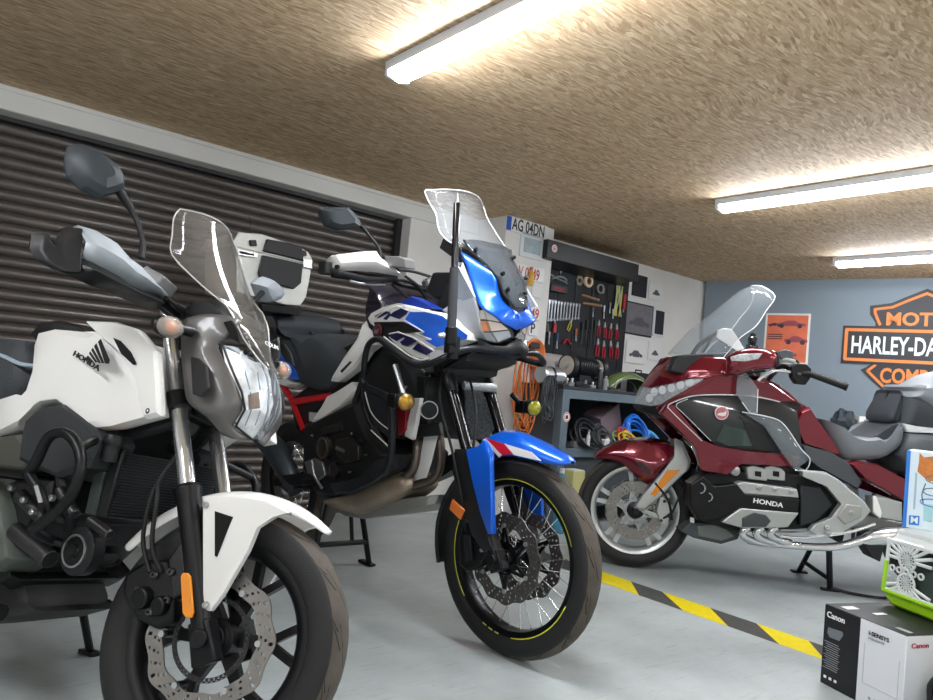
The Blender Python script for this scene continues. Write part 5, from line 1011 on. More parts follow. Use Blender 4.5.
for x_ in (746,764): 
    hv=blk('intake_cover',[(x_,467),(x_+7,465),(x_+17,468),(x_+21,472),(x_+21,481),(x_+2,479)],.26,SIL,.08)
    q=MB(); q.prism(gp([(x_+9,471),(x_+15,471.5),(x_+15,477),(x_+9,476)],.268),(0,.004,0)).mirror2(); q.build('cover_recess',DBLK,hv)
bolts(en,[G.P(*p,y=.308) for p in ((759,488),(775,489.5),(791,492))],.012,(0,1,0),.008,ALU)
a=G.P(753,500.5,y=.318); b=G.P(782,505.5,y=.318)
text('cover_lettering','HONDA',mat('white_print','e8e8e8',.5),en,basis(a,b-a,(0,0,1)),.034,sx=(b-a).length/.034/3.62,off=.0008)
blk('chin_cowl',[(680,531),(690,523),(700,522),(722,522),(742,527),(738,539),(721,544),(694,538)],.18,mat('charcoal_trim','3d4144',.5),.36,T,False)
blk('chin_plate',[(696,526),(715,524),(728,530),(735,536),(721,541),(698,536)],.19,mat('grey_lower_cowl','6f7473',.45,.2),.01,T)
q=MB(); q.prism(gp([(690,517),(694,518),(694,523),(690,522)],.2),(0,.005,0)); q.build('white_glint',WHT,en)  # small bright reflection put in as a white patch
for (x_,y_,r) in ((700,488,.032),(708,497,.026)):
    c=G.P(x_,y_,y=.31); q=MB(); q.lathe([(r,-.06),(r,.0),(r*.7,.004),(r*.65,-.004),(0,-.002)],c,(.5,1,0),22); fo=q.build('fog_lamp',SAT,en)
    q=MB(); q.lathe([(r*.95,.001),(r*.95,.005),(r*.75,.005),(r*.75,.001)],c,(.5,1,0),22,closed=True); q.build('lamp_ring',CHR,fo)
c=G.P(735,471,y=.27); q=MB(); q.lathe([(.026,-.05),(.026,.0),(.02,.004),(0,.004)],c,(.2,1,0),18); q.build('fairing_plug',ALU,T)
for k in range(3):
    x_=742+14*k; q=MB(); q.tube(gp([(x_+6,527,.27),(x_-2+2,533,.27),(x_+6,539,.25),(x_+20,543,.22)]),.02,12,sm=4).mirror2(); q.build('exhaust_header',CHR,T)
q=MB(); q.tube(gp([(748,541,.22),(775,544,.22),(815,547,.23),(840,546,.23),(862,540,.24)]),[.018,.02,.02,.022,.024],12,sm=3).mirror2(); q.build('exhaust_pipe',CHR,T)
q=MB(); q.tube(gp([(862,541,.24),(878,537,.25),(905,535,.26),(1000,534,.27),(1060,530,.27)]),[.026,.045,.05,.052,.048],16,sm=2).mirror2(); q.build('silencer',CHR,T)
q=MB(); q.tube(gp([(780,536),(800,538),(822,536),(850,532),(875,524)],.3),.008,8,sm=3).mirror2(); q.build('lower_rail',CHR,T)
fp=blk('frame_pivot_cover',[(802,470),(826,472),(838,479),(865,502),(871,511),(863,521),(838,535),(816,535),(809,531),(814,525),(831,518),(841,504),(826,486),(802,476)],.29,SIL,.04,T)
blk('pivot_inset',[(846,504),(862,506),(861,517),(845,525),(837,517)],.299,mat('worn_silver_inset','9a9a94',.45,.4),.01,fp)
bolts(fp,[G.P(*p,y=.303) for p in ((851,513),(827,528),(828,534))],.014,(0,1,0),.008,ALU)
blk('footboard_cover',[(872,497),(884,498),(902,502),(902,521),(881,518),(873,512)],.27,SIL,.08,T)
blk('heel_plate',[(873,496),(876,496),(882,513),(880,519),(873,513)],.282,WHT,.01,T)
blk('footboard',[(866,535),(878,533),(884,545),(880,562),(872,558),(864,545)],.26,BLK,.1,T)
blk('mid_engine_casing',[(800,485),(820,488),(832,505),(815,522),(800,526)],.27,mat('dark_ribbed_casing','26292b',.5,.3,bump=1,bs=25),.05)
# centre stand: both feet on the floor
Fa=G.M.inverted()@onz(799,571,.01); Fb=G.M.inverted()@onz(830,589,.01); ta=G.P(810,550,y=-.12); tb_=G.P(829,551,y=.14)
q=MB(); q.tube([ta,Fa],.014,10); q.tube([tb_,Fb],.016,10); q.tube([ta.lerp(Fa,.55),Fb.lerp(tb_,.25)],.012,8); cs=q.build('centre_stand',SAT,T)
for p in (Fa,Fb): q=MB(); q.box(p+Vector((-.0,0,-.003)),(.09,.04,.012)); q.build('stand_foot',SAT,cs,bev=.003)
q=MB(); q.tube([Fb+Vector((0,.01,.01)),G.M.inverted()@onz(850,593,.012),G.M.inverted()@onz(885,598,.012),G.P(905,590,y=.3)],.008,8,sm=4); q.build('stand_lever',SAT,T)
# rear wheel
rw=rim_mesh('rear_wheel',T,Matrix.Translation((-1.695,0,.335)),.215,.08,mat('bright_silver_wheel','c3c6c6',.3,.6),.03,gspokes); tyre(rw,.325,.215,.2)
q=MB(); bar(q,(-1.0,.13,.42),(-1.72,.14,.34),.09,.08,.06,.05); q.box((-1.05,0,.42),(.12,.3,.1)); q.build('swing_arm',SIL,T,bev=.01)
# ================= workshop wall and things around =================
def wq(pts,y,name,m,d=.01,par=None,bev=0,M=None):   # flat board on a plane parallel to the left wall
    P=[ony(p[0],p[1],y) for p in pts]; q=MB(); q.prism(P,(0,d,0)); return q.build(name,m,par,bev=bev,M=M)
def origin(pts,y): P=[ony(p[0],p[1],y) for p in pts]; return sum(P,Vector())/len(P)
YP=3.748
PWH=mat('plate_white','dcdedd',.35,var=.05); INK=mat('ink_black','1b1b1d',.5); INR=mat('ink_red','b0242c',.5); EUB=mat('plate_blue','1c4fb0',.4); PAP=mat('paper_white','d9dad6',.7); 
def plate(pts,label,word,ink,tw,blue=False,y=YP,dx=.0,txm=None):
    o=origin(pts,y); t=thing('number_plate',label,'number plate',o,'number plates on the pilaster'); MI=Matrix.Translation(-o)
    pl=wq(pts,y,'plate_board',PWH,.012,t,.002,MI); P=[ony(p[0],p[1],y) for p in pts]
    x0=min(P[0].x,P[3].x); x1=max(P[1].x,P[2].x); zc=(P[0].z+P[3].z)/2; h=P[0].z-P[3].z
    if blue: q=MB(); q.box((x0+.022,y-.001,zc),(.044,.003,h*.92)); q.build('blue_band',EUB,t,M=MI)
    sx=x0+(.055 if blue else .02)+dx
    text('plate_lettering',word,ink,t,MI@basis((sx,y-.001,zc),(1,0,0),(0,0,1)),h*1.12,sx=tw/(h*1.12),off=.0015)
    return t
plate([(507.4,214.8),(548.5,223.5),(548,241),(507,230)],'white number plate reading AG 04 at the top of the pilaster','AG 04DN',INK,.078,True)
plate([(517,264),(544.5,269),(543.5,283),(516.5,278)],'white number plate with red figures V 0349 below the framed print','V 0349',INR,.075)
plate([(520,305),(540.5,308),(540,321),(519.5,318)],'white number plate with red figures 49 just above the small P plate','0349',INR,.085,dx=.01)
plate([(529,321.5),(538.5,323),(537.8,336.5),(529,335)],'small white plate with a black letter P, lowest on the pilaster','P',INK,.09)
FRK=mat('frame_black','26272a',.5); FRW=mat('frame_white','d2d6d8',.5); SKY=mat('print_pale_blue','a9bcc2',.6,var=.3,vs=18); SEP=mat('print_grey','77757a',.6,var=.25,vs=20); DKP=mat('print_dark','2c2d36',.5,var=.5,vs=25)
SKE=mat('sketch_grey','54545c',.6)
def car(x,y,z,w,h,m,par,MI,flip=1):
    pr=[(-.5,-.25),(-.46,.0),(-.3,.08),(-.16,.36),(.12,.4),(.3,.1),(.46,.04),(.5,-.22),(.36,-.28),(.3,-.15),(.22,-.28),(-.2,-.28),(-.27,-.14),(-.36,-.28)]
    q=MB(); q.prism([(x+a*w*flip,y,z+b*h) for a,b in pr],(0,-.0012,0)); q.build('printed_car',m,par,M=MI)
def picture(pts,label,fr,bg,fw_,y=4.0,cr_=None,grp='framed prints on the white wall'):
    o=origin(pts,y-.01); t=thing('framed_print',label,'picture',o,grp); MI=Matrix.Translation(-o)
    P=[ony(p[0],p[1],y-.012) for p in pts]; x0=(P[0].x+P[3].x)/2; x1=(P[1].x+P[2].x)/2; z1=(P[0].z+P[1].z)/2; z0=(P[2].z+P[3].z)/2
    q=MB(); q.box(((x0+x1)/2,y-.006,(z0+z1)/2),(x1-x0,.012,z1-z0)); q.build('frame',fr,t,bev=.002,M=MI)
    q=MB(); q.box(((x0+x1)/2,y-.0125,(z0+z1)/2),(x1-x0-2*fw_,.002,z1-z0-2*fw_)); q.build('print',bg,t,M=MI)
    if cr_: car((x0+x1)/2,y-.0138,(z0+z1)/2-.1*(z1-z0),(x1-x0)*cr_,(z1-z0)*.42,SKE,t,MI)
    return t
picture([(521,232),(545,236),(543,260),(520,257)],'white framed pale blue print on the pilaster under the AG plate',FRW,SKY,.035,YP+.012)
picture([(532,284),(542.5,286),(542,299),(532,297)],'small blank white framed card on the pilaster between two red-figured plates',FRW,PAP,.012,YP+.012)
YB=4.0
picture([(634,273),(647.5,277.5),(646.5,298.5),(632.5,295)],'dark framed print, top left of the group beside the tool board',FRK,DKP,.012)
picture([(650,280.4),(664,283),(662.5,302),(648.5,299.5)],'white framed print with a dark figure, top right of the picture group',FRW,PAP,.02,cr_=.5)
picture([(627.2,299.8),(653,306.8),(652.3,339),(624,332)],'largest framed print, grey with an old racing car in a dark frame',FRK,SEP,.014,cr_=.75)
picture([(654.6,307.5),(666,310),(664,337.5),(653.4,335.5)],'narrow upright dark framed print right of the large grey print',FRW,DKP,.02)
picture([(627.4,338.3),(646,342),(644.5,365.8),(625,361.5)],'white framed print with a round grey car sketch below the large print',FRW,PAP,.012,cr_=.7)
picture([(649,341.7),(662,343.2),(660.6,361.5),(648,359.8)],'small white framed sketch, bottom right of the picture group',FRW,PAP,.02,cr_=.5)
o=ony(531,278,3.7355); t=thing('gas_bottle','small yellow and orange bottle hanging in front of the V 0349 plate','bottle',o); q=MB(); q.lathe([(.0,-.06),(.022,-.055),(.024,.03),(.01,.05),(.01,.065),(0,.066)],(0,0,0),(0,0,1),16); q.build('bottle_body',mat('yellow_bottle','d8a83a',.4,var=.3,vs=30),t); q=MB(); q.lathe([(.012,.06),(.012,.08),(0,.081)],(0,0,0),(0,0,1),12); q.build('cap',mat('orange_cap','c2632a',.4),t)
o=ony(487,233,4.055); t=thing('junction_box','white junction box high on the wall behind the clear windscreen','junction box',o); q=MB(); q.box((0,-.02,0),(.12,.045,.1)); q.build('box_body',WHT,t,bev=.006); q=MB(); q.cyl((0,-.03,.05),(.0,-.03,.12),.01); q.build('conduit',WHT,t)
# tool board and box above it
BNV=mat('navy_black_board','14181d',.6,var=.2,vs=8); BXB=mat('black_satin_box','14161a',.4)
o=Vector((4.45,3.95,1.56)); t=thing('tool_board','tall black tool board fixed on the white wall above the workbench','tool board',o)
q=MB(); q.box((0,.02,0),(1.17,.05,1.1)); q.build('board_panel',BNV,t,bev=.003)
for k in range(6): q=MB(); q.box((-.5+.2*k,-.009,-.02),(.006,.008,1.0)); q.build('board_rail',mat('board_rail','23282e',.5),t)
t=thing('light_box','long black box with a round white sticker running along the top of the tool board','box',(4.3,3.82,1.98)); 
q=MB(); q.prism([(-.56,-.12,.068),(-.56,-.12,-.068),(-.56,.112,-.088),(-.56,.112,.068)],(1.09,0,0)); q.build('box_body',BXB,t,bev=.003)
c=ony(554.5,248.5,3.699)-Vector((4.3,3.82,1.98)); q=MB(); q.lathe([(.028,0),(.028,.002),(0,.002)],c,(0,-1,0),24); st_=q.build('round_sticker',mat('sticker_white','e3dcd9',.5),t); q=MB(); q.lathe([(.02,.0022),(.02,.003),(.016,.003),(.016,.0022)],c,(0,-1,0),24,closed=True); q.build('sticker_ring',INR,st_); q=MB(); q.prism([c+Vector((a*.001,-.0022,b*.001)) for a,b in ((-8,-9),(8,-9),(6,8),(0,3),(-6,8))],(0,-.001,0)); q.build('sticker_figure',INR,st_)
# hanging tools ------------------------------------------------------------
YT_=3.943
TS=mat('tool_steel','b4b9bd',.3,.8); TR=mat('tool_red_grip','a81c2c',.45); TK=mat('tool_black','1c1e22',.45); TY=mat('tool_yellow','c6b53a',.5); TW=mat('tool_wood','9a7350',.6)
def tp_(px,py,y=YT_): return ony(px,py,y)
def hung(name,label,cat,px,py,group='tools on the black board'): return thing(name,label,cat,tp_(px,py),group)
# spanners in a row
for k in range(13):
    f=k/12; x=541.5+36.5*f; y0=299.5+5*f; y1=321.3-2*f
    a=tp_(x+ .8,y0); b=tp_(x,y1); L_=(a-b).length; w=.013-.004*f
    where=('leftmost and longest' if k==0 else 'rightmost and shortest' if k==12 else ['second','third','fourth','fifth','sixth','seventh','eighth','ninth','tenth','eleventh','twelfth'][k-1])
    t=thing('spanner','chrome spanner, %s in the row from the left on the tool board'%where if 0<k<12 else 'chrome spanner, %s of the row on the tool board'%where,'spanner',b,'spanners in a row')
    q=MB(); q.prism([(-w/2,0,.01),(w/2,0,.01),(w/2,0,L_-.02),(-w/2,0,L_-.02)],(0,-.006,0)); sh_=q.build('shank',TS,t,bev=.001)
    q=MB(); q.lathe([(w*.55,-.004),(w*1.05,-.004),(w*1.05,.004),(w*.55,.004)],(0,-.003,.008),(0,1,0),14,closed=True); q.build('ring_end',TS,t)
    q=MB(); q.prism([(-w*.5,0,L_-.024),(w*.5,0,L_-.024),(w*1.1,0,L_-.008),(w*.8,0,L_+.01),(w*.3,0,L_-.002),(-w*.3,0,L_-.002),(-w*.8,0,L_+.01),(-w*1.1,0,L_-.008)],(0,-.007,0)); q.build('open_end',TS,t)
def pliers(px,py,s,m,label,tilt=0,group='pliers on the black board'):
    t=hung('pliers',label,'pliers',px,py,group); RT=Matrix.Rotation(tilt,4,'Y')
    for sg in (-1,1):
        q=MB(); q.tube([Vector((sg*.006*s,-.01,.0)),Vector((sg*.022*s,-.012,-.05*s)),Vector((sg*.018*s,-.01,-.13*s))],[.006*s,.0085*s,.007*s],8,sm=3); q.build('handle',m,t,M=RT)
    q=MB(); q.prism([Vector((a*s,0,b*s)) for a,b in ((-.014,-.012),(.014,-.012),(.016,.01),(.006,.06),(-.006,.06),(-.016,.01))],(0,-.014,0)); q.build('jaws',TS,t,M=RT,bev=.001)
rows_=[(598,325,'first'),(604,327,'second'),(610,328,'third'),(616,329,'last')]
for x,y,n in rows_: pliers(x,y,.72,TR,'red handled pliers, %s from the left in the upper row of pliers'%n,random.uniform(-.15,.15))
for x,y,n in [(597,344,'first'),(603,346,'second'),(610,346,'third'),(616.5,347,'last')]: pliers(x,y,.78,TR,'red handled pliers, %s from the left in the lower row of pliers'%n,random.uniform(-.15,.15))
pliers(570,322,.6,TY,'yellow handled pliers hanging under the row of spanners',.35)
t=hung('gear_puller','silver T-shaped puller at the top left of the tool board','puller',564,268); q=MB(); q.tube([(-.05,-.01,.0),(.07,-.01,.0)],.006,8); q.build('cross_bar',TS,t); q=MB(); q.tube([(-.045,-.01,.035),(-.045,-.01,-.05)],.008,8); q.build('arm',TS,t)
t=hung('clamp','pale locking clamp lying across the upper left of the tool board','clamp',558,279); q=MB(); q.tube([(-.09,-.01,.02),(-.03,-.012,.0),(.05,-.012,-.01),(.1,-.01,-.02)],.008,8,sm=3); q.build('lower_arm',TS,t); q=MB(); q.tube([(-.08,-.012,-.012),(-.02,-.014,.016),(.05,-.014,.018),(.09,-.012,.0)],.009,8,sm=3); q.build('upper_arm',TS,t)
t=hung('riveter_case','flat black case with red lettering on the upper left of the tool board','case',557,289); q=MB(); q.box((0,-.012,0),(.19,.024,.062)); q.build('case_body',TK,t,bev=.008); q=MB(); 
for k in range(6): q=MB(); q.box((-.05+.02*k,-.025,.0),(.013,.002,.022)); q.build('red_lettering_mark',INR,t)
t=hung('tape_roll','brown tape roll with a cream rim hanging in the middle of the tool board','tape roll',586.5,281.5); q=MB(); q.lathe([(.03,-.02),(.05,-.02),(.05,.0),(.03,.0)],(0,-.01,0),(0,1,0),28,closed=True); q.build('roll',mat('tape_cream','d8c4a4',.6),t); q=MB(); q.lathe([(.015,-.018),(.032,-.018),(.032,.0),(.015,.0)],(0,-.011,0),(0,1,0),28,closed=True); q.build('core',mat('tape_brown','6e4228',.6),t)
t=hung('tape_roll','dull beige tape roll half hidden behind the brown tape roll','tape roll',579.5,280.5); q=MB(); q.lathe([(.02,-.008),(.042,-.008),(.042,.008),(.02,.008)],(0,.004,0),(0,1,0),24,closed=True); q.build('roll',mat('tape_beige','8e8474',.7),t)
t=hung('wire_coil','pale grey wire coil hanging right of the tape rolls','wire coil',599,289); 
q=MB()
pts=[]
for k in range(60): a=2*PI*k/12; pts.append((.04*math.cos(a)+.003*math.sin(k),-.012-.0006*k*.4,.036*math.sin(a)))
q.tube(pts,.005,6); q.build('wire',mat('pale_wire','a5a49a',.5,.2),t)
for (a,b,c_,d_,n) in ((580.6,295,597,299.8,'upper'),(582,303,600,306,'lower')):
    A_=tp_(a,b);B_=tp_(c_,d_); t=thing('wooden_handle','%s of two light wooden handles lying level on the tool board'%n,'handle',A_,'wooden handles on the tool board'); q=MB(); q.tube([Vector((0,-.01,0)),(B_-A_)*.4+Vector((0,-.01,0)),(B_-A_)+Vector((0,-.01,0))],[.009,.012,.010],10); q.build('handle_shaft',TW,t); q=MB(); q.tube([(B_-A_)*.98+Vector((0,-.01,0)),(B_-A_)*1.04+Vector((0,-.01,0))],.011,10); q.build('ferrule',TS,t)
for k,(x,y0,y1) in enumerate(((580,322,345),(584.5,320,346),(589,319,347),(593,320,345))):
    a=tp_(x+1,y0);b=tp_(x,y1); t=thing('screwdriver','dark screwdriver, %s of four hanging left of the red pliers'%['first','second','third','last'][k],'screwdriver',b,'dark screwdrivers on the tool board'); h=(a-b).length
    q=MB(); q.tube([(0,-.01,h),(0,-.01,h*.62)],[.011,.009],10); q.build('handle',TK,t); q=MB(); q.tube([(0,-.01,h*.62),(0,-.01,0)],.004,8); q.build('blade',mat('dark_steel','4b4b4c',.35,.9),t)
t=hung('ratchet_strap','bundle of yellow and pale green strap hanging at the right of the tool board','strap',617,300)
for k in range(7):
    dx=random.uniform(-.035,.035); q=MB(); q.tube([(dx,-.012-.003*k,.12),(dx+random.uniform(-.02,.02),-.02,.0),(dx+random.uniform(-.03,.03),-.015,-.14)],.008,6,sm=4,sq=.4); q.build('strap_loop',TY if k%2 else mat('pale_green_strap','9fae8a',.6),t)
t=hung('utility_knife','red utility knife hanging at the right edge of the tool board','knife',623,302); q=MB(); q.box((0,-.012,0),(.026,.02,.13)); q.build('knife_body',TR,t,bev=.005); q=MB(); q.box((0,-.012,-.075),(.014,.004,.03)); q.build('blade',TS,t)
t=hung('box_cutter','small red box cutter below the left end of the spanners','cutter',553.5,328); q=MB(); q.prism([(-.012,0,.04),(.012,0,.04),(.02,0,-.03),(-.018,0,-.04)],(0,-.02,0)); q.build('body',TR,t,bev=.004); q=MB(); q.box((0,-.01,.05),(.01,.006,.03)); q.build('blade',TS,t)
t=hung('allen_key_set','small green-grey key set at the lower left of the tool board','key set',546,327); 
for k in range(4): q=MB(); q.tube([(-.03+.014*k,-.01,.03),(-.025+.016*k,-.01,-.03),(-.015+.016*k,-.01,-.035)],.004,6); q.build('key',mat('key_green_grey','7e8a72',.5,.3),t)
t=hung('red_clamp','dark red spring clamp low on the tool board above the grinder','clamp',566,339)
for sg in (-1,1): q=MB(); q.tube([(sg*.01,-.01,0),(sg*.03,-.012,-.03),(sg*.05,-.01,-.035)],.009,8,sm=3); q.build('clamp_arm',TR,t)
for k,(x,y,L_,m,w) in enumerate(((548,338,.1,TS,'short bright tool below the key set'),(556,341,.12,mat('tool_blue','3b5c8a',.5),'blue-grey tool low on the board left of the red spring clamp'),(575,335,.1,mat('tool_orange','c46a32',.5),'small orange tool below the yellow pliers'),(603,312,.11,TS,'bright tool above the first red pliers'),(609,308,.09,mat('tool_grey','6d7378',.4,.5),'grey tool above the second red pliers'),(612,314,.08,TS,'small silver tool left of the yellow strap bundle'),(592,312,.08,mat('tool_grey','6d7378',.4,.5),'grey tool just below the wooden handles'))):
    t=hung('hand_tool',w,'tool',x,y,'small hand tools on the board'); q=MB(); q.tube([(0,-.01,L_/2),(0,-.01,0)],[.009,.008],8); q.build('handle',m,t); q=MB(); q.tube([(0,-.01,0),(.004,-.01,-L_/2)],[.004,.006],8); q.build('shaft',TS,t)
# workbench ------------------------------------------------------------
BX0,BX1,YF,YBK=3.66,6.1,3.35,3.98; ZT=.985; ZS=.555
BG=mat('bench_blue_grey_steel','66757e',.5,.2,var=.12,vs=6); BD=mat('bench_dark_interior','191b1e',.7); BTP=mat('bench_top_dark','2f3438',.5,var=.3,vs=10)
t=thing('workbench','grey steel workbench with an open shelf against the tool wall','workbench',(BX0,YF,0)); OF=Matrix.Translation((-BX0,-YF,0))
q=MB(); q.box(((BX0+BX1)/2,(YF+YBK)/2,ZT-.012),(BX1-BX0,YBK-YF,.024)); q.build('worktop',BTP,t,bev=.003,M=OF)
q=MB(); q.box(((BX0+BX1)/2,YF+.02,ZT-.055),(BX1-BX0,.04,.06)); q.build('front_rail',BG,t,bev=.003,M=OF)
for x in (BX0+.035,BX1-.035,(BX0+BX1)/2+.3):
    q=MB(); q.box((x,YF+.0325,(ZT-.03)/2),(.07,.07,ZT-.03)); q.build('leg',BG,t,bev=.003,M=OF)
for x in (BX0+.035,BX1-.035): q=MB(); q.box((x,YBK-.04,(ZT-.03)/2),(.07,.07,ZT-.03)); q.build('leg',BG,t,bev=.003,M=OF)
q=MB(); q.box((BX0+.012,(YF+YBK)/2,.55),(.012,.5,.82)); q.build('end_panel',mat('bench_end_panel','4a4e52',.6,var=.1),t,M=OF)
q=MB(); q.box(((BX0+BX1)/2,(YF+YBK)/2,ZS-.03),(BX1-BX0-.02,YBK-YF-.02,.06)); q.build('shelf',BG,t,bev=.003,M=OF)
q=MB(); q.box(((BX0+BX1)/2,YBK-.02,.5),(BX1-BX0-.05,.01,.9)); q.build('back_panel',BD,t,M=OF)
q=MB(); q.box(((BX0+BX1)/2,YF+.05,.33),(BX1-BX0-.15,.012,.38)); q.build('lower_door',mat('bench_lower_panel','3c4348',.6),t,M=OF)
c=ony(566.6,417,YF-.001); q=MB(); q.lathe([(.034,0),(.034,.002),(0,.002)],c,(0,-1,0),26); ls=q.build('round_sticker',mat('sticker_white','e3dcd9',.5),t,M=OF)
q=MB(); q.lathe([(.031,.0022),(.031,.0028),(.024,.0028),(.024,.0022)],c,(0,-1,0),26,closed=True); q.build('sticker_ring',mat('salmon_print','d08a7c',.5),ls,M=OF)
q=MB(); q.prism([c+Vector((a*.001,-.0022,b*.001)) for a,b in ((-12,-13),(12,-13),(13,0),(6,14),(-6,14),(-13,0))],(0,-.001,0)); q.build('sticker_figure',INK,ls,M=OF)
# things on the worktop
ZW=ZT
t=thing('bench_grinder','bench grinder with ribbed black motor and a round stone guard on the workbench','grinder',ony(580,375,3.55)*1); bo=ony(580,384,3.55); bo.z=ZW+.0; t.location=bo
q=MB(); q.box((0,0,.02),(.26,.16,.04)); q.box((0,0,.06),(.12,.1,.06)); q.build('base',TK,t,bev=.006)
q=MB(); pr=[]
for k in range(11): pr+=[(.072,-.11+.02*k),(.072,-.10+.02*k),(.062,-.10+.02*k),(.062,-.09+.02*k)]
q.lathe([(.03,-.115)]+pr+[(.03,.115)],(.03,0,.15),(1,0,0),24); q.build('motor',mat('motor_dark','25282b',.4,.3),t,ang=20)
for sx in (-.14,.19):
    q=MB(); q.lathe([(.012,-.022),(.085,-.022),(.09,-.012),(.09,.014),(.05,.016)],(sx,-.0,.15),(1,0,0),28); gd=q.build('wheel_guard',TK,t)
    q=MB(); q.lathe([(.012,-.0245),(.07,-.0245),(.074,-.012),(.012,-.012)],(sx,-.0,.15),(1,0,0),28); q.build('grinding_stone',mat('grinding_stone','b8b3a8',.8),gd)
    q=MB(); q.lathe([(.012,-.034),(.022,-.034),(.022,-.02)],(sx,0,.15),(1,0,0),14); q.build('wheel_nut',TS,gd)
def ontop(px,y,name,label,cat,z=ZW,group=None): b=ony(px,390,y); b.z=z; return thing(name,label,cat,b,group)
t=ontop(549,3.42,'steel_canister','short silver cylinder lying on the workbench left of the grinder','cylinder'); q=MB(); q.lathe([(.0,-.1),(.055,-.1),(.06,-.09),(.06,.09),(.05,.1),(.03,.1),(.03,.13),(0,.13)],(0,0,.06),(1,0,0),26); q.build('cylinder_body',TS,t); q=MB(); q.lathe([(.062,-.02),(.062,.0)],(0,0,.06),(1,0,0),26); q.build('band',TK,t)
t=ontop(543,3.78,'paper_roll','large pale grey roll lying behind the silver cylinder on the workbench','roll'); q=MB(); q.lathe([(.03,-.16),(.115,-.16),(.118,-.15),(.118,.15),(.115,.16),(.03,.16)],(0,0,.118),(1,0,0),30); q.build('roll_body',mat('pale_roll','aaa6a6',.6),t); q=MB(); q.lathe([(.022,-.165),(.03,-.165),(.03,.165),(.022,.165)],(0,0,.118),(1,0,0),20,closed=True); q.build('core',mat('tape_brown','6e4228',.6),t)
for px,y,h,r,m,lb in ((599,3.42,.16,.022,TK,'tall dark bottle on the workbench just right of the grinder'),(605,3.40,.1,.02,mat('grey_bottle','8a8d8f',.4),'short grey bottle on the workbench left of the green mudguard'),(600,3.62,.2,.018,mat('clear_grey_bottle','6e7478',.3),'slim grey spray bottle behind the dark bottle on the workbench')):
    t=ontop(px,y,'bottle',lb,'bottle',group='bottles on the workbench'); q=MB(); q.lathe([(0,0),(r,0),(r,h*.7),(r*.45,h*.85),(r*.45,h*.95)],(0,0,0),(0,0,1),16); q.build('bottle_body',m,t); q=MB(); q.lathe([(r*.55,h*.9),(r*.55,h),(0,h)],(0,0,0),(0,0,1),14); q.build('cap',TS,t)
# green mudguard lying on the bench
a=ony(603,382,3.5); b=ony(648,372,3.5); a.z=ZW+.002
t=thing('mudguard','olive green motorcycle mudguard lying arched on the workbench','mudguard',a); L2=(b.x-a.x)
q=MB(); rows=[]
for k in range(15):
    f=k/14; an=PI*(1-.93*f)-.05; cx=L2*.52; R_=L2*.5
    cxp=cx+math.cos(an)*R_; cz=max(0.004,math.sin(an)*.15); sq=.07
    nx,nz=math.cos(an),math.sin(an)
    rows.append([Vector((cxp-nx*.045*abs(u)**2.5,u*sq,cz-nz*.05*abs(u)**2.5+.004)) for u in (-1,-.8,-.5,-.2,.2,.5,.8,1)])
q.grid(rows); mg=q.build('mudguard_shell',mat('olive_green_paint','56693c',.25,coat=.7),t,solid=.003,ang=60)
q=MB(); q.tube([r[0] for r in rows],.004,6); q.build('rolled_edge',mat('pale_edge','a9aa9c',.4,.3),mg)
q=MB(); q.tube([r[-1] for r in rows],.004,6); q.build('rolled_edge',mat('pale_edge','a9aa9c',.4,.3),mg)
t=ontop(637,3.85,'tool_case','small black case standing against the wall behind the green mudguard','case'); q=MB(); q.box((0,0,.09),(.2,.08,.18)); q.build('case_body',TK,t,bev=.006); q=MB(); q.tube([(-.04,0,.18),(-.04,0,.2),(.04,0,.2),(.04,0,.18)],.006,8); q.build('handle',TK,t)
# small parts on the worktop
for k,(px,y) in enumerate(((571,3.41),(585,3.40),(592,3.42),(607,3.40),(566,3.44))):
    t=ontop(px,y,'metal_part','small metal part on the front edge of the workbench, %s from the left'%{566:'first',571:'second',585:'third',592:'fourth',607:'fifth'}[px],'metal part',group='small parts along the worktop edge')
    s_=.03+.012*random.random(); q=MB(); q.box((0,0,s_*.4),(s_*1.8,s_,s_*.8),Matrix.Rotation(random.random(),3,'Z')); q.build('block',mat('part_steel_%d'%(k%2),('8a8c8e','33363a')[k%2],.4,.6),t,bev=.004); q=MB(); q.cyl((0,0,s_*.7),(s_*.4,.01,s_*1.5),s_*.25); q.build('stud',TS,t)
# things on the open shelf
def onshelf(px,y,name,label,cat,group=None): b=ony(px,430,y); b.z=ZS; return thing(name,label,cat,b,group)
t=onshelf(603,3.6,'cardboard_box','mauve grey cardboard box tilted on the shelf among cables','box')
RT=Matrix.Rotation(-.55,4,'Y')@Matrix.Rotation(.2,4,'X'); q=MB(); q.box((0,0,.02),(.24,.16,.26)); q.build('box_body',mat('mauve_card','7d6c74',.7),t,bev=.003,M=Matrix.Translation((0,0,.16))@RT); q=MB(); q.box((.1,-.0,.155),(.05,.162,.012)); q.build('red_edge',mat('maroon_card','6c2a36',.6),t,M=Matrix.Translation((0,0,.16))@RT)
def cable(px,y,label,m,n,sx,sz,r=.006,cat='cable',name='cable_coil',z0=0):
    t=onshelf(px,y,name,label,cat,'cables on the bench shelf'); rnd=random.Random(px); t.location.z+=z0
    for j in range(n):
        pts=[]; a0=rnd.random()*6; ex=rnd.uniform(.6,1); ez=rnd.uniform(.5,1); tl=rnd.uniform(-.6,.6)
        for k in range(14): a=a0+2*PI*k/14; pts.append((sx*ex*math.cos(a),-.05+.05*math.sin(a+tl)+.01*j*.5,max(r,.01+sz*ez*(.5+.5*math.sin(a)))))
        q=MB(); q.tube(pts,r,6,closed=True,sm=2); q.build('cable_loop',m,t)
    return t
cable(634,3.44,'bright blue cable tangle on the bench shelf under the green mudguard',mat('blue_cable','2273d6',.4),10,.13,.26,.009)
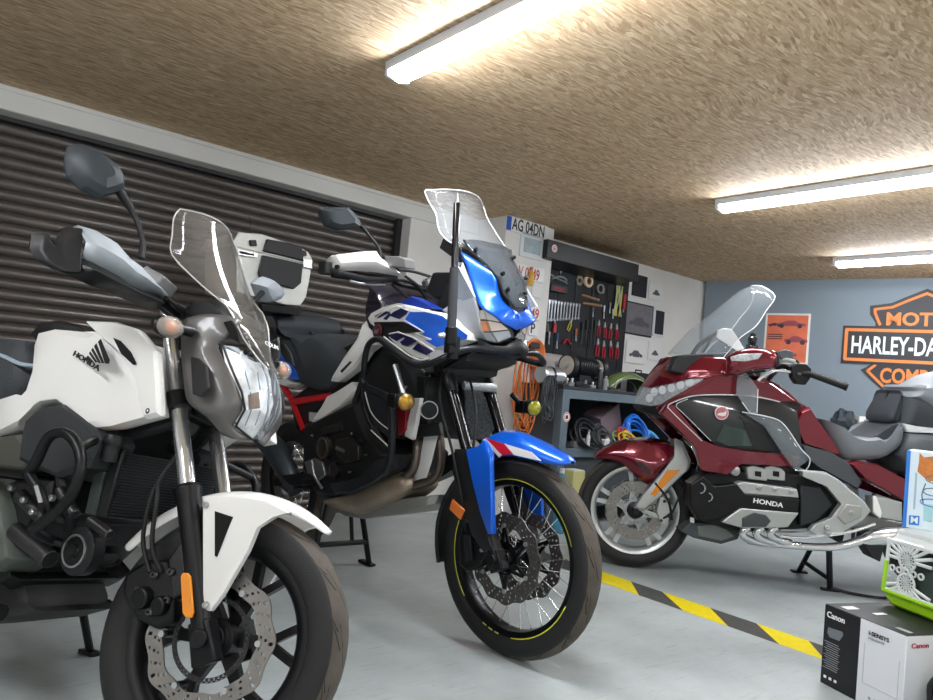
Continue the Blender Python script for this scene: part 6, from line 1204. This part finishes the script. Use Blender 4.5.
cable(648,3.42,'light blue hose loop at the right end of the blue cable tangle',mat('light_blue_hose','4c9fd8',.4),3,.09,.15,.012,'hose','hose_coil')
cable(626,3.38,'yellow cable loops at the left foot of the blue tangle',mat('yellow_cable','dcc22a',.4),5,.09,.14,.006)
cable(622,3.42,'red cable loops beside the yellow cable on the shelf',mat('red_cable','c2352f',.4),3,.08,.17,.006)
cable(640,3.37,'red and orange cable lying in front of the blue tangle',mat('orange_red_cable','cf4a35',.4),2,.09,.04,.007)
cable(616,3.46,'thin green-white cable left of the red cable loops',mat('pale_green_cable','a8c060',.4),3,.07,.13,.004)
cable(583,3.42,'black cable heap at the left end of the bench shelf',TK,11,.14,.2,.008)
cable(600,3.40,'grey-black cable heap in the middle of the bench shelf',mat('dark_grey_cable','3a3e42',.5),10,.13,.17,.007)
for px,y,w,h,m,lb in ((607,3.38,.09,.07,PAP,'white plastic connector block on the bench shelf'),(613,3.4,.06,.05,TS,'grey cast fitting right of the white block on the shelf'),(580,3.39,.14,.05,mat('grey_part','70757a',.5,.3),'flat grey bracket on the bench shelf behind the stickered leg'),(595,3.38,.05,.04,TS,'small bright fitting in front of the cable heap on the shelf')):
    t=onshelf(px,y,'plastic_part' if m is PAP else 'metal_part',lb,'part'); q=MB(); q.box((0,0,h/2),(w,.05,h)); q.build('block',m,t,bev=.008); q=MB(); q.cyl((0,0,h*.8),(w*.4,.0,h*1.3),.012); q.build('stub',m,t)
for px,h,m,lb in ((589,.12,PAP,'slim white bottle standing on the bench shelf behind the sticker leg'),(607.5,.08,PAP,'short white bottle standing beside the white block on the shelf')):
    t=onshelf(px,3.37,'bottle',lb,'bottle'); q=MB(); q.lathe([(0,0),(.014,0),(.014,h*.75),(.007,h*.85),(.007,h)],(0,0,0),(0,0,1),14); q.build('bottle_body',m,t); q=MB(); q.lathe([(.009,h),(.009,h+.015),(0,h+.015)],(0,0,0),(0,0,1),12); q.build('cap',TS,t)
# things below and left of the bench
ORG=mat('orange_cable','d6783a',.45)
hx=ony(527,348,3.62)
t=thing('extension_cable','orange extension cable hung in a long coil at the left end of the workbench','cable',hx)
rnd=random.Random(3)
for j in range(7):
    w=rnd.uniform(.06,.12); h=rnd.uniform(.5,.64); dx=rnd.uniform(-.03,.05); pts=[(dx+w*math.sin(a)*(1 if a<PI else .9),-.02+rnd.uniform(-.03,.03),-h/2+h/2*math.cos(a)) for a in [2*PI*k/12 for k in range(12)]]
    q=MB(); q.tube(pts,.0068,6,closed=True,sm=3); q.build('cable_loop',ORG,t)
for j in range(5):
    r0=.06+.008*j; pts=[(.0+r0*math.cos(a),-.05-.008*j,-.03+r0*math.sin(a)) for a in [2*PI*k/12 for k in range(12)]]
    q=MB(); q.tube(pts,.008,6,closed=True,sm=2); q.build('upper_loop',ORG,t)
q=MB(); q.box((0,.02,.02),(.1,.2,.04)); q.build('hook',TK,t,bev=.004)
hx=ony(550,376,3.335); t=thing('cable_bundle','dark grey cable bundle hanging over the left corner of the workbench','cable',hx); 
for j in range(10):
    w=rnd.uniform(.02,.06); h=rnd.uniform(.22,.34); dx=rnd.uniform(-.03,.03); pts=[(dx+w*math.sin(a),rnd.uniform(-.02,.015),-h/2+h/2*math.cos(a)) for a in [2*PI*k/10 for k in range(10)]]
    q=MB(); q.tube(pts,.005,6,closed=True,sm=3); q.build('cable_loop',mat('dark_grey_cable','3a3e42',.5),t)
b=onz(577,482,0); 
for px,py,w,h,m,lb in ((574,470,.12,.16,mat('pale_yellow_card','cfc98a',.6),'pale yellow carton on the floor under the workbench, left of the red mudguard'),(563,462,.07,.3,mat('teal_bottle','3f8fa8',.4),'teal bottle on the floor under the left corner of the workbench')):
    b=ony(px,py,3.28); b.z=0; t=thing('carton' if w>.1 else 'bottle',lb,'carton' if w>.1 else 'bottle',b); q=MB(); 
    if w>.1: q.box((0,0,.21),(w,.1,.42)); q.build('carton_body',m,t,bev=.003); q=MB(); q.box((0,0,.422),(w*.9,.09,.004)); q.build('lid',PAP,t)
    else: q.lathe([(0,0),(w/2,0),(w/2,.34),(.015,.4)],(0,0,0),(0,0,1),18); q.build('bottle_body',m,t); q=MB(); q.lathe([(.018,.4),(.018,.43),(0,.43)],(0,0,0),(0,0,1),12); q.build('cap',PAP,t)
# ---------------- back wall: poster and painted motif ----------------
WN=Vector((bd.y,-bd.x,0)); WN=WN if WN.x<0 else -WN
def bw(u,z,d=0): p=A0+bd*u+WN*d; return Vector((p.x,p.y,z))
def wallthing(name,label,cat,u,z):
    o=bw(u,z,.0); M=Matrix(((bd.x,WN.x,0,o.x),(bd.y,WN.y,0,o.y),(0,0,1,o.z),(0,0,0,1))); return thing(name,label,cat,M)
t=wallthing('poster','orange and white poster of red cars on the blue-grey back wall','poster',.78,1.61)
q=MB(); q.box((0,.003,0),(.388,.004,.462)); q.build('poster_sheet',PAP,t)
q=MB(); q.box((0,.0055,0),(.352,.002,.428)); q.build('orange_field',mat('poster_orange','dd7352',.6,var=.2,vs=9),t)
CRM=mat('printed_red_car','8f4550',.5); CRD=mat('printed_dark','3a2f38',.5)
def pcar(x,z,w,h,m,fl=1):
    pr=[(-.5,-.2),(-.5,.02),(-.34,.08),(-.1,.3),(.14,.3),(.28,.08),(.48,.04),(.5,-.2)]
    q=MB(); q.prism([(x+a*w*fl,.0067,z+b*h) for a,b in pr],(0,.0006,0)); c_=q.build('printed_car',m,t)
    for k in (-.3,.3): q=MB(); q.lathe([(h*.2,0),(h*.2,.0006),(h*.1,.0008),(0,.0008)],(x+k*w,.0075,z-h*.2),(0,1,0),16); q.build('printed_wheel',CRD,c_)
pcar(.03,.135,.26,.1,CRM); pcar(.08,-.01,.2,.11,CRM,-1); pcar(-.02,-.14,.24,.1,CRM); pcar(-.11,.125,.12,.05,CRD)
for z in (.035,.015,-.005): q=MB(); q.box((-.1,.0068,z),(.13,.0006,.009)); q.build('printed_line',CRD,t)
OR=mat('painted_orange','d8813f',.6,var=.06,vs=9); PB=mat('painted_black','2a2b2f',.55); PW=mat('painted_white','dfe6e6',.6)
UC=1.848
t=wallthing('wall_sign','black, orange and white bar and shield motorcycle sign mounted on the back wall','sign',UC,1.58)
def mm(pts): return pts+[(-a,b) for a,b in pts[::-1] if abs(a)>1e-6]
def flat(name,pts,d,m,par=t,th=.002): q=MB(); q.prism([(a,d,b-1.58) for a,b in pts],(0,th,0)); return q.build(name,m,par)
# coordinates: metres from the centre line of the sign
flat('upper_shield',[(0,2.06)]+[(-.13,2.0),(-.25,1.94),(-.41,1.915),(-.405,1.84),(-.36,1.77),(-.36,1.72),(.36,1.72),(.36,1.77),(.405,1.84),(.41,1.915),(.25,1.94),(.13,2.0)],.002,PB,t,.006)
def line(name,pts,w,d,m,par=t):
    for a,b in zip(pts,pts[1:]):
        A_=Vector((a[0],d,a[1]-1.58));B_=Vector((b[0],d,b[1]-1.58)); dd=_n(B_-A_); n_=Vector((dd.z,0,-dd.x))*w/2; A_-=dd*w*.25; B_+=dd*w*.25
        q=MB(); q.prism([A_+n_,B_+n_,B_-n_,A_-n_],(0,.0015,0)); q.build(name,m,par)
line('shield_line',[(-.325,1.755),(-.345,1.80),(-.365,1.85),(-.37,1.885),(-.24,1.905),(-.12,1.965),(0,2.02),(.12,1.965),(.24,1.905),(.37,1.885),(.365,1.85),(.345,1.80),(.325,1.755)],.022,.009,OR)
flat('lower_shield',[(-.36,1.42),(-.45,1.36),(-.30,1.22),(-.18,1.10),(0,1.0),(.18,1.10),(.30,1.22),(.45,1.36),(.36,1.42)],.002,PB,t,.006)
line('shield_line',[(-.34,1.41),(-.395,1.355),(-.27,1.23),(-.15,1.13),(0,1.045),(.15,1.13),(.27,1.23),(.395,1.355),(.34,1.41)],.022,.009,OR)
br=flat('name_bar',[(-.605,1.74),(.605,1.74),(.605,1.413),(-.605,1.413)],.008,PB,t,.006)
for a,b in (((-.575,1.705),(.575,1.705)),((-.575,1.448),(.575,1.448)),((-.575,1.705),(-.575,1.448)),((.575,1.705),(.575,1.448))): line('bar_border',[a,b],.026,.015,OR)
def wtxt(name,s,m,u,z,h,wd,off=.004):
    cu=basis((u,.0165 if m is PW else .0095,z-1.58),(1,0,0),(0,0,1))
    cu=Matrix(((1,0,0,u),(0,0,1,.0165 if m is PW else .0095),(0,1,0,z-1.58),(0,0,0,1)))   # the sign is seen from the +y side of its frame
    o=text(name,s,m,t,cu,1,align='CENTER',off=off); w0=o.dimensions.x if False else (max(v.co.x for v in o.data.vertices)-min(v.co.x for v in o.data.vertices)); h0=max(v.co.y for v in o.data.vertices)-min(v.co.y for v in o.data.vertices)
    yc=(max(v.co.y for v in o.data.vertices)+min(v.co.y for v in o.data.vertices))/2; xc=(max(v.co.x for v in o.data.vertices)+min(v.co.x for v in o.data.vertices))/2
    o.matrix_local=cu@Matrix.Diagonal((wd/w0,h/h0,1,1))@Matrix.Translation((-xc,-yc,0)); return o
wtxt('bar_lettering','HARLEY-DAVIDSON',PW,0,1.577,.155,1.06,.02)
wtxt('shield_lettering','MOTOR',OR,0,1.805,.115,.56,.03)
wtxt('shield_lettering','COMPANY',OR,0,1.325,.13,.60,.03)
# black bag and white card on a low stool behind the red motorcycle
o=G.M@G.P(852,425,y=-1.75); zt=(G.M@G.P(852,436,y=-1.75)).z
t=thing('side_table','small dark side table standing behind the red motorcycle','table',(o.x,o.y,0)); q=MB(); q.box((0,0,zt-.015),(.42,.34,.03)); q.build('table_top',TK,t,bev=.004)
for sx in (-.17,.17):
    for sy in (-.13,.13): q=MB(); q.tube([(sx,sy,0),(sx,sy,zt-.02)],.014,8); q.build('leg',TK,t)
p=G.M@G.P(843,426,y=-1.72); t=thing('plastic_bag','crumpled black plastic bag behind the red motorcycle seat','bag',(p.x,p.y,zt)); q=MB(); q.ball((0,0,.095),.11,18,(1,.8,.95)); 
rnd=random.Random(5)
for v in q.bm.verts: v.co*=1+rnd.uniform(-.13,.13); v.co.z=max(0,v.co.z)
q.build('bag_body',mat('black_bag_film','2b3238',.3,bump=1,bs=30),t,ang=15); q=MB(); q.tube([(0,0,.13),(.01,0,.17)],[.03,.012],8); q.build('bag_knot',mat('black_bag_film','2b3238',.3,bump=1,bs=30),t)
p=G.M@G.P(864,421,y=-1.80); 
t=thing('white_box','small white box beside the black plastic bag behind the seat','box',Matrix.Translation((p.x,p.y,zt))@Matrix.Rotation(R(137),4,'Z')); q=MB(); q.box((0,0,.08),(.12,.1,.16)); q.build('box_body',WHT,t,bev=.002); q=MB(); q.box((0,0,.162),(.122,.102,.005)); q.build('lid',WHT,t)
# ---------------- boxes at the lower right ----------------
ZB=.275; p0=onz(825.7,604,ZB); p1=onz(907,636.5,ZB); d1=_n(p1-p0); d1.z=0; n1=Vector((-d1.y,d1.x,0)); n1=n1 if n1.x>0 else -n1; LN=(p1-p0).length; DP=.36
MB_=Matrix(((d1.x,n1.x,0,p0.x),(d1.y,n1.y,0,p0.y),(0,0,1,0),(0,0,0,1)))
t=thing('printer_box','black and white cardboard printer box on the floor under the pet carrier','box',MB_)
CB=mat('carton_black','17181b',.45,var=.1); CW=mat('carton_white','d5d7da',.5,var=.05,vs=4)
wb=LN*.47
q=MB(); q.box((LN/2,DP/2,ZB/2),(LN,DP,ZB)); bb=q.build('box_body',CW,t,bev=.003)
q=MB(); q.box((wb/2-.001,DP/2,ZB/2),(wb,DP+.003,ZB+.001)); q.build('black_wrap',CB,t,bev=.003)
q=MB(); q.box((LN/2,DP/2,ZB+.001),(LN,DP,.002)); q.build('black_lid',CB,t,bev=.001)
def ft(s,m,u,z,h,wd,off=.002,name='box_lettering',M0=None,shear=0):
    cu=M0 or Matrix(((1,0,0,u),(0,0,-1,-.0032),(0,1,0,z),(0,0,0,1)))
    o=text(name,s,m,t,cu,1,align='LEFT',off=off,shear=shear); vs=[v.co for v in o.data.vertices]; w0=max(v.x for v in vs)-min(v.x for v in vs); h0=max(v.y for v in vs)-min(v.y for v in vs)
    o.matrix_local=cu@Matrix.Diagonal((wd/w0,h/h0,1,1))@Matrix.Translation((-min(v.x for v in vs),-(max(v.y for v in vs)+min(v.y for v in vs))/2,0)); return o
ft('Canon',mat('white_print','e8e8e8',.5),.012,ZB-.03,.021,.075,.015)
ft('i-SENSYS',INK,wb+.035,ZB-.035,.014,.075,.01); ft('LASER PRINTER',mat('grey_print','8b8f93',.5),wb+.035,ZB-.052,.006,.06,.0)
q=MB(); q.prism([(.02,-.002,.2),(.08,-.002,.205),(.085,-.002,.195),(.07,-.002,.17),(.03,-.002,.168),(.018,-.002,.18)],(0,-.001,0)); q.build('printed_printer',mat('printed_grey','6f7377',.4),t)
for k in range(13): q=MB(); q.box((.042+ (.002 if k%3 else -.004),-.0025,.15-.0075*k),(.062-(.01 if k%3==2 else 0),.001,.0022)); q.build('printed_line',mat('grey_print','8b8f93',.5),t)
for k in range(3): q=MB(); q.box((.02+.022*k,-.0025,.028),(.011,.001,.009)); q.build('printed_mark',mat('white_print','e8e8e8',.5),t)
for a,b in (((wb+.02,.20),(wb+.02,.07)),((wb+.02,.07),(LN-.02,.07)),((LN-.02,.07),(LN-.02,.19))):
    q=MB(); q.box(((a[0]+b[0])/2,-.001,(a[1]+b[1])/2),(abs(a[0]-b[0])+.0012,.001,abs(a[1]-b[1])+.0012)); q.build('printed_outline',mat('pale_grey_print','aeb3b8',.5),t)
for k in range(4): q=MB(); q.box((wb+.05+.02*k,-.001,.03),(.008,.001,.008)); q.build('printed_mark',mat('grey_print','8b8f93',.5),t)
q=MB(); q.box((LN*.86,DP*.12,ZB+.0025),(.05,.02,.001)); q.build('silver_label',mat('silver_sticker','9a9a98',.4),t)
q=MB(); q.box((wb*.35,DP*.16,ZB+.0025),(.03,.055,.001)); q.build('lid_label',mat('white_print','e8e8e8',.5),t)
q=MB(); q.box((wb*.8,DP*.33,ZB+.0025),(.018,.05,.001)); q.build('lid_label',mat('white_print','e8e8e8',.5),t)
M2=Matrix(((0,0,1,LN+.0022),(1,0,0,.02),(0,1,0,ZB-.03),(0,0,0,1))); ft('Canon',mat('red_print','a83040',.5),0,0,.016,.075,.012,M0=M2)
# pet carrier on the box
zc=ZB+.004; c0=onz(883.6,600,zc+.012); c1=onz(933,619,zc+.012); e1=_n(c1-c0); e1.z=0; m1=Vector((-e1.y,e1.x,0)); m1=m1 if m1.x>0 else -m1
MC=Matrix(((e1.x,m1.x,0,c0.x),(e1.y,m1.y,0,c0.y),(0,0,1,zc),(0,0,0,1)))
t=thing('pet_carrier','white and lime green plastic pet carrier standing on the printer box','pet carrier',MC)
LIM=mat('lime_plastic','9bcf1e',.35,coat=.3); WPL=mat('white_plastic','d3d8d6',.4,coat=.2); CL,CD,CH=.44,.28,.285
q=MB(); q.loft([[Vector((x0,y0,z)) for x0,y0 in ((-i,-i*.5),(CL+i,-i*.5),(CL+i,CD),(-i,CD))] for z,i in ((0,-.02),(.03,.0),(.05,.004))]); q.build('carrier_base',LIM,t,bev=.01)
q=MB(); q.tube([(0,-.006,.05),(CL,-.006,.05)],.007,8); q.tube([(0,-.006,.05),(.008,-.006,.16)],.007,8); q.build('green_rim',LIM,t)
q=MB(); q.box((CL/2,CD-.005,.15),(CL,.01,.2)); q.build('back_wall',WPL,t)
q=MB(); q.box((CL/2,.035,.145),(CL-.06,.004,.19)); q.build('dark_inside',mat('carrier_inside','3d4a44',.8),t)
# pierced side: frame, two perforated rounds, radiating bars
q=MB(); q.prism([(0.012,0,.235),(CL-.012,0,.235),(CL-.03,.03,CH-.012),(.03,.03,CH-.012)],(0,.01,0)); q.loft([[Vector((x,y,z)) for x,y in ((.02,.02),(CL-.02,.02),(CL-.02,CD-.02),(.02,CD-.02))] for z in (CH-.03,CH-.008)]+[[Vector((x,y,CH+.004)) for x,y in ((.045,.05),(CL-.045,.05),(CL-.045,CD-.05),(.045,CD-.05))]]); q.build('carrier_roof',WPL,t,bev=.008)
for pts in ([(.0,.05),(.008,.235)],[(CL,.05),(CL-.008,.235)],[(.0,.235),(CL,.235)],[(.0,.055),(CL,.055)]):
    q=MB(); q.tube([(pts[0][0],0,pts[0][1]),(pts[1][0],0,pts[1][1])],.008,8,sq=.6); q.build('side_frame',WPL,t)
gx0=.088
bars=0
for cx in (.088,.29):
    for zz,zr in ((.178,.04),(.098,.04)):
        q=MB(); N_=28
        # perforated round
        rr=[.0,.01,.02,.03,.038]; 
        for i in range(1,5):
            for k in range(N_):
                hole=(i in (1,3) and k%2==0) or (i==2 and k%2==1)
                if hole: continue
                a0,a1=2*PI*k/N_,2*PI*(k+1)/N_
                q.f(q.V([(cx+rr[i]*math.cos(a0),0,zz+rr[i]*math.sin(a0)),(cx+rr[i]*math.cos(a1),0,zz+rr[i]*math.sin(a1)),(cx+rr[i-1]*math.cos(a1),0,zz+rr[i-1]*math.sin(a1)),(cx+rr[i-1]*math.cos(a0),0,zz+rr[i-1]*math.sin(a0))]) if i>1 else q.V([(cx+rr[i]*math.cos(a0),0,zz+rr[i]*math.sin(a0)),(cx+rr[i]*math.cos(a1),0,zz+rr[i]*math.sin(a1)),(cx,0,zz)]))
        bmesh.ops.remove_doubles(q.bm,verts=q.bm.verts,dist=1e-4)
        q.build('perforated_round',WPL,t,solid=.004,recalc=False)
    for k in range(22):
        a=2*PI*k/22; 
        zz=.178 if math.sin(a)>=0 else .098
        sx,sz=math.cos(a),math.sin(a); x0,z0=cx+sx*.036,zz+sz*.036
        if abs(sx)<.15 and False: continue
        tmax=min([v for v in (((cx+.1)-x0)/sx if sx>.01 else 9,((cx-.082)-x0)/sx if sx<-.01 else 9,(.233-z0)/sz if sz>.01 else 9,(.057-z0)/sz if sz<-.01 else 9)])
        q=MB(); q.tube([(x0,0,z0),(x0+sx*tmax,0,z0+sz*tmax)],.0062,6,sq=.6); q.build('grille_bar',WPL,t)
    for k in range(5):
        q=MB(); q.lathe([(.0075,-.003),(.0125,-.003),(.0125,.003),(.0075,.003)],(cx-.06+.03*k,0,.138),(0,1,0),12,closed=True); q.build('grille_ring',WPL,t)
q=MB(); q.box((-.012,.02,.085),(.02,.03,.03)); q.build('side_clip',WPL,t,bev=.006)
# carton with a ginger cat picture on the carrier
zt2=zc+CH+.004; k0=on_plane(902.2,526.5,(0,0,zt2),Vector((0,0,1))); k1=on_plane(933,527.5,(0,0,zt2),Vector((0,0,1))); f1=Vector((math.cos(R(-77)),math.sin(R(-77)),0)); g1=Vector((-f1.y,f1.x,0)); g1=g1 if g1.x>0 else -g1
u1=(k1-k0).length; q_=pj(k0+Vector((0,0,.25))); HH=.25*(526.5-450)/(526.5-q_[1])
MK=Matrix(((f1.x,g1.x,0,k0.x),(f1.y,g1.y,0,k0.y),(0,0,1,zt2),(0,0,0,1))); 
t=thing('picture_carton','white carton with a ginger cat picture and blue edge on the pet carrier','box',MK); KW=u1*1.9
q=MB(); q.box((KW/2,.09,HH/2),(KW,.18,HH)); q.build('carton_body',mat('carton_pale','cfe0e6',.5),t,bev=.002)
q=MB(); q.box((.006,-.001,HH/2),(.012,.002,HH)); q.build('blue_edge',mat('carton_blue','2a76c8',.5),t)
GIN=mat('ginger_print','cf7f3c',.6,var=.35,vs=60)
def kf(name,pts,m,d=-.0015): q=MB(); q.prism([(a*u1,d,b*HH) for a,b in pts],(0,-.0006,0)); q.build(name,m,t)
kf('printed_cat_head',[(.26,.98),(.36,.93),(.5,.95),(.66,.98),(.8,.97),(.84,.84),(.74,.74),(.66,.66),(.5,.63),(.36,.68),(.24,.74),(.26,.86)],GIN)
kf('printed_cat_paw',[(.66,.98),(.85,.98),(.98,.86),(1.08,.72),(1.0,.68),(.9,.72),(.8,.8),(.7,.86)],GIN,-.0022)
for k,(r_,z_) in enumerate(((.17,.66),(.2,.5),(.24,.36))):
    q=MB(); q.tube([(u1*(.62+r_*math.cos(a)*1.2),-.002,HH*z_+HH*.05*math.sin(a)) for a in [2*PI*j/16 for j in range(16)]],.0016,5,closed=True); q.build('printed_bowl_line',mat('bowl_blue_grey','54708c',.5) if k!=2 else mat('carton_blue','2a76c8',.5),t)
q=MB(); q.tube([(u1*.42,-.002,HH*.6),(u1*.36,-.002,HH*.45),(u1*.4,-.002,HH*.34)],.0018,5,sm=3); q.build('printed_bowl_line',mat('bowl_blue_grey','54708c',.5),t)
kf('printed_logo',[(.13,.04),(.34,.05),(.34,.17),(.13,.16)],mat('carton_blue','2a76c8',.5)); text('logo_lettering','M',PW,t,Matrix(((1,0,0,.16*u1),(0,0,-1,-.0028),(0,1,0,HH*.105),(0,0,0,1))),HH*.11,off=.001)
kf('printed_column',[(.42,.12),(.6,.12),(.6,.34),(.42,.34)],mat('pale_teal_print','9cc8cc',.5))
for z_,m_ in ((.2,'3d6fb0'),(.08,'b03a4a')):
    q=MB(); q.lathe([(.007,0),(.007,.001),(0,.001)],(u1*.93,-.0015,HH*z_),(0,-1,0),14); q.build('printed_dot',mat('dot_'+m_,m_,.5),t)
kf('printed_vertical_lettering',[(.2,.25),(.24,.25),(.24,.72),(.2,.72)],mat('pale_blue_print','9fb6c4',.5))
# black bag at the right edge, on the floor in front of the box
p=onz(938,712,0.02); t=thing('backpack','black rounded backpack on the floor at the right edge beside the printer box','backpack',(p.x-.12,p.y-.10,0)); q=MB(); q.ball((0,0,.1),.1,20,(.8,.8,1)); q.build('bag_body',TK,t); q=MB(); q.tube([(0,.06,.18),(0,.09,.13),(0,.085,.06)],.01,8,sm=4); q.build('strap',TK,t)
# ================= light and view =================
lampfit(-.9,2.2,1.5,'unseen tube ceiling lamp added behind the camera on the left')  # this lamp and the row below are unseen, added for their light
for x,w in ((-.9,'first'),(1.47,'second'),(3.77,'third'),(5.62,'fourth')): lampfit(x,-.6,1.5,'added unseen tube ceiling lamp, %s along the right-hand row beyond the frame'%w)
w_=bpy.data.worlds.new('w'); SC.world=w_; w_.use_nodes=True; w_.node_tree.nodes['Background'].inputs[0].default_value=(.6,.7,.9,1); w_.node_tree.nodes['Background'].inputs[1].default_value=.05
SC.view_settings.view_transform='Standard'; SC.view_settings.look='None'; SC.view_settings.gamma=1; SC.view_settings.use_curve_mapping=False
SC.view_settings.exposure=.22
